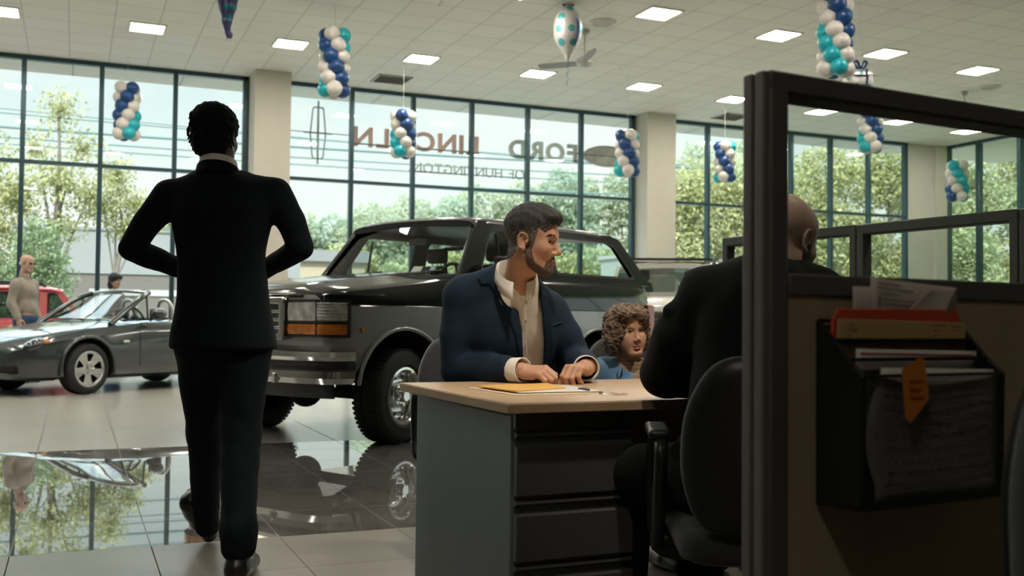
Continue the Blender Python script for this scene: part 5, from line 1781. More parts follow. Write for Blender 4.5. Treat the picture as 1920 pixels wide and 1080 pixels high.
m_mesh = mesh_mat()
RK = MPAR                      # local: x along the panel, y away from the viewer, z up (front is -y)
rack = empty('wire_pocket_rack', mat=RK, label='black wire mesh pocket rack of papers hung on the near partition', cat='wall rack')
SX0, SX1 = 0.098, 0.415
tiers = ((0.034, 0.955, 0.76), (0.062, 0.926, 0.73), (0.092, 0.902, 0.705))
fw = MB()
for tt, zt_, zb_ in tiers:
    fw.tube([(SX0, -tt, zt_), (SX1, -tt, zt_)], 0.0032, 6)
fw.tube([(SX0, 0, 0.985), (SX0, -0.034, 0.955), (SX0, -0.062, 0.926), (SX0, -0.092, 0.902), (SX0, -0.088, 0.705), (SX0, 0.0, 0.700), (SX0, 0, 0.985)], 0.0032, 6)
fw.tube([(SX1, 0, 0.985), (SX1, -0.034, 0.955), (SX1, -0.062, 0.926), (SX1, -0.092, 0.902), (SX1, -0.088, 0.705), (SX1, 0.0, 0.700), (SX1, 0, 0.985)], 0.0032, 6)
for y_, z_ in ((-0.088, 0.705), (-0.002, 0.700), (-0.002, 0.985)): fw.tube([(SX0, y_, z_), (SX1, y_, z_)], 0.0032, 6)
fw.obj('wire_frame', m_wirer, rack)
for tt, zt_, zb_ in tiers: MB().quad((SX0, -tt + 0.001, zb_), (SX1, -tt + 0.001, zb_), (SX1, -tt, zt_), (SX0, -tt, zt_)).obj('mesh_front', m_mesh, rack)
m_solid = mat('rack_side', (0.010, 0.011, 0.012), 0.6)
for x in (SX0, SX1):
    MB().prism([(0, 0.70), (-0.088, 0.705), (-0.092, 0.902), (-0.062, 0.926), (-0.034, 0.955), (0, 0.985)], lambda a, b, c, x=x: (x + c, a, b), -0.0008, 0.0008).obj('side_plate', m_solid, rack)
MB().bb((SX0, -0.088, 0.701), (SX1, -0.001, 0.703)).obj('rack_floor', m_solid, rack)

m_paper = mat('paper_white', (0.60, 0.58, 0.53), 0.8, var=0.02)
m_pink = mat('paper_cream', (0.56, 0.48, 0.42), 0.8, var=0.03)
m_manila = mat('manila_card', (0.52, 0.35, 0.135), 0.75, var=0.04)
m_orange = mat('red_card', (0.55, 0.065, 0.020), 0.6, var=0.03)
m_note = mat('orange_note', (0.62, 0.20, 0.02), 0.7, var=0.03)
m_ink = mat('print_grey', (0.16, 0.15, 0.15), 0.8)
m_rule = mat('red_rule', (0.55, 0.07, 0.06), 0.8)


def sheet(name, label, pts, m, grp='papers in the wire rack', lines=None, thick=0.0006, curl=0.0, cat='paper'):
    """sheet from four corners (bottom-left, bottom-right, top-right, top-left) in rack space with a little curl"""
    bl, br_, tr_, tl = [Vector(p) for p in pts]
    rows = []
    for i in range(9):
        q = i / 8
        rows.append([])
        for j in range(11):
            p = j / 10
            P_ = bl * (1 - p) * (1 - q) + br_ * p * (1 - q) + tr_ * p * q + tl * (1 - p) * q
            rows[-1].append(P_ + Vector((0, curl * math.sin(PI * p) * (0.3 + q) + curl * 0.5 * math.sin(3 * p + 2 * q), 0)))
    o = MB()
    o.T = RK
    o.loft(rows, cap=False, close=False)
    ob = o.obj(name, m, None, smooth=180, solid=thick)
    tag(ob, label, cat, grp)
    if lines:
        for nm, mm, segs in lines:
            l_ = MB()
            l_.T = RK
            for p0, p1_, q0, q1 in segs:
                c = []
                for p, q in ((p0, q0), (p1_, q0), (p1_, q1), (p0, q1)):
                    P_ = bl * (1 - p) * (1 - q) + br_ * p * (1 - q) + tr_ * p * q + tl * (1 - p) * q
                    c.append(P_ + Vector((0, curl * math.sin(PI * p) * (0.3 + q) + curl * 0.5 * math.sin(3 * p + 2 * q) - 0.0012, 0)))
                l_.quad(*c)
            l_.obj(nm, mm, ob)
    return ob


sheet('paper_sheet', 'loose cream sheet at the back left of the wire rack', [(0.168, -0.012, 0.80), (0.225, -0.012, 0.80), (0.222, -0.012, 1.040), (0.160, -0.012, 1.040)], m_pink, lines=[('print', m_ink, [(.62, .98, .86, .94)])])
sheet('paper_form', 'wide printed form curling up at the back of the wire rack', [(0.205, -0.016, 0.80), (0.392, -0.016, 0.80), (0.397, -0.016, 1.043), (0.198, -0.016, 1.056)], m_pink,
      lines=[('print', m_ink, [(.08, .36, .965, .972), (.08, .5, .935, .942), (.12, .34, .90, .906), (.10, .7, .865, .871), (.66, .92, .925, .931), (.72, .95, .895, .901), (.12, .55, .835, .841)])], curl=0.004)
sheet('paper_slip', 'folded slip crossing the printed form in the wire rack', [(0.245, -0.022, 0.985), (0.36, -0.022, 0.985), (0.392, -0.022, 1.042), (0.335, -0.022, 1.040)], m_pink, curl=0.003)
fo = MB()
fo.T = RK
fo.prism([(0.104, 0.80), (0.400, 0.80), (0.400, 0.99), (0.392, 1.006), (0.118, 1.004), (0.106, 0.985)], lambda a, b, c: (a, -c, b), 0.018, 0.0225)
tag(fo.obj('card_folder', m_orange, None, bevel=0.002), 'red card folder standing in the rear rack pocket', 'folder')
fo = MB()
fo.T = RK
fo.prism([(0.108, 0.78), (0.404, 0.78), (0.404, 0.984), (0.112, 0.988)], lambda a, b, c: (a, -c, b), 0.0255, 0.0300)
mo = tag(fo.obj('manila_folder', m_manila, None, bevel=0.001), 'yellow manila folder just before the red folder', 'folder')
l_ = MB()
l_.T = RK
for a, b, z in ((.13, .145, .978), (.13, .152, .970), (.13, .139, .961), (.32, .355, .978), (.325, .345, .970), (.37, .392, .976), (.375, .39, .970), (.325, .333, .961)): l_.bb((a, -0.0305, z), (b, -0.0298, z + 0.0018))
l_.obj('print', m_ink, mo)
sheet('paper_sheet', 'white sheet with a red rule in the middle rack pocket', [(0.125, -0.050, 0.76), (0.400, -0.050, 0.76), (0.402, -0.052, 0.937), (0.125, -0.052, 0.942)], m_paper, lines=[('rule', m_rule, [(.03, .97, .955, .968)])])
sheet('paper_sheet', 'plain white sheet in the front rack pocket behind the big curled sheet', [(0.15, -0.072, 0.74), (0.412, -0.072, 0.74), (0.411, -0.078, 0.908), (0.15, -0.078, 0.914)], m_paper)
big = []
o = MB()
o.T = RK
rows = []
for i in range(13):
    q = i / 12
    lft = 0.130 - 0.030 * math.sin(PI * min(1, 1.15 * (1 - q))) + 0.012 * q
    rows.append([(lft + (0.408 - lft) * j / 12, -0.084 + 0.006 * math.sin(PI * j / 12) - 0.004 * q, 0.710 + 0.195 * q) for j in range(13)])
o.loft(rows, cap=False, close=False)
bp = tag(o.obj('curled_sheet', m_paper, None, smooth=180, solid=0.0006), 'big curled white sheet filling the front mesh pocket', 'paper', 'papers in the wire rack')
l_ = MB()
l_.T = RK
r_ = random.Random(4)
for i in range(9):
    z = 0.735 + i * 0.017
    x = 0.15
    while x < 0.385:
        w_ = r_.uniform(0.006, 0.016)
        l_.bb((x, -0.0905 + 0.0005 * i, z), (x + w_, -0.0895 + 0.0005 * i, z + 0.004))
        x += w_ + 0.006
l_.obj('print', mat('print_pale', (0.38, 0.37, 0.35), 0.8), bp)
o = MB()
o.T = RK
o.prism([(0.172, 0.912), (0.212, 0.930), (0.222, 0.926), (0.232, 0.866), (0.190, 0.830), (0.180, 0.838)], lambda a, b, c: (a, -0.098 - 0.02 * (0.91 - b) * 0 - c, b), 0.0, 0.001)
nt_ = tag(o.obj('sticky_note', m_note, None), 'orange sticky note on the front of the wire rack', 'note')
l_ = MB()
l_.T = RK
for a, b, z in ((.186, .216, .893), (.188, .210, .880), (.190, .218, .868)): l_.bb((a, -0.1005, z), (b, -0.0988, z + 0.003))
l_.obj('writing', mat('note_ink', (0.35, 0.10, 0.02), 0.8), nt_)

# ------------------------------------------------------------------ things on the desk
DT = DZ + 0.0005
m_env = mat('envelope_yellow', (0.66, 0.37, 0.075), 0.6, var=0.06, bump=0.2, bscale=14)


def slab(name, label, cat, poly, z0, z1, m, puff=0.0, grp=None, n=10):
    """flat paper-like stack on the desk; puff lifts the middle"""
    c = (sum(p[0] for p in poly) / len(poly), sum(p[1] for p in poly) / len(poly))
    mb_ = MB()
    pl = []
    for i in range(len(poly)):
        a, b = poly[i], poly[(i + 1) % len(poly)]
        for k in range(n): pl.append((a[0] + (b[0] - a[0]) * k / n, a[1] + (b[1] - a[1]) * k / n))
    rings = [[(x, y, z0) for x, y in pl], [(x, y, z0 + (z1 - z0) * 0.5) for x, y in pl]]
    for k in (0.985, 0.8, 0.5, 0.2): rings.append([(c[0] + (x - c[0]) * k, c[1] + (y - c[1]) * k, z1 + puff * (1 - k) * (0.8 + 0.35 * math.sin(9 * x + 14 * y))) for x, y in pl])
    mb_.loft(rings)
    return tag(mb_.obj(name, m, None, smooth=50), label, cat, grp)


fq = [(1.165, 3.06), (1.185, 2.725), (1.42, 2.78), (1.445, 2.85), (1.40, 3.14)]
slab('file_folder', 'cream paper folder under the yellow envelope on the desk', 'folder', [(1.160, 3.075), (1.178, 2.738), (1.345, 2.742), (1.430, 2.745), (1.455, 3.01)], DT, DT + 0.003, mat('paper_cream2', (0.62, 0.50, 0.34), 0.7), 0.002)
slab('paper_stack', 'white papers between the cream folder and the yellow envelope', 'paper', [(1.19, 3.05), (1.20, 2.765), (1.435, 2.77), (1.44, 2.98)], DT + 0.0055, DT + 0.0075, m_paper, 0.001, 'papers on the desk')
slab('padded_envelope', 'yellow padded envelope on the desk', 'envelope', [(1.172, 3.035), (1.195, 2.770), (1.410, 2.88), (1.445, 3.09)], DT + 0.008, DT + 0.012, m_env, 0.007)
slab('paper_sheet', 'loose white sheet beside the yellow envelope', 'paper', [(1.455, 3.17), (1.462, 2.83), (1.52, 2.86), (1.54, 3.12)], DT, DT + 0.001, m_paper, 0.003, 'papers on the desk')
mb = MB()
pa, pb = Vector((1.400, 3.330, DT + 0.006)), Vector((1.490, 3.215, DT + 0.006))
pen = empty('pen', (pa + pb) / 2, 0, 'dark ballpoint pen lying before the seated man', 'pen')
iv = Matrix.Translation(pen.location).inverted()
P_ = lambda q: iv @ (pa + (pb - pa) * q)
MB().tube([P_(0.0), P_(0.06), P_(0.62)], [0.001, 0.0042, 0.0048], 10).obj('barrel', mat('pen_grey', (0.10, 0.10, 0.105), 0.3), pen)
MB().tube([P_(0.60), P_(1.0)], [0.0056, 0.0056], 10).obj('cap', m_chplast, pen)
MB().tube([P_(0.55) + Vector((0, 0, .0065)), P_(0.72) + Vector((0, 0, 0.0065))], 0.0022, 6).obj('clip', m_chrome, pen)
ks = empty('key_bunch', (1.455, 2.76, DT), 0, 'bunch of keys with a dark fob on the desk', 'keys')
MB().tube([(0.018 * math.cos(a), 0.018 * math.sin(a), 0.004) for a in [2 * PI * k / 20 for k in range(21)]], 0.0013, 6).obj('ring', m_chrome, ks)
MB().sphere((-0.005, 0.075, 0.007), 1.0, 14, 8, (0.016, 0.030, 0.007)).obj('fob', mat('fob_navy', (0.012, 0.02, 0.05), 0.35), ks, smooth=180)
for a, l_ in ((-20, 0.052), (-65, 0.055), (15, 0.048)):
    R_ = Matrix.Rotation(rad(a), 3, 'Z') @ Matrix.Rotation(rad(8), 3, 'Y')
    k_ = MB()
    k_.box(R_ @ Vector((0.028, 0, 0.0035)), (0.022, 0.022, 0.0025), R_).box(R_ @ Vector((0.055, 0, 0.004)), (0.036, 0.008, 0.002), R_)
    k_.obj('key', mat('key_steel', (0.35, 0.34, 0.32), 0.3, 0.9), ks, bevel=0.002)
MB().loft([[(0.02, -0.05, 0.004), (0.02, -0.075, 0.004), (0.065, -0.075, 0.003), (0.065, -0.05, 0.003)], [(0.02, -0.05, 0.008), (0.02, -0.075, 0.008), (0.065, -0.075, 0.006), (0.065, -0.05, 0.006)]]).obj('tag', mat('key_tag', (0.62, 0.50, 0.50), 0.5, var=0.3, vscale=90), ks, bevel=0.002)
# ------------------------------------------------------------------ people
CRH = Vector((CR.x, CR.y, 0)).normalized()       # across the view
TOW = Vector((-CF.x, -CF.y, 0)).normalized()     # towards the viewer
ZUP = Vector((0, 0, 1))


def skin_mat(name, col, **k):
    return mat(name, col, 0.48, var=0.06, vscale=30, bump=0.05, bscale=220, spec=0.4, sss=k.get('sss', 0.12))


def head_matrix(pos, fwd, pitch=0.0, roll=0.0):
    """head frame: x to the person's right, y out of the face, z up"""
    f = Vector(fwd).normalized()
    r = f.cross(ZUP).normalized()
    u = r.cross(f)
    M_ = Matrix(((r.x, f.x, u.x, 0), (r.y, f.y, u.y, 0), (r.z, f.z, u.z, 0), (0, 0, 0, 1)))
    return Matrix.Translation(pos) @ M_ @ Matrix.Rotation(rad(pitch), 4, 'X') @ Matrix.Rotation(rad(roll), 4, 'Y')


def field_at(M_, lo, hi, res):
    """field around a box given in a local frame"""
    ps = [M_ @ Vector((x, y, z)) for x in (lo[0], hi[0]) for y in (lo[1], hi[1]) for z in (lo[2], hi[2])]
    f = Field([min(p[i] for p in ps) for i in range(3)], [max(p[i] for p in ps) for i in range(3)], res)
    f.M = M_
    return f


def head_shape(F, s=1.0, nose=1.0, jaw=1.0, detail=True, neck=None, smile=0.0, ears=True, fat=1.0, brow=1.0, lip=1.0, cheek=0.0):
    v = lambda *p: tuple(q * s for q in p)
    E = lambda c, r, k=0.02, op='add', R=None: F.ell(v(*c), v(*r), R, k * s, op)
    C = lambda a, b, ra, rb=None, k=0.015, op='add': F.cap(v(*a), v(*b), ra * s, (ra if rb is None else rb) * s, k * s, op)
    E((0, -.020, .044), (.074, .095, .082), 0)
    E((0, .026, .044), (.064, .056, .060), .03)
    E((0, .036, -.022), (.057 * fat, .048, .072), .03)
    E((0, .026, -.066), (.050 * jaw, .050, .046), .03)
    E((0, .068, -.099), (.022 * jaw, .017, .017), .03)
    for q in (-1, 1):
        C((q * .052 * jaw, .002, -.052), (q * .020, .064, -.100), .017, .015, .025)
        E((q * .042 * fat, .050, -.020), (.022, .022, .020), .03)
    neck = neck or ((0, -.030, -.05), (0, -.046, -.17), .053, .058)
    C(neck[0], neck[1], neck[2], neck[3], .03)
    C((-.028, .074, .027), (.028, .074, .027), .0105 * brow, None, .018)
    if cheek:
        for q in (-1, 1): E((q * .036, .048, -.050), (.024 * cheek, .024 * cheek, .028 * cheek), .03)
    C((0, .076, .022), (0, .100 * nose, -.024), .0085, .0105, .012)
    E((0, .102 * nose, -.030), (.0115, .0125, .0105), .008)
    if detail:
        for q in (-1, 1):
            E((q * .0125, .091, -.035), (.0075, .011, .0075), .006)
            E((q * .031, .0885, .007), (.019, .0150, .0140), .012, 'sub')
            E((q * .031, .0625, .007), (.0100, .0100, .0100), .004)
            F.chain([v(q * .0165, .0705, .006), v(q * .024, .0770, .0138), v(q * .034, .0770, .0148), v(q * .0445, .0675, .0080)], [.0024 * s, .0030 * s, .0030 * s, .0024 * s], .004 * s)
            F.chain([v(q * .017, .0700, .0045), v(q * .026, .0752, -.0012), v(q * .035, .0744, -.0012), v(q * .044, .067, .0048)], [.0024 * s, .0026 * s, .0026 * s, .0024 * s], .004 * s)
            E((q * .0055, .098, -.0405), (.0038, .005, .004), .003, 'sub')
        u_ = smile * .006
        F.chain([v(-.024, .075, -.067 + u_), v(-.009, .0865, -.0625), v(0, .0875, -.0640), v(.009, .0865, -.0625), v(.024, .075, -.067 + u_)], [.003 * s, .0055 * s * lip, .005 * s * lip, .0055 * s * lip, .003 * s], .008 * s)
        F.chain([v(-.021, .075, -.070 + u_), v(0, .0865, -.0750), v(.021, .075, -.070 + u_)], [.0035 * s, .0068 * s * lip, .0035 * s], .008 * s)
        F.chain([v(-.027, .077, -.0675 + u_), v(-.010, .0915, -.0690), v(.010, .0915, -.0690), v(.027, .077, -.0675 + u_)], [.0016 * s, .002 * s, .002 * s, .0016 * s], .004 * s, 'sub')
        E((0, .080, -.0855), (.016, .006, .005), .010, 'sub')
    if ears:
        for q in (-1, 1):
            Re = Matrix.Rotation(q * rad(18), 3, 'Z') @ Matrix.Rotation(rad(-10), 3, 'X')
            if not detail:
                E((q * .075, -.014, -.002), (.009, .019, .031), .008, 'add', Re)
                continue
            E((q * .0735, -.013, -.003), (.0065, .0165, .0275), .008, 'add', Re)
            hx = []
            for i in range(9):
                a = rad(-75 + 34 * i)
                hx.append(v(q * (.0815 - .0035 * max(0, math.cos(a))), -.014 - .0165 * math.sin(a - rad(8)) * 1.0 if False else -.0145 - .0170 * math.sin(rad(180) * i / 8 * .92 + .1), -.024 + .054 * (1 - math.cos(rad(180) * i / 8)) / 2 - .004))
            F.chain(hx, [.0036 * s] * 9, .004 * s)
            F.chain([hx[-1], v(q * .080, -.004, .022), v(q * .078, .000, .012)], [.0034 * s, .0034 * s, .003 * s], .004 * s)
            E((q * .0800, -.010, -.002), (.0060, .0095, .0150), .004, 'sub', Re)
            E((q * .0745, .001, -.004), (.0055, .0045, .0070), .004)
            E((q * .0755, -.007, -.0300), (.0055, .0075, .0085), .006)
    return F


def inv_pts(M_, P):
    B = np.array(M_.inverted(), float)
    return P @ B[:3, :3].T + B[:3, 3]


def lip_paint(M_, s):
    def f(P):
        q = inv_pts(M_, P) / s
        return ((np.abs(q[:, 0]) < .022) & (q[:, 1] > .077) & (q[:, 2] < -.0585 - .10 * np.abs(q[:, 0])) & (q[:, 2] > -.0815 + .30 * np.abs(q[:, 0]))).astype(int)
    return f


def shell(base, region, t, name, m, parent, it=2, paint=None):
    """thin layer over a skin field where region is inside"""
    g = Field(base.lo, base.lo + base.res * (base.n - 1), base.res)
    g.n = base.n
    g.F = np.maximum(base.F - t, region.F)
    return net_obj(name, g, m, parent, it, paint)


def like(base):
    g = Field(base.lo, base.lo + base.res * (base.n - 1.5), base.res)
    g.n = base.n
    g.F = np.full(base.n, 1.0, np.float32)
    g.M = base.M
    return g


m_sclera = mat('eye_white', (0.62, 0.58, 0.54), 0.15, var=0.02)
m_iris = mat('iris_brown', (0.06, 0.035, 0.02), 0.15)


m_lash = mat('lash_dark', (0.02, 0.014, 0.010), 0.8)


def eyes(M_, s, root, gaze=(0, 1, 0)):
    g = Vector(gaze).normalized()
    for q in (-1, 1):
        c = Vector((q * .031, .0655, .007)) * s
        mb_ = MB()
        up = Vector((0, 0, 1))
        x = g.cross(up).normalized()
        up = x.cross(g)
        B = Matrix(((x.x, up.x, g.x), (x.y, up.y, g.y), (x.z, up.z, g.z)))
        r = .0122 * s
        rings = []
        for i in range(15):
            a = PI * i / 14
            a = min(max(a, 0.02), PI - 0.02)
            rings.append([M_ @ (c + B @ Vector((math.sin(a) * math.cos(2 * PI * k / 18) * r, math.sin(a) * math.sin(2 * PI * k / 18) * r, math.cos(a) * r))) for k in range(18)])
        mb_.loft(rings)
        mb_.mi = [1 if i < 2 * 18 + 18 else 0 for i in range(len(mb_.f))]
        mb_.mi[-2] = 1
        mb_.obj('eye', [m_sclera, m_iris], root, smooth=180)
        ls = [M_ @ (Vector(p) * s) for p in ((q * .0165, .0745, .0050), (q * .024, .0800, .0122), (q * .034, .0800, .0130), (q * .0455, .0710, .0070))]
        MB().tube(catmull(ls, 4), [.0010 * s] * 13, 5).obj('eyelashes', m_lash, root)


def hand_shape(F, W, D, Nn, S, s=1.0, curl=(25, 35, 25), thumb=(0.6, 0.5), spread=1.0, kk=0.006):
    """palm, four unequal fingers and a thumb: W wrist, D towards the fingers, Nn back of the hand, S thumb side"""
    D, Nn, S = Vector(D).normalized(), Vector(Nn), Vector(S)
    Nn = (Nn - D * Nn.dot(D)).normalized()
    S0 = D.cross(Nn).normalized()
    S = S0 if S0.dot(S) > 0 else -S0
    F.M = Matrix.Identity(4)
    P_ = lambda d, a, n: W + (D * d + S * a + Nn * n) * s
    F.chain([P_(-.03, 0, -.002), P_(0.01, 0, 0)], [.026 * s, .025 * s], .01)
    for a, l_ in ((.028, .078), (.010, .082), (-.010, .079), (-.027, .072)):
        F.cap(P_(.012, a * .6, -.004), P_(l_, a, -.002), .0150 * s, .0118 * s, .012)
    F.cap(P_(.02, -.02, -.010), P_(.05, -.026, -.010), .014 * s, .012 * s, .012)
    tips = []
    for i, (a, l_, L3, r) in enumerate(((.028, .080, (.040, .025, .020), .0092), (.010, .085, (.044, .028, .021), .0095), (-.010, .081, (.041, .026, .020), .0090), (-.027, .073, (.032, .020, .018), .0080))):
        p = P_(l_, a, 0.0)
        d = (D + S * (a * 1.4 * spread)).normalized()
        pts, rs = [p], [r * 1.12 * s]
        ang = 0
        for j in range(3):
            ang += rad(curl[j] * (1 + 0.05 * (i - 1)))
            dd = d * math.cos(ang) - Nn * math.sin(ang)
            p = p + dd * L3[j] * s
            pts.append(p)
            rs.append(r * (1.02, .95, .80)[j] * s)
        F.chain(pts, rs, kk)
        tips.append(pts[-1])
    b = P_(.018, .024, -.012)
    m1 = b + (S * (0.62 * thumb[0] + .2) + D * 0.62 - Nn * .25).normalized() * .044 * s
    m2 = m1 + (S * .25 * thumb[0] + D * .9 - Nn * thumb[1]).normalized() * .032 * s
    m3 = m2 + (D * .85 - Nn * (thumb[1] + .2) - S * .1).normalized() * .024 * s
    F.chain([b, m1, m2, m3], [.0150 * s, .0125 * s, .0108 * s, .0090 * s], .010)
    return tips


def collar(root, M_, rx, ry, m, gap=55, hb=0.034, drop=0.030, wing=0.055, zf=-0.05, name='shirt_collar', n=30, top_in=0.0):
    """turned-down collar round a neck: open at the front by gap degrees either side"""
    rows = [[], [], [], [], []]
    for i in range(n + 1):
        a = rad(-(180 - gap) + (360 - 2 * gap) * i / n)      # 0 = back of the neck
        f_ = (1 - math.cos(a)) / 2                            # 0 back .. 1 front
        x, y = math.sin(a) * rx, -math.cos(a) * ry
        z = zf * f_ ** 1.2
        e_ = abs(i / n * 2 - 1) ** 5
        dz = drop + (wing - drop) * e_
        k1, k2 = 1.06, 1.16 + 0.12 * e_
        rows[0].append(M_ @ Vector((x, y, z - hb)))
        rows[1].append(M_ @ Vector((x * 1.0, y * 1.0, z)))
        rows[2].append(M_ @ Vector((x * k1, y * k1, z + 0.003)))
        rows[3].append(M_ @ Vector((x * (k1 + k2) / 2, y * (k1 + k2) / 2 + 0.004 * e_, z - dz * 0.5)))
        rows[4].append(M_ @ Vector((x * k2, y * k2 + 0.012 * e_, z - dz)))
    mb_ = MB().loft(rows, cap=False, close=False)
    return mb_.obj(name, m, root, smooth=60, solid=0.003)


m_navy = mat('navy_wool', (0.0075, 0.0215, 0.043), 0.85, var=0.10, vscale=60, bump=0.12, bscale=500, spec=0.3)
m_navy_l = mat('navy_lapel', (0.0085, 0.0245, 0.049), 0.85, var=0.06, vscale=60, bump=0.12, bscale=500, spec=0.3)
m_shirt = mat('shirt_white', (0.80, 0.77, 0.71), 0.8, var=0.02, bump=0.1, bscale=60)
m_black = mat('black_wool', (0.0065, 0.0088, 0.0092), 0.95, var=0.08, vscale=50, bump=0.1, bscale=400, spec=0.25)
m_shoe = mat('black_leather', (0.008, 0.009, 0.010), 0.3)
m_button = mat('button_pearl', (0.60, 0.57, 0.52), 0.4)

# ================================================================== man in the navy jacket
SK1 = [skin_mat('skin_warm', (0.56, 0.315, 0.205)), skin_mat('lips_warm', (0.46, 0.20, 0.15))]
HD = A(1000, 452, 3.66)
ca, sa = math.cos(rad(20)), math.sin(rad(20))
MH = head_matrix(HD, CRH * ca + TOW * sa, -9, 3)
S1 = 0.965
fh = field_at(MH, (-.10, -.125, -.215), (.10, .13, .14), 0.0022)
nb = MH.inverted() @ A(972, 556, 3.79)
head_shape(fh, S1, smile=1.0, neck=((0.0, -.034, -.05), tuple(nb / S1), .054, .064), jaw=1.04)
WR, WL = A(976, 694, 3.585), A(1099, 690, 3.62)
shR, shL = A(870, 556, 3.80), A(1030, 584, 3.90)
elR, elL = A(858, 694, 3.80), A(1082, 678, 3.90)
chest, belly, hip = A(957, 612, 3.86), A(958, 690, 3.93), A(962, 775, 4.03)
HX = Vector((1, 0, 0))
kneeR, kneeL = Vector((1.46, 3.44, 0.56)), Vector((1.70, 3.42, 0.57))
fb = Field((1.1, 3.2, 0.0), (2.05, 4.1, 1.25), 0.010)
fb.ell(chest, (.17, .115, .17), None, 0).ell(belly, (.165, .12, .15), None, .06).ell(hip, (.17, .13, .11), None, .06)
fb.chain([shR, elR, WR], [.055, .042, .030], .03).chain([shL, elL, WL], [.055, .042, .032], .03)
for kn, q in ((kneeR, -1), (kneeL, 1)):
    hp = hip + CRH * (.09 * q)
    fb.chain([hp, kn, Vector((kn.x, 3.50, .12))], [.085, .058, .04], .04)
    fb.cap(Vector((kn.x, 3.50, .06)), Vector((kn.x + .02 * q, 3.36, .05)), .038, .03, .02)
fb.cap(A(972, 570, 3.80), chest, .07, .10, .05)
lo_, hi_ = WR + Vector((-.08, -.16, -.09)), WR + Vector((.22, .08, .07))
fr_ = Field(lo_, hi_, 0.0021)
tR = hand_shape(fr_, WR + CRH * .002, CRH * .90 + TOW * .42 - ZUP * .02, ZUP * .93 + TOW * .40, -TOW, 1.02, (40, 62, 38), (0.7, .75))
fl_ = Field(WL + Vector((-.19, -.18, -.09)), WL + Vector((.08, .08, .07)), 0.0021)
tL = hand_shape(fl_, WL + Vector((0, 0, .006)), TOW * .80 - CRH * .58 - ZUP * .05, ZUP * .98 + TOW * .1, -CRH, 1.0, (48, 60, 34), (0.4, .9))
man = net_obj('person', [fh, fb, fr_, fl_], SK1, None, 1, lambda P: lip_paint(MH, S1)(P))
tag(man, 'seated bearded man in a navy jacket and white shirt, both hands on the desk', 'person')
eyes(MH, S1, man, (0.25, 1, -0.35))
# hair, brows, beard
m_hair1 = mat('hair_dark', (0.030, 0.0275, 0.026), 0.65, var=0.5, vscale=30, bump=0.6, bscale=130, stretch=(3, 1, 1))
m_hairg = mat('hair_grey', (0.13, 0.12, 0.11), 0.7, var=0.45, vscale=70, bump=0.5, bscale=200)
m_beard = mat('beard_brown', (0.105, 0.068, 0.047), 0.8, var=0.5, vscale=90, bump=0.5, bscale=260)
v_ = lambda *p: tuple(q * S1 for q in p)
rg = like(fh)
rg.ell(v_(0, -.021, .046), v_(.0790, .1015, .0880), None, 0)
rg.ell(v_(0, .012, .078), v_(.060, .078, .058), None, .04)                   # swept front
rg.ell(v_(.004, .066, .098), v_(.046, .030, .022), None, .025)
rg.ell(v_(0, .118, .020), v_(.080, .072, .063), None, .010, 'sub')           # face opening
for q in (-1, 1):
    rg.ell(v_(q * .084, .056, .016), v_(.026, .028, .034), None, .012, 'sub')
    rg.ell(v_(q * .078, -.014, -.012), v_(.030, .024, .036), None, .006, 'sub')
rg.half(MH @ Vector(v_(0, -.05, -.062)), -(MH.to_3x3() @ Vector((0, .30, 1))), 0.012)
P = rg.grid()
lq = inv_pts(MH, P.reshape(-1, 3)).reshape(P.shape) / S1
rg.F = rg.F + (0.0016 * np.sin(lq[..., 0] * 260 + 30 * lq[..., 1]) * np.sin(lq[..., 1] * 60 + lq[..., 2] * 90) - 0.0 * lq[..., 2]).astype(np.float32)


def hairpaint(Pc):
    q = inv_pts(MH, Pc) / S1
    jit = .010 * np.sin(q[:, 1] * 300 + 3 * np.sin(q[:, 2] * 170)) + .006 * np.sin(q[:, 1] * 760 + q[:, 2] * 400)
    return ((q[:, 2] < 0.034 + 0.25 * (q[:, 1] + .02) + jit) & (np.abs(q[:, 0]) > .030)).astype(int)


hg = like(fh)
hg.F = np.maximum(rg.F, -(fh.F + .004))
sb_ = like(fh)
for q in (-1, 1): sb_.chain([v_(q * .070, .020, .040), v_(q * .071, .019, .012), v_(q * .070, .017, -.010)], [.016 * S1, .0105 * S1, .0085 * S1], .006)
sb_.ell(v_(0, -.075, -.030), v_(.070, .062, .050), None, .01)
hg.F = np.minimum(hg.F, np.maximum(fh.F - .0026, sb_.F))
net_obj('hair', hg, [m_hair1, m_hairg], man, 2, hairpaint)
bd = like(fh)
for q in (-1, 1):
    bd.chain([v_(q * .070, .014, .006), v_(q * .068, .010, -.040), v_(q * .056, .024, -.084), v_(q * .028, .064, -.106), v_(0, .074, -.108)], [.009 * S1, .013 * S1, .0185 * S1, .0205 * S1, .024 * S1], .01)
    bd.chain([v_(0, .088, -.0535), v_(q * .016, .083, -.055), v_(q * .029, .072, -.067), v_(q * .027, .070, -.084), v_(q * .020, .074, -.098)], [.005 * S1, .006 * S1, .0080 * S1, .0125 * S1, .014 * S1], .006)
bd.cap(v_(0, .080, -.092), v_(0, .074, -.104), .015 * S1, .018 * S1, .01)
bd.ell(v_(0, .090, -.0695), v_(.019, .020, .0095), None, .004, 'sub')
shell(fh, bd, .0024, 'beard', m_beard, man)
br_ = like(fh)
for q in (-1, 1): br_.chain([v_(q * .012, .084, .0275), v_(q * .027, .082, .0315), v_(q * .040, .0745, .0310), v_(q * .050, .064, .0255)], [.0055 * S1, .0060 * S1, .0055 * S1, .004 * S1], .004)
shell(fh, br_, .0020, 'eyebrows', m_hair1, man)

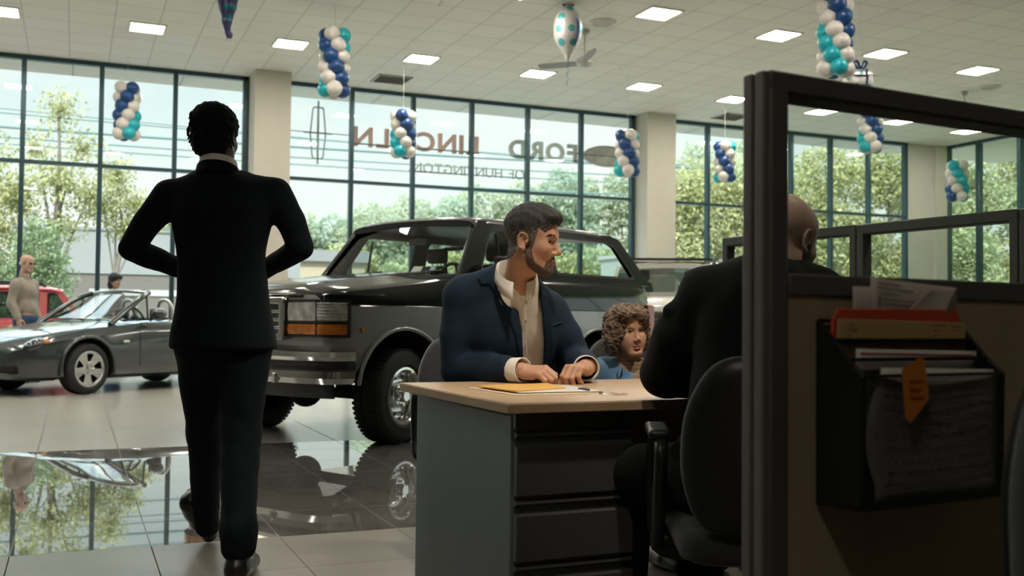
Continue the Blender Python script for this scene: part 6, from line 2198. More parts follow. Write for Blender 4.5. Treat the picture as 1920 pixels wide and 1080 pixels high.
# shirt
FO, FEX, FEZ = chest, CRH, TOW
pxm = 3.74 / CAM_F
pp = lambda pts: [((u - 957) * pxm, (612 - w_) * pxm) for u, w_ in pts]
fs_ = Field((1.25, 3.25, 0.62), (1.95, 3.95, 1.22), 0.005)
fs_.ell(chest, (.195, .130, .190), None, 0).ell(belly, (.197, .142, .172), None, .07)
fs_.cap(A(967, 540, 3.78), chest, .078, .112, .06)
fs_.cap(shR.lerp(chest, .3), shL.lerp(chest, .3), .075, .075, .05)
fs_.folds(.0022, 38, 3)
fs_.prism(pp([(962, 470), (961, 520), (975, 553), (981, 553), (1000, 515), (1003, 470)]), FO, FEX, ZUP, FEZ, 0.0, 0.4, 'sub', 0.004)
sh = net_obj('shirt', fs_, m_shirt, man, 2)
MC = Matrix.Translation(A(969, 492, 3.725)) @ (Matrix(((CRH.x, TOW.x, 0, 0), (CRH.y, TOW.y, 0, 0), (0, 0, 1, 0), (0, 0, 0, 1))) @ Matrix.Rotation(rad(-12), 4, 'Z') @ Matrix.Rotation(rad(-8), 4, 'X'))
collar(sh, MC, .069, .074, m_shirt, 20, .060, .034, .056, -.072)
# placket and buttons lie on the shirt front
pl_ = like(fs_)
pl_.M = Matrix.Identity(4)
pl_.F = fs_.F - .0022
pl_.prism(pp([(975, 552), (986, 552), (992, 730), (980, 730)]), FO, FEX, ZUP, FEZ, 0.02, 0.4, 'and', 0.001)
net_obj('placket', pl_, m_shirt, sh, 1)


def surf(F, u, w_, d0=3.2, d1=4.2):
    """first point of a field behind a picture position"""
    for i in range(400):
        p = A(u, w_, d0 + (d1 - d0) * i / 400)
        k = np.round((np.array(p) - F.lo) / F.res).astype(int)
        if (k < 0).any() or (k >= F.n).any(): continue
        if F.F[tuple(k)] < 0: return p
    return A(u, w_, (d0 + d1) / 2)


for u, w_ in ((985, 603), (984, 648), (986, 568), (985, 694)):
    p = surf(pl_, u, w_)
    MB().cyl(p, p + TOW * .004, .0055, n=14).obj('button', m_button, sh)
# jacket
fj = Field((1.05, 3.15, 0.50), (2.05, 4.12, 1.20), 0.0055)
fj.ell(chest, (.205, .140, .20), None, 0).ell(belly, (.205, .150, .18), None, .07).ell(hip + Vector((0, 0, .03)), (.215, .165, .13), None, .06)
fj.cap(A(965, 535, 3.79), chest, .086, .12, .06)
fj.chain([A(932, 528, 3.79), shR], [.064, .070], .035).chain([A(996, 552, 3.84), shL], [.056, .064], .035)
fj.chain([shR, shR.lerp(elR, .5) + CRH * -.006, elR, elR.lerp(WR, .55), elR.lerp(WR, .80)], [.074, .070, .062, .056, .050], .025)
fj.chain([shL, shL.lerp(elL, .5) + CRH * .004, elL, elL.lerp(WL, .60), elL.lerp(WL, .88)], [.070, .064, .058, .054, .048], .025)
fj.folds(.0042, 26, 8)
fj.cap(A(969, 496, 3.725), A(974, 548, 3.755), .0835, .0835, .010, 'sub')
fj0 = fj.F.copy()
fj.prism(pp([(928, 440), (938, 486), (957, 540), (970, 575), (979, 618), (981, 680), (980, 760), (1020, 760), (1021, 680), (1022, 630), (1017, 580), (1008, 534), (1004, 440)]), FO, FEX, ZUP, FEZ, -0.02, 0.45, 'sub', 0.003)
for w_, el in ((WR, elR), (WL, elL)):
    n_ = (w_ - el).normalized()
    fj.cap(el.lerp(w_, .70), w_ + n_ * .10, .040, .040, .006, 'sub')
jk = net_obj('jacket', fj, m_navy, man, 2)
for poly in ([(937, 484), (912, 506), (892, 522), (902, 536), (917, 534), (944, 574), (966, 630), (979, 690), (983, 690), (979, 618), (970, 575), (957, 540)],
             [(1006, 530), (1014, 540), (1027, 552), (1025, 566), (1038, 585), (1037, 640), (1024, 700), (1020, 700), (1021, 640), (1016, 580)]):
    lp = like(fj)
    lp.F = fj0 - .0065
    lp.M = Matrix.Identity(4)
    lp.prism(pp(poly), FO, FEX, ZUP, FEZ, -0.10, 0.45, 'and', 0.002)
    net_obj('lapel', lp, m_navy_l, jk, 1)
pk = like(fj)
pk.F = fj0 - .004
pk.M = Matrix.Identity(4)
pk.prism(pp([(1036, 606), (1056, 600), (1057, 606), (1037, 613)]), FO, FEX, ZUP, FEZ, 0.0, 0.45, 'and', 0.001)
net_obj('pocket_welt', pk, m_navy_l, jk, 1)
for w_, el, k0, r0 in ((WR, elR, .74, .0415), (WL, elL, .86, .0430)):
    n_ = (w_ - el)
    p0, p1_ = el + n_ * k0, w_ + n_.normalized() * .012
    MB().tube([p0, p0.lerp(p1_, .5), p1_], [r0 - .001, r0, r0 + .001], 24, cap=False).obj('shirt_cuff', m_shirt, man, smooth=60, solid=0.004)
ft = Field((1.1, 3.2, 0.05), (2.05, 4.15, 0.76), 0.008)
ft.ell(hip, (.19, .15, .125), None, 0)
for kn, q in ((kneeR, -1), (kneeL, 1)):
    ft.chain([hip + CRH * (.09 * q), kn, Vector((kn.x, 3.50, .14))], [.105, .078, .062], .04)
net_obj('trousers', ft, mat('navy_trouser', (0.010, 0.016, 0.030), 0.9), man, 2)
for kn, q in ((kneeR, -1), (kneeL, 1)):
    f_ = Field((kn.x - .09, 3.22, 0), (kn.x + .12, 3.60, .16), .006)
    f_.chain([Vector((kn.x, 3.52, .05)), Vector((kn.x + .01 * q, 3.42, .047)), Vector((kn.x + .02 * q, 3.30, .036))], [.046, .044, .034], .02).half((0, 0, 0.004), (0, 0, -1))
    net_obj('shoe', f_, m_shoe, man, 1)

# ================================================================== curly haired child
SK2 = [skin_mat('skin_child', (0.54, 0.315, 0.205)), skin_mat('lips_child', (0.46, 0.20, 0.16))]
ca, sa = math.cos(rad(24)), math.sin(rad(24))
MB_ = head_matrix(A(1177, 622, 4.36), TOW * ca + CRH * sa, -3, 4)
S2 = 0.865
fk = field_at(MB_, (-.095, -.11, -.20), (.095, .12, .12), 0.0022)
head_shape(fk, S2, nose=.93, jaw=.94, neck=((0, -.026, -.05), (0, -.040, -.20), .044, .046), fat=1.06, brow=.75, lip=.78, cheek=1.0)
ck, hk = A(1188, 730, 4.43), A(1192, 800, 4.50)
f2 = Field((1.9, 3.3, 0.02), (2.75, 4.15, 0.95), 0.010)
f2.ell(ck, (.125, .085, .12), None, 0).ell(hk, (.13, .11, .10), None, .05)
sk1, sk2 = A(1132, 694, 4.42), A(1240, 698, 4.40)
ek1, ek2 = A(1118, 790, 4.42), A(1262, 790, 4.38)
wk1, wk2 = Vector((2.14, 3.72, .56)), Vector((2.42, 3.62, .56))
f2.chain([sk1, ek1, wk1], [.042, .034, .022], .03).chain([sk2, ek2, wk2], [.042, .034, .022], .03)
for q in (-1, 1):
    kn = Vector((2.28 + .10 * q, 3.52, .53))
    f2.chain([hk + CRH * (.07 * q), kn, kn + Vector((0, .08, -.40))], [.066, .048, .034], .03)
    f2.cap(kn + Vector((0, .08, -.46)), kn + Vector((0, -.06, -.49)), .030, .022, .02)
hnds = []
for w_, S_ in ((wk1, CRH), (wk2, -CRH)):
    g_ = Field(w_ + Vector((-.1, -.2, -.09)), w_ + Vector((.1, .06, .06)), .004)
    hand_shape(g_, w_, Vector((0, -1, -.1)), ZUP, S_, .78)
    hnds.append(g_)
kid = net_obj('person', [fk, f2] + hnds, SK2, None, 1, lambda P: lip_paint(MB_, S2)(P))
tag(kid, 'curly haired child in an open blue shirt seated behind the desk', 'person')
eyes(MB_, S2, kid, (0.30, 1, 0.05))
v_ = lambda *p: tuple(q * S2 for q in p)
br_ = like(fk)
for q in (-1, 1): br_.chain([v_(q * .014, .080, .0265), v_(q * .028, .079, .0300), v_(q * .040, .072, .0290), v_(q * .049, .063, .0250)], [.0045 * S2, .0048 * S2, .0045 * S2, .003 * S2], .004)
shell(fk, br_, .0019, 'eyebrows', mat('brow_brown', (0.07, 0.042, 0.026), 0.8), kid)
m_curl = mat('curly_brown', (0.155, 0.098, 0.060), 0.6, var=0.5, vscale=40, bump=0.8, bscale=90)
gh = field_at(MB_, (-.15, -.15, -.15), (.15, .12, .16), 0.0036)
gh.ell(v_(0, -.020, .040), v_(.108, .118, .098), None, 0)
for q in (-1, 1):
    gh.ell(v_(q * .078, .0, -.030), v_(.040, .055, .078), None, .03)
    gh.ell(v_(q * .060, -.05, -.060), v_(.055, .05, .055), None, .03)
gh.ell(v_(.0, .060, .085), v_(.078, .050, .030), None, .03)
gh.ell(v_(-.044, .074, .050), v_(.026, .020, .034), None, .02)      # fringe falls on one side
gh.ell(v_(.004, .118, -.028), v_(.068, .084, .086), None, .012, 'sub')
gh.ell(v_(.020, .116, .026), v_(.046, .066, .056), None, .012, 'sub')
gh.half(MB_ @ Vector(v_(0, 0, -.122)), -(MB_.to_3x3() @ Vector((0, .1, 1))), .02)
P = gh.grid()
lq = inv_pts(MB_, P.reshape(-1, 3)).reshape(P.shape)
w1 = lq[..., 0] * 150 + 2.2 * np.sin(lq[..., 2] * 95 + 1.0) + 1.5 * np.sin(lq[..., 1] * 70)
w2 = lq[..., 1] * 150 + 2.0 * np.sin(lq[..., 2] * 110 + 2.0) + 1.5 * np.sin(lq[..., 0] * 80)
gh.F = gh.F + (.0046 * np.sin(w1) * np.cos(w2) + .0026 * np.sin(lq[..., 2] * 230 + 3 * np.sin(w1)) + .0050 * np.sin(lq[..., 0] * 62 + 1) * np.sin(lq[..., 2] * 58 + lq[..., 1] * 40)).astype(np.float32)
hair = net_obj('hair', gh, m_curl, kid, 1)
r_ = random.Random(12)
for k in range(70):          # loose curls standing off the head
    a, b = r_.uniform(0, 2 * PI), r_.uniform(-0.35, 1.2)
    d_ = Vector((math.cos(a) * math.cos(b), math.sin(a) * math.cos(b), math.sin(b)))
    if d_.y > 0.35 and d_.z < 0.75: continue
    p0 = Vector((d_.x * .100, d_.y * .108 - .018, d_.z * .090 + .036)) * S2
    tn = d_.cross(Vector((r_.uniform(-1, 1), r_.uniform(-1, 1), 0.3))).normalized()
    bn = d_.cross(tn)
    R0 = r_.uniform(.006, .011)
    pts = [MB_ @ (p0 + tn * (R0 * math.cos(t_ * 1.3)) + bn * (R0 * math.sin(t_ * 1.3)) + d_ * (.004 + .0022 * t_) - Vector((0, 0, .0035 * t_))) for t_ in range(9)]
    MB().tube(pts, [.0024 - .00018 * i for i in range(9)], 5).obj('curl', m_curl, hair, smooth=180)
# tee and open shirt
m_tee = bpy.data.materials.new('striped_tee')
m_tee.use_nodes = True
_t = m_tee.node_tree
_g = _t.nodes.new('ShaderNodeNewGeometry')
_s = _t.nodes.new('ShaderNodeSeparateXYZ')
_t.links.new(_g.outputs['Position'], _s.inputs[0])
_m = _t.nodes.new('ShaderNodeMath')
_m.operation = 'MULTIPLY'
_m.inputs[1].default_value = 400
_t.links.new(_s.outputs['Z'], _m.inputs[0])
_n = _t.nodes.new('ShaderNodeMath')
_n.operation = 'SINE'
_t.links.new(_m.outputs[0], _n.inputs[0])
_r = _t.nodes.new('ShaderNodeValToRGB')
_r.color_ramp.elements[0].position = 0.2
_r.color_ramp.elements[0].color = (0.33, 0.22, 0.13, 1)
_r.color_ramp.elements[1].position = 0.6
_r.color_ramp.elements[1].color = (0.46, 0.32, 0.19, 1)
_t.links.new(_n.outputs[0], _r.inputs[0])
_t.links.new(_r.outputs[0], _t.nodes['Principled BSDF'].inputs['Base Color'])
_t.nodes['Principled BSDF'].inputs['Roughness'].default_value = 0.9
g1 = Field((1.95, 3.55, .56), (2.7, 4.15, .90), .005)
nk = MB_ @ Vector(v_(0, -.036, -.165))
g1.ell(ck, (.135, .095, .125), None, 0).ell(hk, (.138, .118, .10), None, .05).cap(nk, ck, .050, .09, .05)
g1.cap(sk1, sk2, .045, .045, .05)
g1.folds(.002, 40, 2)
net_obj('tee_shirt', g1, m_tee, kid, 2)
m_blue = mat('blue_cotton', (0.13, 0.25, 0.40), 0.85, var=0.08, vscale=40, bump=0.15, bscale=350)
g2 = Field((1.9, 3.5, .52), (2.75, 4.2, .92), .005)
g2.ell(ck, (.150, .108, .135), None, 0).ell(hk, (.152, .13, .11), None, .05)
g2.chain([A(1160, 690, 4.40), sk1], [.050, .054], .04).chain([A(1215, 690, 4.40), sk2], [.050, .054], .04)
g2.chain([sk1, ek1, wk1], [.056, .050, .040], .02).chain([sk2, ek2, wk2], [.056, .050, .040], .02)
g2.folds(.003, 34, 5)
pk_ = lambda pts: [((u - 1188) * 4.33 / CAM_F, (730 - w_) * 4.33 / CAM_F) for u, w_ in pts]
g2.prism(pk_([(1160, 620), (1166, 668), (1180, 690), (1187, 720), (1190, 800), (1228, 800), (1222, 700), (1214, 668), (1216, 620)]), ck, CRH, ZUP, TOW, -0.01, .3, 'sub', .003)
bs = net_obj('open_shirt', g2, m_blue, kid, 2)
MCK = Matrix.Translation(A(1187, 678, 4.36)) @ (Matrix(((CRH.x, TOW.x, 0, 0), (CRH.y, TOW.y, 0, 0), (0, 0, 1, 0), (0, 0, 0, 1))) @ Matrix.Rotation(rad(12), 4, 'Z'))
collar(bs, MCK, .060, .066, m_blue, 42, .022, .028, .055, -.030)
g3 = Field((1.95, 3.35, .08), (2.7, 4.2, .70), .008)
g3.ell(hk, (.145, .13, .11), None, 0)
for q in (-1, 1):
    kn = Vector((2.28 + .10 * q, 3.52, .53))
    g3.chain([hk + CRH * (.07 * q), kn, kn + Vector((0, .08, -.42))], [.080, .060, .050], .03)
net_obj('trousers', g3, mat('denim_dark', (0.03, 0.045, 0.075), 0.9), kid, 1)
for q in (-1, 1):
    kn = Vector((2.28 + .10 * q, 3.60, 0))
    f_ = Field(kn + Vector((-.06, -.22, 0)), kn + Vector((.06, .08, .12)), .006)
    f_.chain([kn + Vector((0, .02, .042)), kn + Vector((0, -.06, .040)), kn + Vector((0, -.16, .030))], [.040, .038, .028], .02).half((0, 0, .004), (0, 0, -1))
    net_obj('shoe', f_, m_shoe, kid, 1)

# ================================================================== bald salesman seen from behind
SK3 = [skin_mat('skin_tan', (0.42, 0.285, 0.225))]
cb, sb = math.cos(rad(42)), math.sin(rad(42))
MS = head_matrix(A(1473, 452, 2.86), CRH * cb - TOW * sb, -17, 4)
fS = field_at(MS, (-.10, -.125, -.22), (.10, .13, .14), 0.003)
nbS = MS.inverted() @ A(1452, 545, 2.80)
head_shape(fS, 1.0, neck=((0, -.030, -.05), tuple(nbS), .056, .066), jaw=1.05)
cS, bS, hS = A(1430, 640, 2.72), A(1428, 760, 2.66), Vector((1.58, 2.16, .58))
sL, sR = A(1326, 552, 2.74), A(1532, 548, 2.84)
eL, eR = A(1245, 701, 2.86), A(1600, 715, 2.95)
wL, wR = A(1350, 716, 3.02), A(1480, 722, 3.12)
f3 = Field((1.15, 1.9, 0.02), (2.35, 2.95, 1.2), .012)
f3.ell(cS, (.165, .12, .19), None, 0).ell(bS, (.16, .13, .15), None, .06).ell(hS, (.17, .14, .11), None, .06).cap(A(1450, 550, 2.79), cS, .08, .11, .06)
f3.chain([sL, eL, wL], [.055, .044, .028], .03).chain([sR, eR, wR], [.055, .044, .028], .03)
for q in (-1, 1):
    kn = Vector((1.60 + .13 * q, 2.60, .55))
    f3.chain([hS + Vector((.09 * q, 0, 0)), kn, kn + Vector((0, .02, -.44))], [.085, .06, .04], .04)
    f3.cap(kn + Vector((0, .02, -.49)), kn + Vector((0, .15, -.51)), .038, .028, .02)
hs_ = []
for w_, D_, S_ in ((wL, (wL - eL), -TOW), (wR, (wR - eR), -TOW)):
    g_ = Field(w_ + Vector((-.22, -.18, -.09)), w_ + Vector((.22, .22, .07)), .004)
    hand_shape(g_, w_, D_, ZUP, -TOW, 1.0)
    hs_.append(g_)
sal = net_obj('person', [fS, f3] + hs_, SK3, None, 1)
tag(sal, 'bald bearded man in a black suit seen from behind through the near partition', 'person')
bd = like(fS)
for q in (-1, 1):
    bd.chain([(q * .071, .010, -.015), (q * .066, .012, -.050), (q * .052, .034, -.085), (q * .026, .068, -.104), (0, .076, -.108)], [.012, .020, .026, .026, .028], .01)
    bd.chain([(0, .088, -.053), (q * .018, .083, -.055), (q * .030, .072, -.072)], [.006, .008, .010], .006)
g_ = like(fS)
g_.F = np.maximum(fS.F - .007, bd.F)
net_obj('beard', g_, mat('beard_black', (0.02, 0.018, 0.017), 0.85, bump=0.5, bscale=200), sal, 1)
fj = Field((1.05, 1.85, 0.50), (2.40, 3.0, 1.26), .007)
fj.ell(cS, (.195, .145, .215), None, 0).ell(bS, (.20, .16, .18), None, .07).ell(hS + Vector((0, 0, .04)), (.22, .19, .13), None, .06)
fj.chain([A(1448, 528, 2.80), cS], [.075, .12], .06)
fj.chain([A(1400, 535, 2.75), sL], [.072, .066], .05).chain([A(1495, 532, 2.83), sR], [.068, .066], .05)
fj.chain([sL, sL.lerp(eL, .5) + CRH * -.008, eL, eL.lerp(wL, .85)], [.070, .076, .068, .056], .025)
fj.chain([sR, sR.lerp(eR, .5), eR, eR.lerp(wR, .85)], [.070, .070, .064, .054], .025)
fj.ell(A(1256, 580, 2.76), (.020, .020, .016), None, .02)
fj.folds(.0045, 24, 21)
fj.cap(A(1462, 500, 2.82), MS @ Vector((0, -.03, -.03)), .060, .062, .004, 'sub')
net_obj('jacket', fj, m_black, sal, 2)
MCS = Matrix.Translation(A(1464, 505, 2.83)) @ (Matrix(((CRH.x, TOW.x, 0, 0), (CRH.y, TOW.y, 0, 0), (0, 0, 1, 0), (0, 0, 0, 1))) @ Matrix.Rotation(rad(150), 4, 'Z') @ Matrix.Rotation(rad(-14), 4, 'X'))
collar(sal, MCS, .066, .070, m_black, 35, .030, .036, .05, -.03, 'jacket_collar')
ft = Field((1.2, 1.95, 0.04), (2.0, 2.80, .74), .009)
ft.ell(hS, (.185, .16, .12), None, 0)
for q in (-1, 1):
    kn = Vector((1.60 + .13 * q, 2.60, .55))
    ft.chain([hS + Vector((.09 * q, 0, 0)), kn, kn + Vector((0, .02, -.42))], [.105, .080, .064], .04)
net_obj('trousers', ft, m_black, sal, 2)
for q in (-1, 1):
    kn = Vector((1.60 + .13 * q, 2.64, 0))
    f_ = Field(kn + Vector((-.07, -.10, 0)), kn + Vector((.07, .25, .13)), .006)
    f_.chain([kn + Vector((0, -.02, .048)), kn + Vector((0, .07, .046)), kn + Vector((0, .18, .034))], [.045, .043, .033], .02).half((0, 0, .004), (0, 0, -1))
    net_obj('shoe', f_, m_shoe, sal, 1)

# ================================================================== man in a dark suit striding away
SK4 = [skin_mat('skin_dark', (0.085, 0.050, 0.036))]
MW = head_matrix(A(405, 260, 4.03), -TOW + CRH * .10, -3, -2)
fW = field_at(MW, (-.10, -.125, -.22), (.10, .13, .14), 0.004)
nbW = MW.inverted() @ A(412, 335, 4.02)
head_shape(fW, 1.0, neck=((0, -.026, -.05), tuple(nbW), .055, .064))
cW, bW, hW = A(414, 410, 4.00), A(416, 500, 4.00), A(420, 600, 4.00)
sWl, sWr = A(319, 369, 4.00), A(513, 367, 4.04)
eWl, eWr = A(245, 466, 4.00), A(565, 464, 4.06)
wWl, wWr = A(352, 509, 4.22), A(480, 517, 4.26)
kWl, aWl = A(384, 812, 4.16), A(384, 950, 4.33)
kWr, aWr = A(452, 815, 3.96), A(447, 1020, 3.82)
aWr.z = .09
f4 = Field((-.95, 3.4, 0.0), (1.6, 5.0, 1.75), .014)
f4.ell(cW, (.150, .10, .20), None, 0).ell(bW, (.125, .10, .17), None, .06).ell(hW, (.130, .10, .14), None, .04).cap(A(411, 345, 4.01), cW, .065, .09, .06)
f4.chain([sWl, cW, sWr], [.05, .07, .05], .03).chain([sWl, eWl, wWl], [.045, .034, .026], .02).chain([sWr, eWr, wWr], [.045, .034, .026], .02)
f4.chain([hW + CRH * -.075, kWl, aWl], [.068, .05, .036], .03).chain([hW + CRH * .075, kWr, aWr], [.068, .05, .036], .03)
hl_l, to_l = A(362, 948, 4.34), A(392, 1001, 4.47)
f4.cap(hl_l.lerp(to_l, .1), hl_l.lerp(to_l, .7), .024, .020, .02)
fwdW = (-TOW).normalized()
f4.cap(aWr + Vector((0, 0, -.045)), aWr + fwdW * .16 + Vector((0, 0, -.055)), .038, .03, .02)
hs_ = []
for w_, e_, S_ in ((wWl, eWl, 1), (wWr, eWr, -1)):
    g_ = Field(w_ + Vector((-.20, -.2, -.12)), w_ + Vector((.20, .2, .10)), .005)
    hand_shape(g_, w_, (w_ - e_), -TOW * .9 + ZUP * .2, ZUP, 1.0)
    hs_.append(g_)
wal = net_obj('person', [fW, f4] + hs_, SK4, None, 1)
tag(wal, 'man in a dark suit walking away across the showroom floor', 'person')
gh = field_at(MW, (-.12, -.14, -.12), (.12, .13, .16), 0.004)
gh.ell((0, -.020, .048), (.090, .112, .092), None, 0)
gh.ell((0, -.055, -.030), (.072, .062, .066), None, .03)
gh.ell((0, .125, -.01), (.085, .075, .085), None, .01, 'sub')
gh.half(MW @ Vector((0, -.05, -.088)), -(MW.to_3x3() @ Vector((0, .25, 1))), .02)
P = gh.grid()
lq = inv_pts(MW, P.reshape(-1, 3)).reshape(P.shape)
gh.F = gh.F + (.0042 * np.sin(lq[..., 0] * 170 + 2 * np.sin(lq[..., 2] * 60)) * np.sin(lq[..., 2] * 165 + 1.7 * np.sin(lq[..., 0] * 70)) * np.cos(lq[..., 1] * 90)).astype(np.float32)
hw = net_obj('hair', gh, mat('hair_black', (0.005, 0.0065, 0.008), 0.9, var=0.4, vscale=60, bump=0.7, bscale=160, spec=0.2), wal, 1)
r_ = random.Random(5)
for k in range(46):
    a, b = r_.uniform(PI * 1.02, PI * 1.98), r_.uniform(-.75, .9)
    d_ = Vector((math.cos(a) * math.cos(b), math.sin(a) * math.cos(b), math.sin(b)))
    p0 = Vector((d_.x * .088, d_.y * .110 - .020, d_.z * .092 + .046))
    pts = [MW @ (p0 + d_ * (.004 * t_) + Vector((.004 * math.sin(k + t_), 0, -.009 * t_))) for t_ in range(4)]
    MB().tube(pts, [.0062, .0066, .0058, .003], 6).obj('twist', MATS['hair_black'], hw, smooth=180)
MCW = Matrix.Translation(A(410, 298, 4.01)) @ (Matrix(((CRH.x, TOW.x, 0, 0), (CRH.y, TOW.y, 0, 0), (0, 0, 1, 0), (0, 0, 0, 1))) @ Matrix.Rotation(rad(180), 4, 'Z') @ Matrix.Rotation(rad(-5), 4, 'X'))
collar(wal, MCW, .066, .070, m_shirt, 12, .030, .032, .05, -.035)
m_suit = mat('suit_midnight', (0.0040, 0.0075, 0.0105), 0.95, var=0.08, vscale=50, bump=0.1, bscale=400, spec=0.2)
fj = Field((-1.0, 3.4, 0.75), (1.5, 4.75, 1.66), .009)
fj.trunk([(A(420, 662, 4.0), .207, .150), (A(420, 610, 4.0), .190, .140), (A(419, 560, 4.0), .174, .130), (A(417, 505, 4.0), .163, .122), (A(416, 470, 4.0), .168, .124), (A(415, 430, 4.0), .187, .130), (A(414, 390, 4.0), .200, .132), (A(414, 352, 4.01), .165, .110), (A(412, 326, 4.01), .085, .080)], CRH, TOW, 0)
fj.chain([A(385, 348, 4.0), sWl], [.058, .066], .05).chain([A(440, 348, 4.03), sWr], [.058, .066], .05)
fj.chain([sWl, sWl.lerp(eWl, .5) + CRH * -.012, eWl, eWl.lerp(wWl, .5), eWl.lerp(wWl, .9)], [.074, .056, .049, .044, .040], .010)
fj.chain([sWr, sWr.lerp(eWr, .5) + CRH * .014, eWr, eWr.lerp(wWr, .5), eWr.lerp(wWr, .9)], [.072, .056, .047, .042, .038], .010)
fj.folds(.0045, 22, 31)
fj.half(A(420, 655, 4.0), (0, 0, -1), .004)
fj.cap(A(411, 318, 4.01), A(405, 270, 4.02), .060, .062, .004, 'sub')
jw = net_obj('jacket', fj, m_suit, wal, 7)
collar(jw, Matrix.Translation((0, 0, -.026)) @ MCW, .076, .080, m_suit, 40, .030, .040, .05, -.05, 'jacket_collar')
ft = Field((-.75, 3.3, 0.03), (1.3, 4.95, 1.02), .009)
ft.ell(A(420, 640, 4.0), (.172, .13, .14), None, 0)
ft.chain([hW + CRH * -.088 + Vector((0, 0, -.1)), kWl, aWl + Vector((0, 0, .01)), A(388, 985, 4.36)], [.100, .070, .055, .050], .05)
ft.chain([hW + CRH * .088 + Vector((0, 0, -.1)), kWr, aWr + Vector((0, 0, .10)), aWr + Vector((0, 0, .045))], [.100, .073, .066, .064], .05)
ft.folds(.004, 30, 41)
net_obj('trousers', ft, m_suit, wal, 2)
g_ = Field(aWr + Vector((-.15, -.15, -.12)), aWr + Vector((.35, .35, .10)), .005)
g_.chain([aWr + Vector((0, 0, -.042)) - fwdW * .02, aWr + fwdW * .08 + Vector((0, 0, -.046)), aWr + fwdW * .20 + Vector((0, 0, -.058))], [.047, .045, .034], .02)
g_.cap(aWr + Vector((0, 0, -.03)), aWr + Vector((0, 0, .03)), .044, .046, .02).half((0, 0, .003), (0, 0, -1))
net_obj('shoe', g_, m_shoe, wal, 1)
g_ = Field(hl_l + Vector((-.2, -.2, -.22)), hl_l + Vector((.25, .3, .15)), .005)
dn = (to_l - hl_l).normalized()
g_.chain([hl_l - dn * .02, hl_l.lerp(to_l, .5), to_l], [.050, .049, .036], .02).cap(hl_l + dn * .03, aWl, .046, .046, .02)
net_obj('shoe', g_, m_shoe, wal, 1)


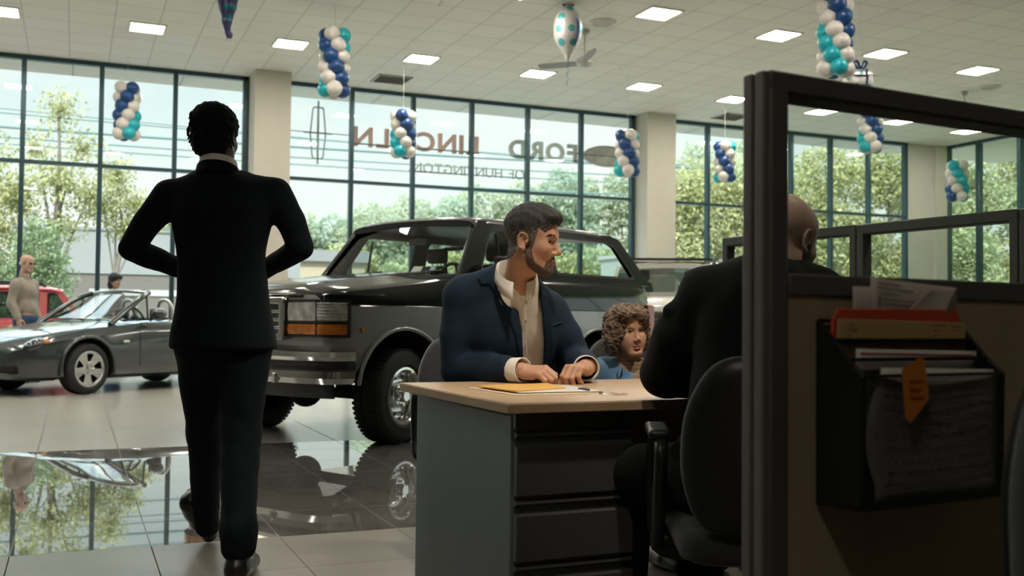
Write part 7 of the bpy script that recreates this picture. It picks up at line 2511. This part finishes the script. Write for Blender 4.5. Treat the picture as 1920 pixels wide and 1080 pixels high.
# ================================================================== two visitors beyond the cars
def standing(label, P0, h, fwd, skin, jm, tm, hairm=None, bald=False, slim=1.0, res=.012, long_hair=False, glasses=False):
    f = Vector(fwd).normalized()
    r = f.cross(ZUP).normalized()
    k = h / 1.80
    at = lambda x, y, z: P0 + (r * x + f * y) * k + Vector((0, 0, z * k))
    M_ = head_matrix(at(0, .02, 1.675), f, -6)
    hf = field_at(M_, (-.10, -.125, -.22), (.10, .13, .14), res * .5)
    head_shape(hf, k, detail=True)
    bf = Field(P0 + Vector((-.5, -.5, 0)), P0 + Vector((.5, .5, 1.55 * k)), res * 1.3)
    arms = []
    bf.ell(at(0, -.01, 1.28), (.16 * slim, .115, .20), None, 0).ell(at(0, .02, 1.05), (.145 * slim, .12, .16), None, .06).ell(at(0, 0, .92), (.155 * slim, .12, .12), None, .05)
    bf.cap(at(0, -.02, 1.50), at(0, -.02, 1.35), .06, .09, .05)
    jf = Field(P0 + Vector((-.55, -.55, .70 * k)), P0 + Vector((.55, .55, 1.58 * k)), res)
    jf.ell(at(0, -.01, 1.27), (.190 * slim, .128, .21), None, 0).ell(at(0, .01, 1.05), (.180 * slim, .128, .19), None, .05).cap(at(0, -.02, 1.47), at(0, -.02, 1.33), .075, .11, .05).cap(at(-.13 * slim, -.02, 1.40), at(.13 * slim, -.02, 1.40), .075, .075, .05)
    hh_ = []
    for q in (-1, 1):
        s_, e_, w_ = at(q * .19 * slim, -.02, 1.40), at(q * .235 * slim, -.05, 1.13), at(q * .21 * slim, .05, .90)
        bf.chain([s_, e_, w_], [.05, .04, .028], .03)
        jf.chain([s_, e_, w_.lerp(e_, .08)], [.070, .064, .052], .03)
        g_ = Field(w_ + Vector((-.12, -.12, -.24)), w_ + Vector((.12, .12, .06)), .007)
        hand_shape(g_, w_, Vector((0, 0, -1)) + f * .25, r * q, f, k)
        hh_.append(g_)
        bf.chain([at(q * .085, 0, .88), at(q * .09, .02, .48), at(q * .09, -.02, .09)], [.085, .058, .04], .04)
        bf.cap(at(q * .09, -.03, .045), at(q * .10, .15, .035), .038, .03, .02)
    jf.half(at(0, 0, .86), (0, 0, -1), .01)
    jf.folds(.009, 22, 9)
    o = net_obj('person', [hf, bf] + hh_, skin, None, 1)
    tag(o, label, 'person')
    jo = net_obj('jacket', jf, jm, o, 2)
    collar(jo, Matrix.Translation(at(0, -.012, 1.535)) @ M_.to_quaternion().to_matrix().to_4x4(), .070 * k, .074 * k, jm, 25, .05, .045, .06, -.03, 'jacket_collar')
    tf = Field(P0 + Vector((-.4, -.4, .05)), P0 + Vector((.4, .4, 1.02 * k)), res)
    tf.ell(at(0, 0, .90), (.17 * slim, .14, .12), None, 0)
    for q in (-1, 1): tf.chain([at(q * .085, 0, .86), at(q * .09, .02, .48), at(q * .09, -.02, .09)], [.105, .078, .062], .04)
    net_obj('trousers', tf, tm, o, 2)
    for q in (-1, 1):
        g_ = Field(at(q * .09, 0, 0) + Vector((-.25, -.25, 0)), at(q * .09, 0, 0) + Vector((.25, .25, .13)), .01)
        g_.chain([at(q * .09, -.04, .05), at(q * .10, .16, .038)], [.048, .036], .02).half((0, 0, .002), (0, 0, -1))
        net_obj('shoe', g_, m_shoe, o, 1)
    if hairm:
        rf = field_at(M_, (-.13, -.15, -.22), (.13, .13, .16), res * .5)
        if long_hair:
            rf.ell((0, -.022, .050), (.094, .116, .095), None, 0).ell((0, -.055, -.06), (.085, .075, .09), None, .03).ell((0, .060, .075), (.075, .05, .04), None, .03)
            rf.ell((0, .115, -.030), (.066, .08, .085), None, .01, 'sub')
        else:
            rf.ell((0, -.045, -.005), (.081, .082, .050), None, 0)
            rf.ell((0, .12, .0), (.09, .10, .09), None, .01, 'sub')
        net_obj('hair', rf, hairm, o, 1)
    if glasses:
        gl = MB()
        for q in (-1, 1):
            gl.sphere(M_ @ Vector((q * .031, .086, .006)), 1.0, 12, 8, (.024, .007, .018), M_.to_3x3())
            gl.tube([M_ @ Vector((q * .052, .078, .010)), M_ @ Vector((q * .077, .0, .008))], .0032, 6)
        gl.tube([M_ @ Vector((-.01, .092, .010)), M_ @ Vector((.01, .092, .010))], .003, 6)
        gl.obj('sunglasses', m_chplast, o)
    return o


P0 = A(48, 560, 15.0)
P0.z = 0
m_bjacket = mat('beige_windcheater', (0.34, 0.30, 0.25), 0.8, var=0.06, bump=0.1)
m_jean = mat('jeans_blue', (0.03, 0.07, 0.15), 0.9)
standing('bald man in sunglasses and a beige jacket standing behind the roadster', P0, 1.86, CRH * .95 + TOW * .3, [skin_mat('skin_fair', (0.58, 0.37, 0.28))], m_bjacket, m_jean, mat('hair_white', (0.5, 0.48, 0.45), 0.8), glasses=True, slim=.88)
P0 = A(214, 560, 16.6)
P0.z = 0
standing('dark haired visitor whose head shows above the roadster windscreen', P0, 1.66, CRH * .9 + TOW * .42, [skin_mat('skin_olive', (0.42, 0.26, 0.19))], mat('grey_cardigan', (0.16, 0.15, 0.14), 0.9), m_jean, mat('hair_black2', (0.012, 0.011, 0.011), 0.5), slim=.85, long_hair=True)
# ------------------------------------------------------------------ balloons
m_bw = mat('latex_white', (0.66, 0.62, 0.57), 0.38, var=0.02)
m_bn = mat('latex_navy', (0.012, 0.060, 0.20), 0.32, var=0.04)
m_bt = mat('latex_teal', (0.015, 0.40, 0.47), 0.32, var=0.04)
m_string = mat('clear_line', (0.5, 0.5, 0.48), 0.4)


def balloon_mesh(r):
    prof = [(0.0, r)]
    for i in range(1, 14):
        a = PI * i / 14
        k = 1 if a < PI / 2 else 1 + 0.10 * ((a - PI / 2) / (PI / 2)) ** 2
        prof.append((r * math.sin(a) * (1 if a < PI / 2 else 1 - 0.10 * (a / PI - .5)), r * math.cos(a) * k))
    prof += [(r * .07, -r * 1.12), (r * .05, -r * 1.16), (r * .10, -r * 1.24), (0.0, -r * 1.22)]
    return MB().lathe(prof, 22)


BALL = {}


def balloon_column(u, v, d, layers, label, r=0.110, a0=0.0, order=('n', 'w', 't', 'w'), step=45, sp=0.150):
    """stack of four-balloon clusters, each layer turned so the colours spiral; v is the picture row of its middle"""
    c = A(u, v, d)
    t = empty('balloon_column', c, 0, label, 'balloons', 'spiral balloon columns hung from the ceiling')
    mm = {'n': m_bn, 'w': m_bw, 't': m_bt}
    for i in range(layers):
        z = ((layers - 1) / 2 - i) * sp
        for j in range(4):
            a = rad(a0 + step * i + 90 * j)
            k = order[j]
            if k not in BALL: BALL[k] = balloon_mesh(0.110).mesh('balloon', mm[k], 180)
            o = mesh_obj('balloon', BALL[k], t)
            o.location = (math.cos(a) * r * 1.06, math.sin(a) * r * 1.06, z)
            out = Vector((math.cos(a), math.sin(a), 0.10))
            o.rotation_euler = out.to_track_quat('Z', 'Y').to_euler()
            s_ = 1 + 0.04 * math.sin(7 * i + 3 * j)
            o.scale = (s_, s_, s_)
    top = (CEIL - c.z)
    MB().tube([(0, 0, -((layers - 1) / 2) * sp), (0, 0, top)], 0.0022, 5).obj('hanging_line', m_string, t)
    return t


balloon_column(238, 209, 17.0, 6, 'balloon column before the left window, between tree and striding man', a0=307, step=-40)
balloon_column(627, 118, 14.1, 6, 'large balloon column just right of the left pillar, near the ceiling', a0=150, step=40, order=('n', 'w', 't', 'w'))
balloon_column(756, 252, 17.4, 5, 'balloon column covering part of the red sign letters', a0=240, step=42, order=('n', 'w', 't', 'w'))
balloon_column(1567, 48, 12.4, 8, 'biggest balloon column, at the top picture edge above the near partition', a0=161, step=38)
balloon_column(1176, 288, 17.8, 5, 'balloon column beside the right pillar, next to the oval sign', a0=180, step=40)
balloon_column(1359, 304, 20.3, 5, 'small balloon column just left of the near partition post', a0=152, step=40)
balloon_column(1632, 236, 18.0, 6, 'balloon column seen through the top of the near partition glass', a0=160, step=40)
balloon_column(1795, 340, 20.2, 5, 'smallest balloon column, before the right-hand window wall', a0=190, step=40, order=('t', 'w', 'n', 'w'))


def foil_mat(name, base, dots, sc, thr, band=None):
    m = bpy.data.materials.new(name)
    m.use_nodes = True
    t = m.node_tree
    b = t.nodes['Principled BSDF']
    b.inputs['Metallic'].default_value = 0.45
    b.inputs['Roughness'].default_value = 0.36
    tcn = t.nodes.new('ShaderNodeTexCoord')
    vo = t.nodes.new('ShaderNodeTexVoronoi')
    vo.inputs['Scale'].default_value = sc
    vo.inputs['Randomness'].default_value = 0.45
    t.links.new(tcn.outputs['Object'], vo.inputs['Vector'])
    lt = t.nodes.new('ShaderNodeMath')
    lt.operation = 'LESS_THAN'
    lt.inputs[1].default_value = thr
    t.links.new(vo.outputs['Distance'], lt.inputs[0])
    mx_ = t.nodes.new('ShaderNodeMixRGB')
    mx_.inputs[1].default_value = tuple(base) + (1,)
    mx_.inputs[2].default_value = tuple(dots) + (1,)
    t.links.new(lt.outputs[0], mx_.inputs[0])
    t.links.new(mx_.outputs[0], b.inputs['Base Color'])
    n2 = t.nodes.new('ShaderNodeTexNoise')
    n2.inputs['Scale'].default_value = 18
    t.links.new(tcn.outputs['Object'], n2.inputs['Vector'])
    bn = t.nodes.new('ShaderNodeBump')
    bn.inputs['Strength'].default_value = 0.5
    bn.inputs['Distance'].default_value = 0.01
    t.links.new(n2.outputs['Fac'], bn.inputs['Height'])
    t.links.new(bn.outputs[0], b.inputs['Normal'])
    return m


m_foil = foil_mat('foil_silver', (0.62, 0.61, 0.58), (0.10, 0.42, 0.42), 6.5, 0.36)
m_foilgift = foil_mat('foil_gift', (0.70, 0.68, 0.63), (0.08, 0.42, 0.44), 11, 0.30)
m_foild = foil_mat('foil_dark', (0.06, 0.045, 0.13), (0.01, 0.16, 0.17), 9, 0.42)
m_ribb = mat('ribbon_navy', (0.015, 0.05, 0.19), 0.35)
m_curlr = mat('ribbon_curl', (0.10, 0.30, 0.34), 0.4)


def ribbon(mb_, p, l_, amp, turns, ph=0.0):
    pts = []
    for i in range(26):
        q = i / 25
        pts.append(Vector(p) + Vector((amp * math.sin(turns * 2 * PI * q + ph) * (0.3 + q), amp * math.cos(turns * 2 * PI * q + ph) * (0.3 + q), -l_ * q)))
    for a, b in zip(pts[:-1], pts[1:]):
        w_ = Vector((0.005, 0, 0))
        mb_.quad(a - w_, a + w_, b + w_, b - w_)


# silver one, seen nearly edge on
c = A(1065, 62, 14.0)
t = empty('foil_balloon', c, rad(-18), 'silver foil balloon with teal dots and a navy bow, hiding the ceiling fan', 'balloon', 'foil balloons under the ceiling')
f_ = Field((-.30, -.30, -.48), (.30, .30, .48), .012)
f_.ell((0, 0, .06), (.20, .185, .30), None, 0).cap((0, 0, -.10), (0, 0, -.36), .12, .035, .10).cap((0, 0, .30), (0, 0, .37), .06, .05, .05)
net_obj('envelope', f_, m_foil, t, 2)
mb = MB()
for q in (-1, 1): mb.sphere((q * .035, 0, .385), 1.0, 12, 8, (.045, .022, .028))
mb.sphere((0, 0, .37), .02, 10, 8)
mb.obj('bow', m_ribb, t, smooth=180)
pts = catmull([(.10, -.175, .16), (.135, -.155, .05), (.12, -.14, -.08), (.075, -.10, -.20)], 5)
MB().tube(pts, [.012 + .02 * math.sin(PI * i / 15) for i in range(16)], 8, flat=.35).obj('painted_ribbon', m_ribb, t, smooth=180)
mb = MB()
ribbon(mb, (0, 0, -.36), .36, .012, 3)
ribbon(mb, (0.02, 0, -.38), .10, .035, 1.5, 1)
mb.obj('ribbon', m_curlr, t, solid=.001)
MB().tube([(0, 0, .36), (0, 0, CEIL - c.z)], .0022, 5).obj('hanging_line', m_string, t)
# gift box shaped one
c = A(1609, 141, 13.4)
t = empty('foil_balloon', c, rad(-20), 'gift box shaped foil balloon with a navy bow over the near partition rail', 'balloon', 'foil balloons under the ceiling')
f_ = Field((-.28, -.22, -.26), (.28, .22, .22), .012)
f_.rbox((0, 0, -.06), (.19, .10, .13), .07, None, 0)
net_obj('envelope', f_, m_foilgift, t, 2)
mb = MB()
mb.tube([(.07, -.108, .06), (.08, -.118, -.06), (.07, -.108, -.18)], .020, 8, flat=.35)
mb.tube([(-.19, -.06, -.02), (0, -.118, -.03), (.19, -.06, -.02)], .020, 8, flat=.35)
mb.obj('painted_ribbon', m_ribb, t, smooth=180)
mb = MB()
for q in (-1, 1):
    mb.tube(catmull([(0.03, 0, .06), (0.03 + q * .05, 0, .10), (0.03 + q * .085, 0, .16), (0.03 + q * .045, 0, .185), (0.03, 0, .08)], 5), .028, 8, flat=.5)
mb.obj('bow', m_ribb, t, smooth=180)
MB().tube([(0.03, 0, .06), (0.03, 0, CEIL - c.z)], .0022, 5).obj('hanging_line', m_string, t)
# dark one with a curled tail
c = A(426, 20, 13.6)
t = empty('foil_balloon', c, rad(-15), 'dark purple and teal foil balloon with a curled tail at the top picture edge', 'balloon', 'foil balloons under the ceiling')
f_ = Field((-.26, -.2, -.45), (.26, .2, .36), .010)
f_.chain([(.0, 0, .20), (.005, 0, .05), (.0, 0, -.14), (.012, 0, -.30)], [.15, .115, .07, .035], .03)
f_.chain([(.012, 0, -.30), (.020, 0, -.345), (.050, 0, -.350), (.062, 0, -.315), (.048, 0, -.290), (.035, 0, -.305)], [.034, .026, .022, .018, .016, .012], .01)
f_.cap((-.10, 0, .22), (.10, 0, .24), .06, .06, .05)
f_.half((0, 0, CEIL - c.z - .004), (0, 0, 1), .004)
net_obj('envelope', f_, m_foild, t, 2)
mb = MB()
ribbon(mb, (0.01, 0, -.34), .06, .012, 1)
mb.obj('ribbon', m_curlr, t, solid=.001)
MB().tube([(0, 0, .2), (0, 0, CEIL - c.z)], .0022, 5).obj('hanging_line', m_string, t)
c = A(827, 3, 13.4)
mb = MB()
ribbon(mb, (c.x, c.y, CEIL), CEIL - c.z + .06, .022, 3)
tag(mb.obj('curling_ribbon', m_curlr, None, solid=.001), 'teal curling ribbon end hanging in at the top picture edge', 'ribbon')
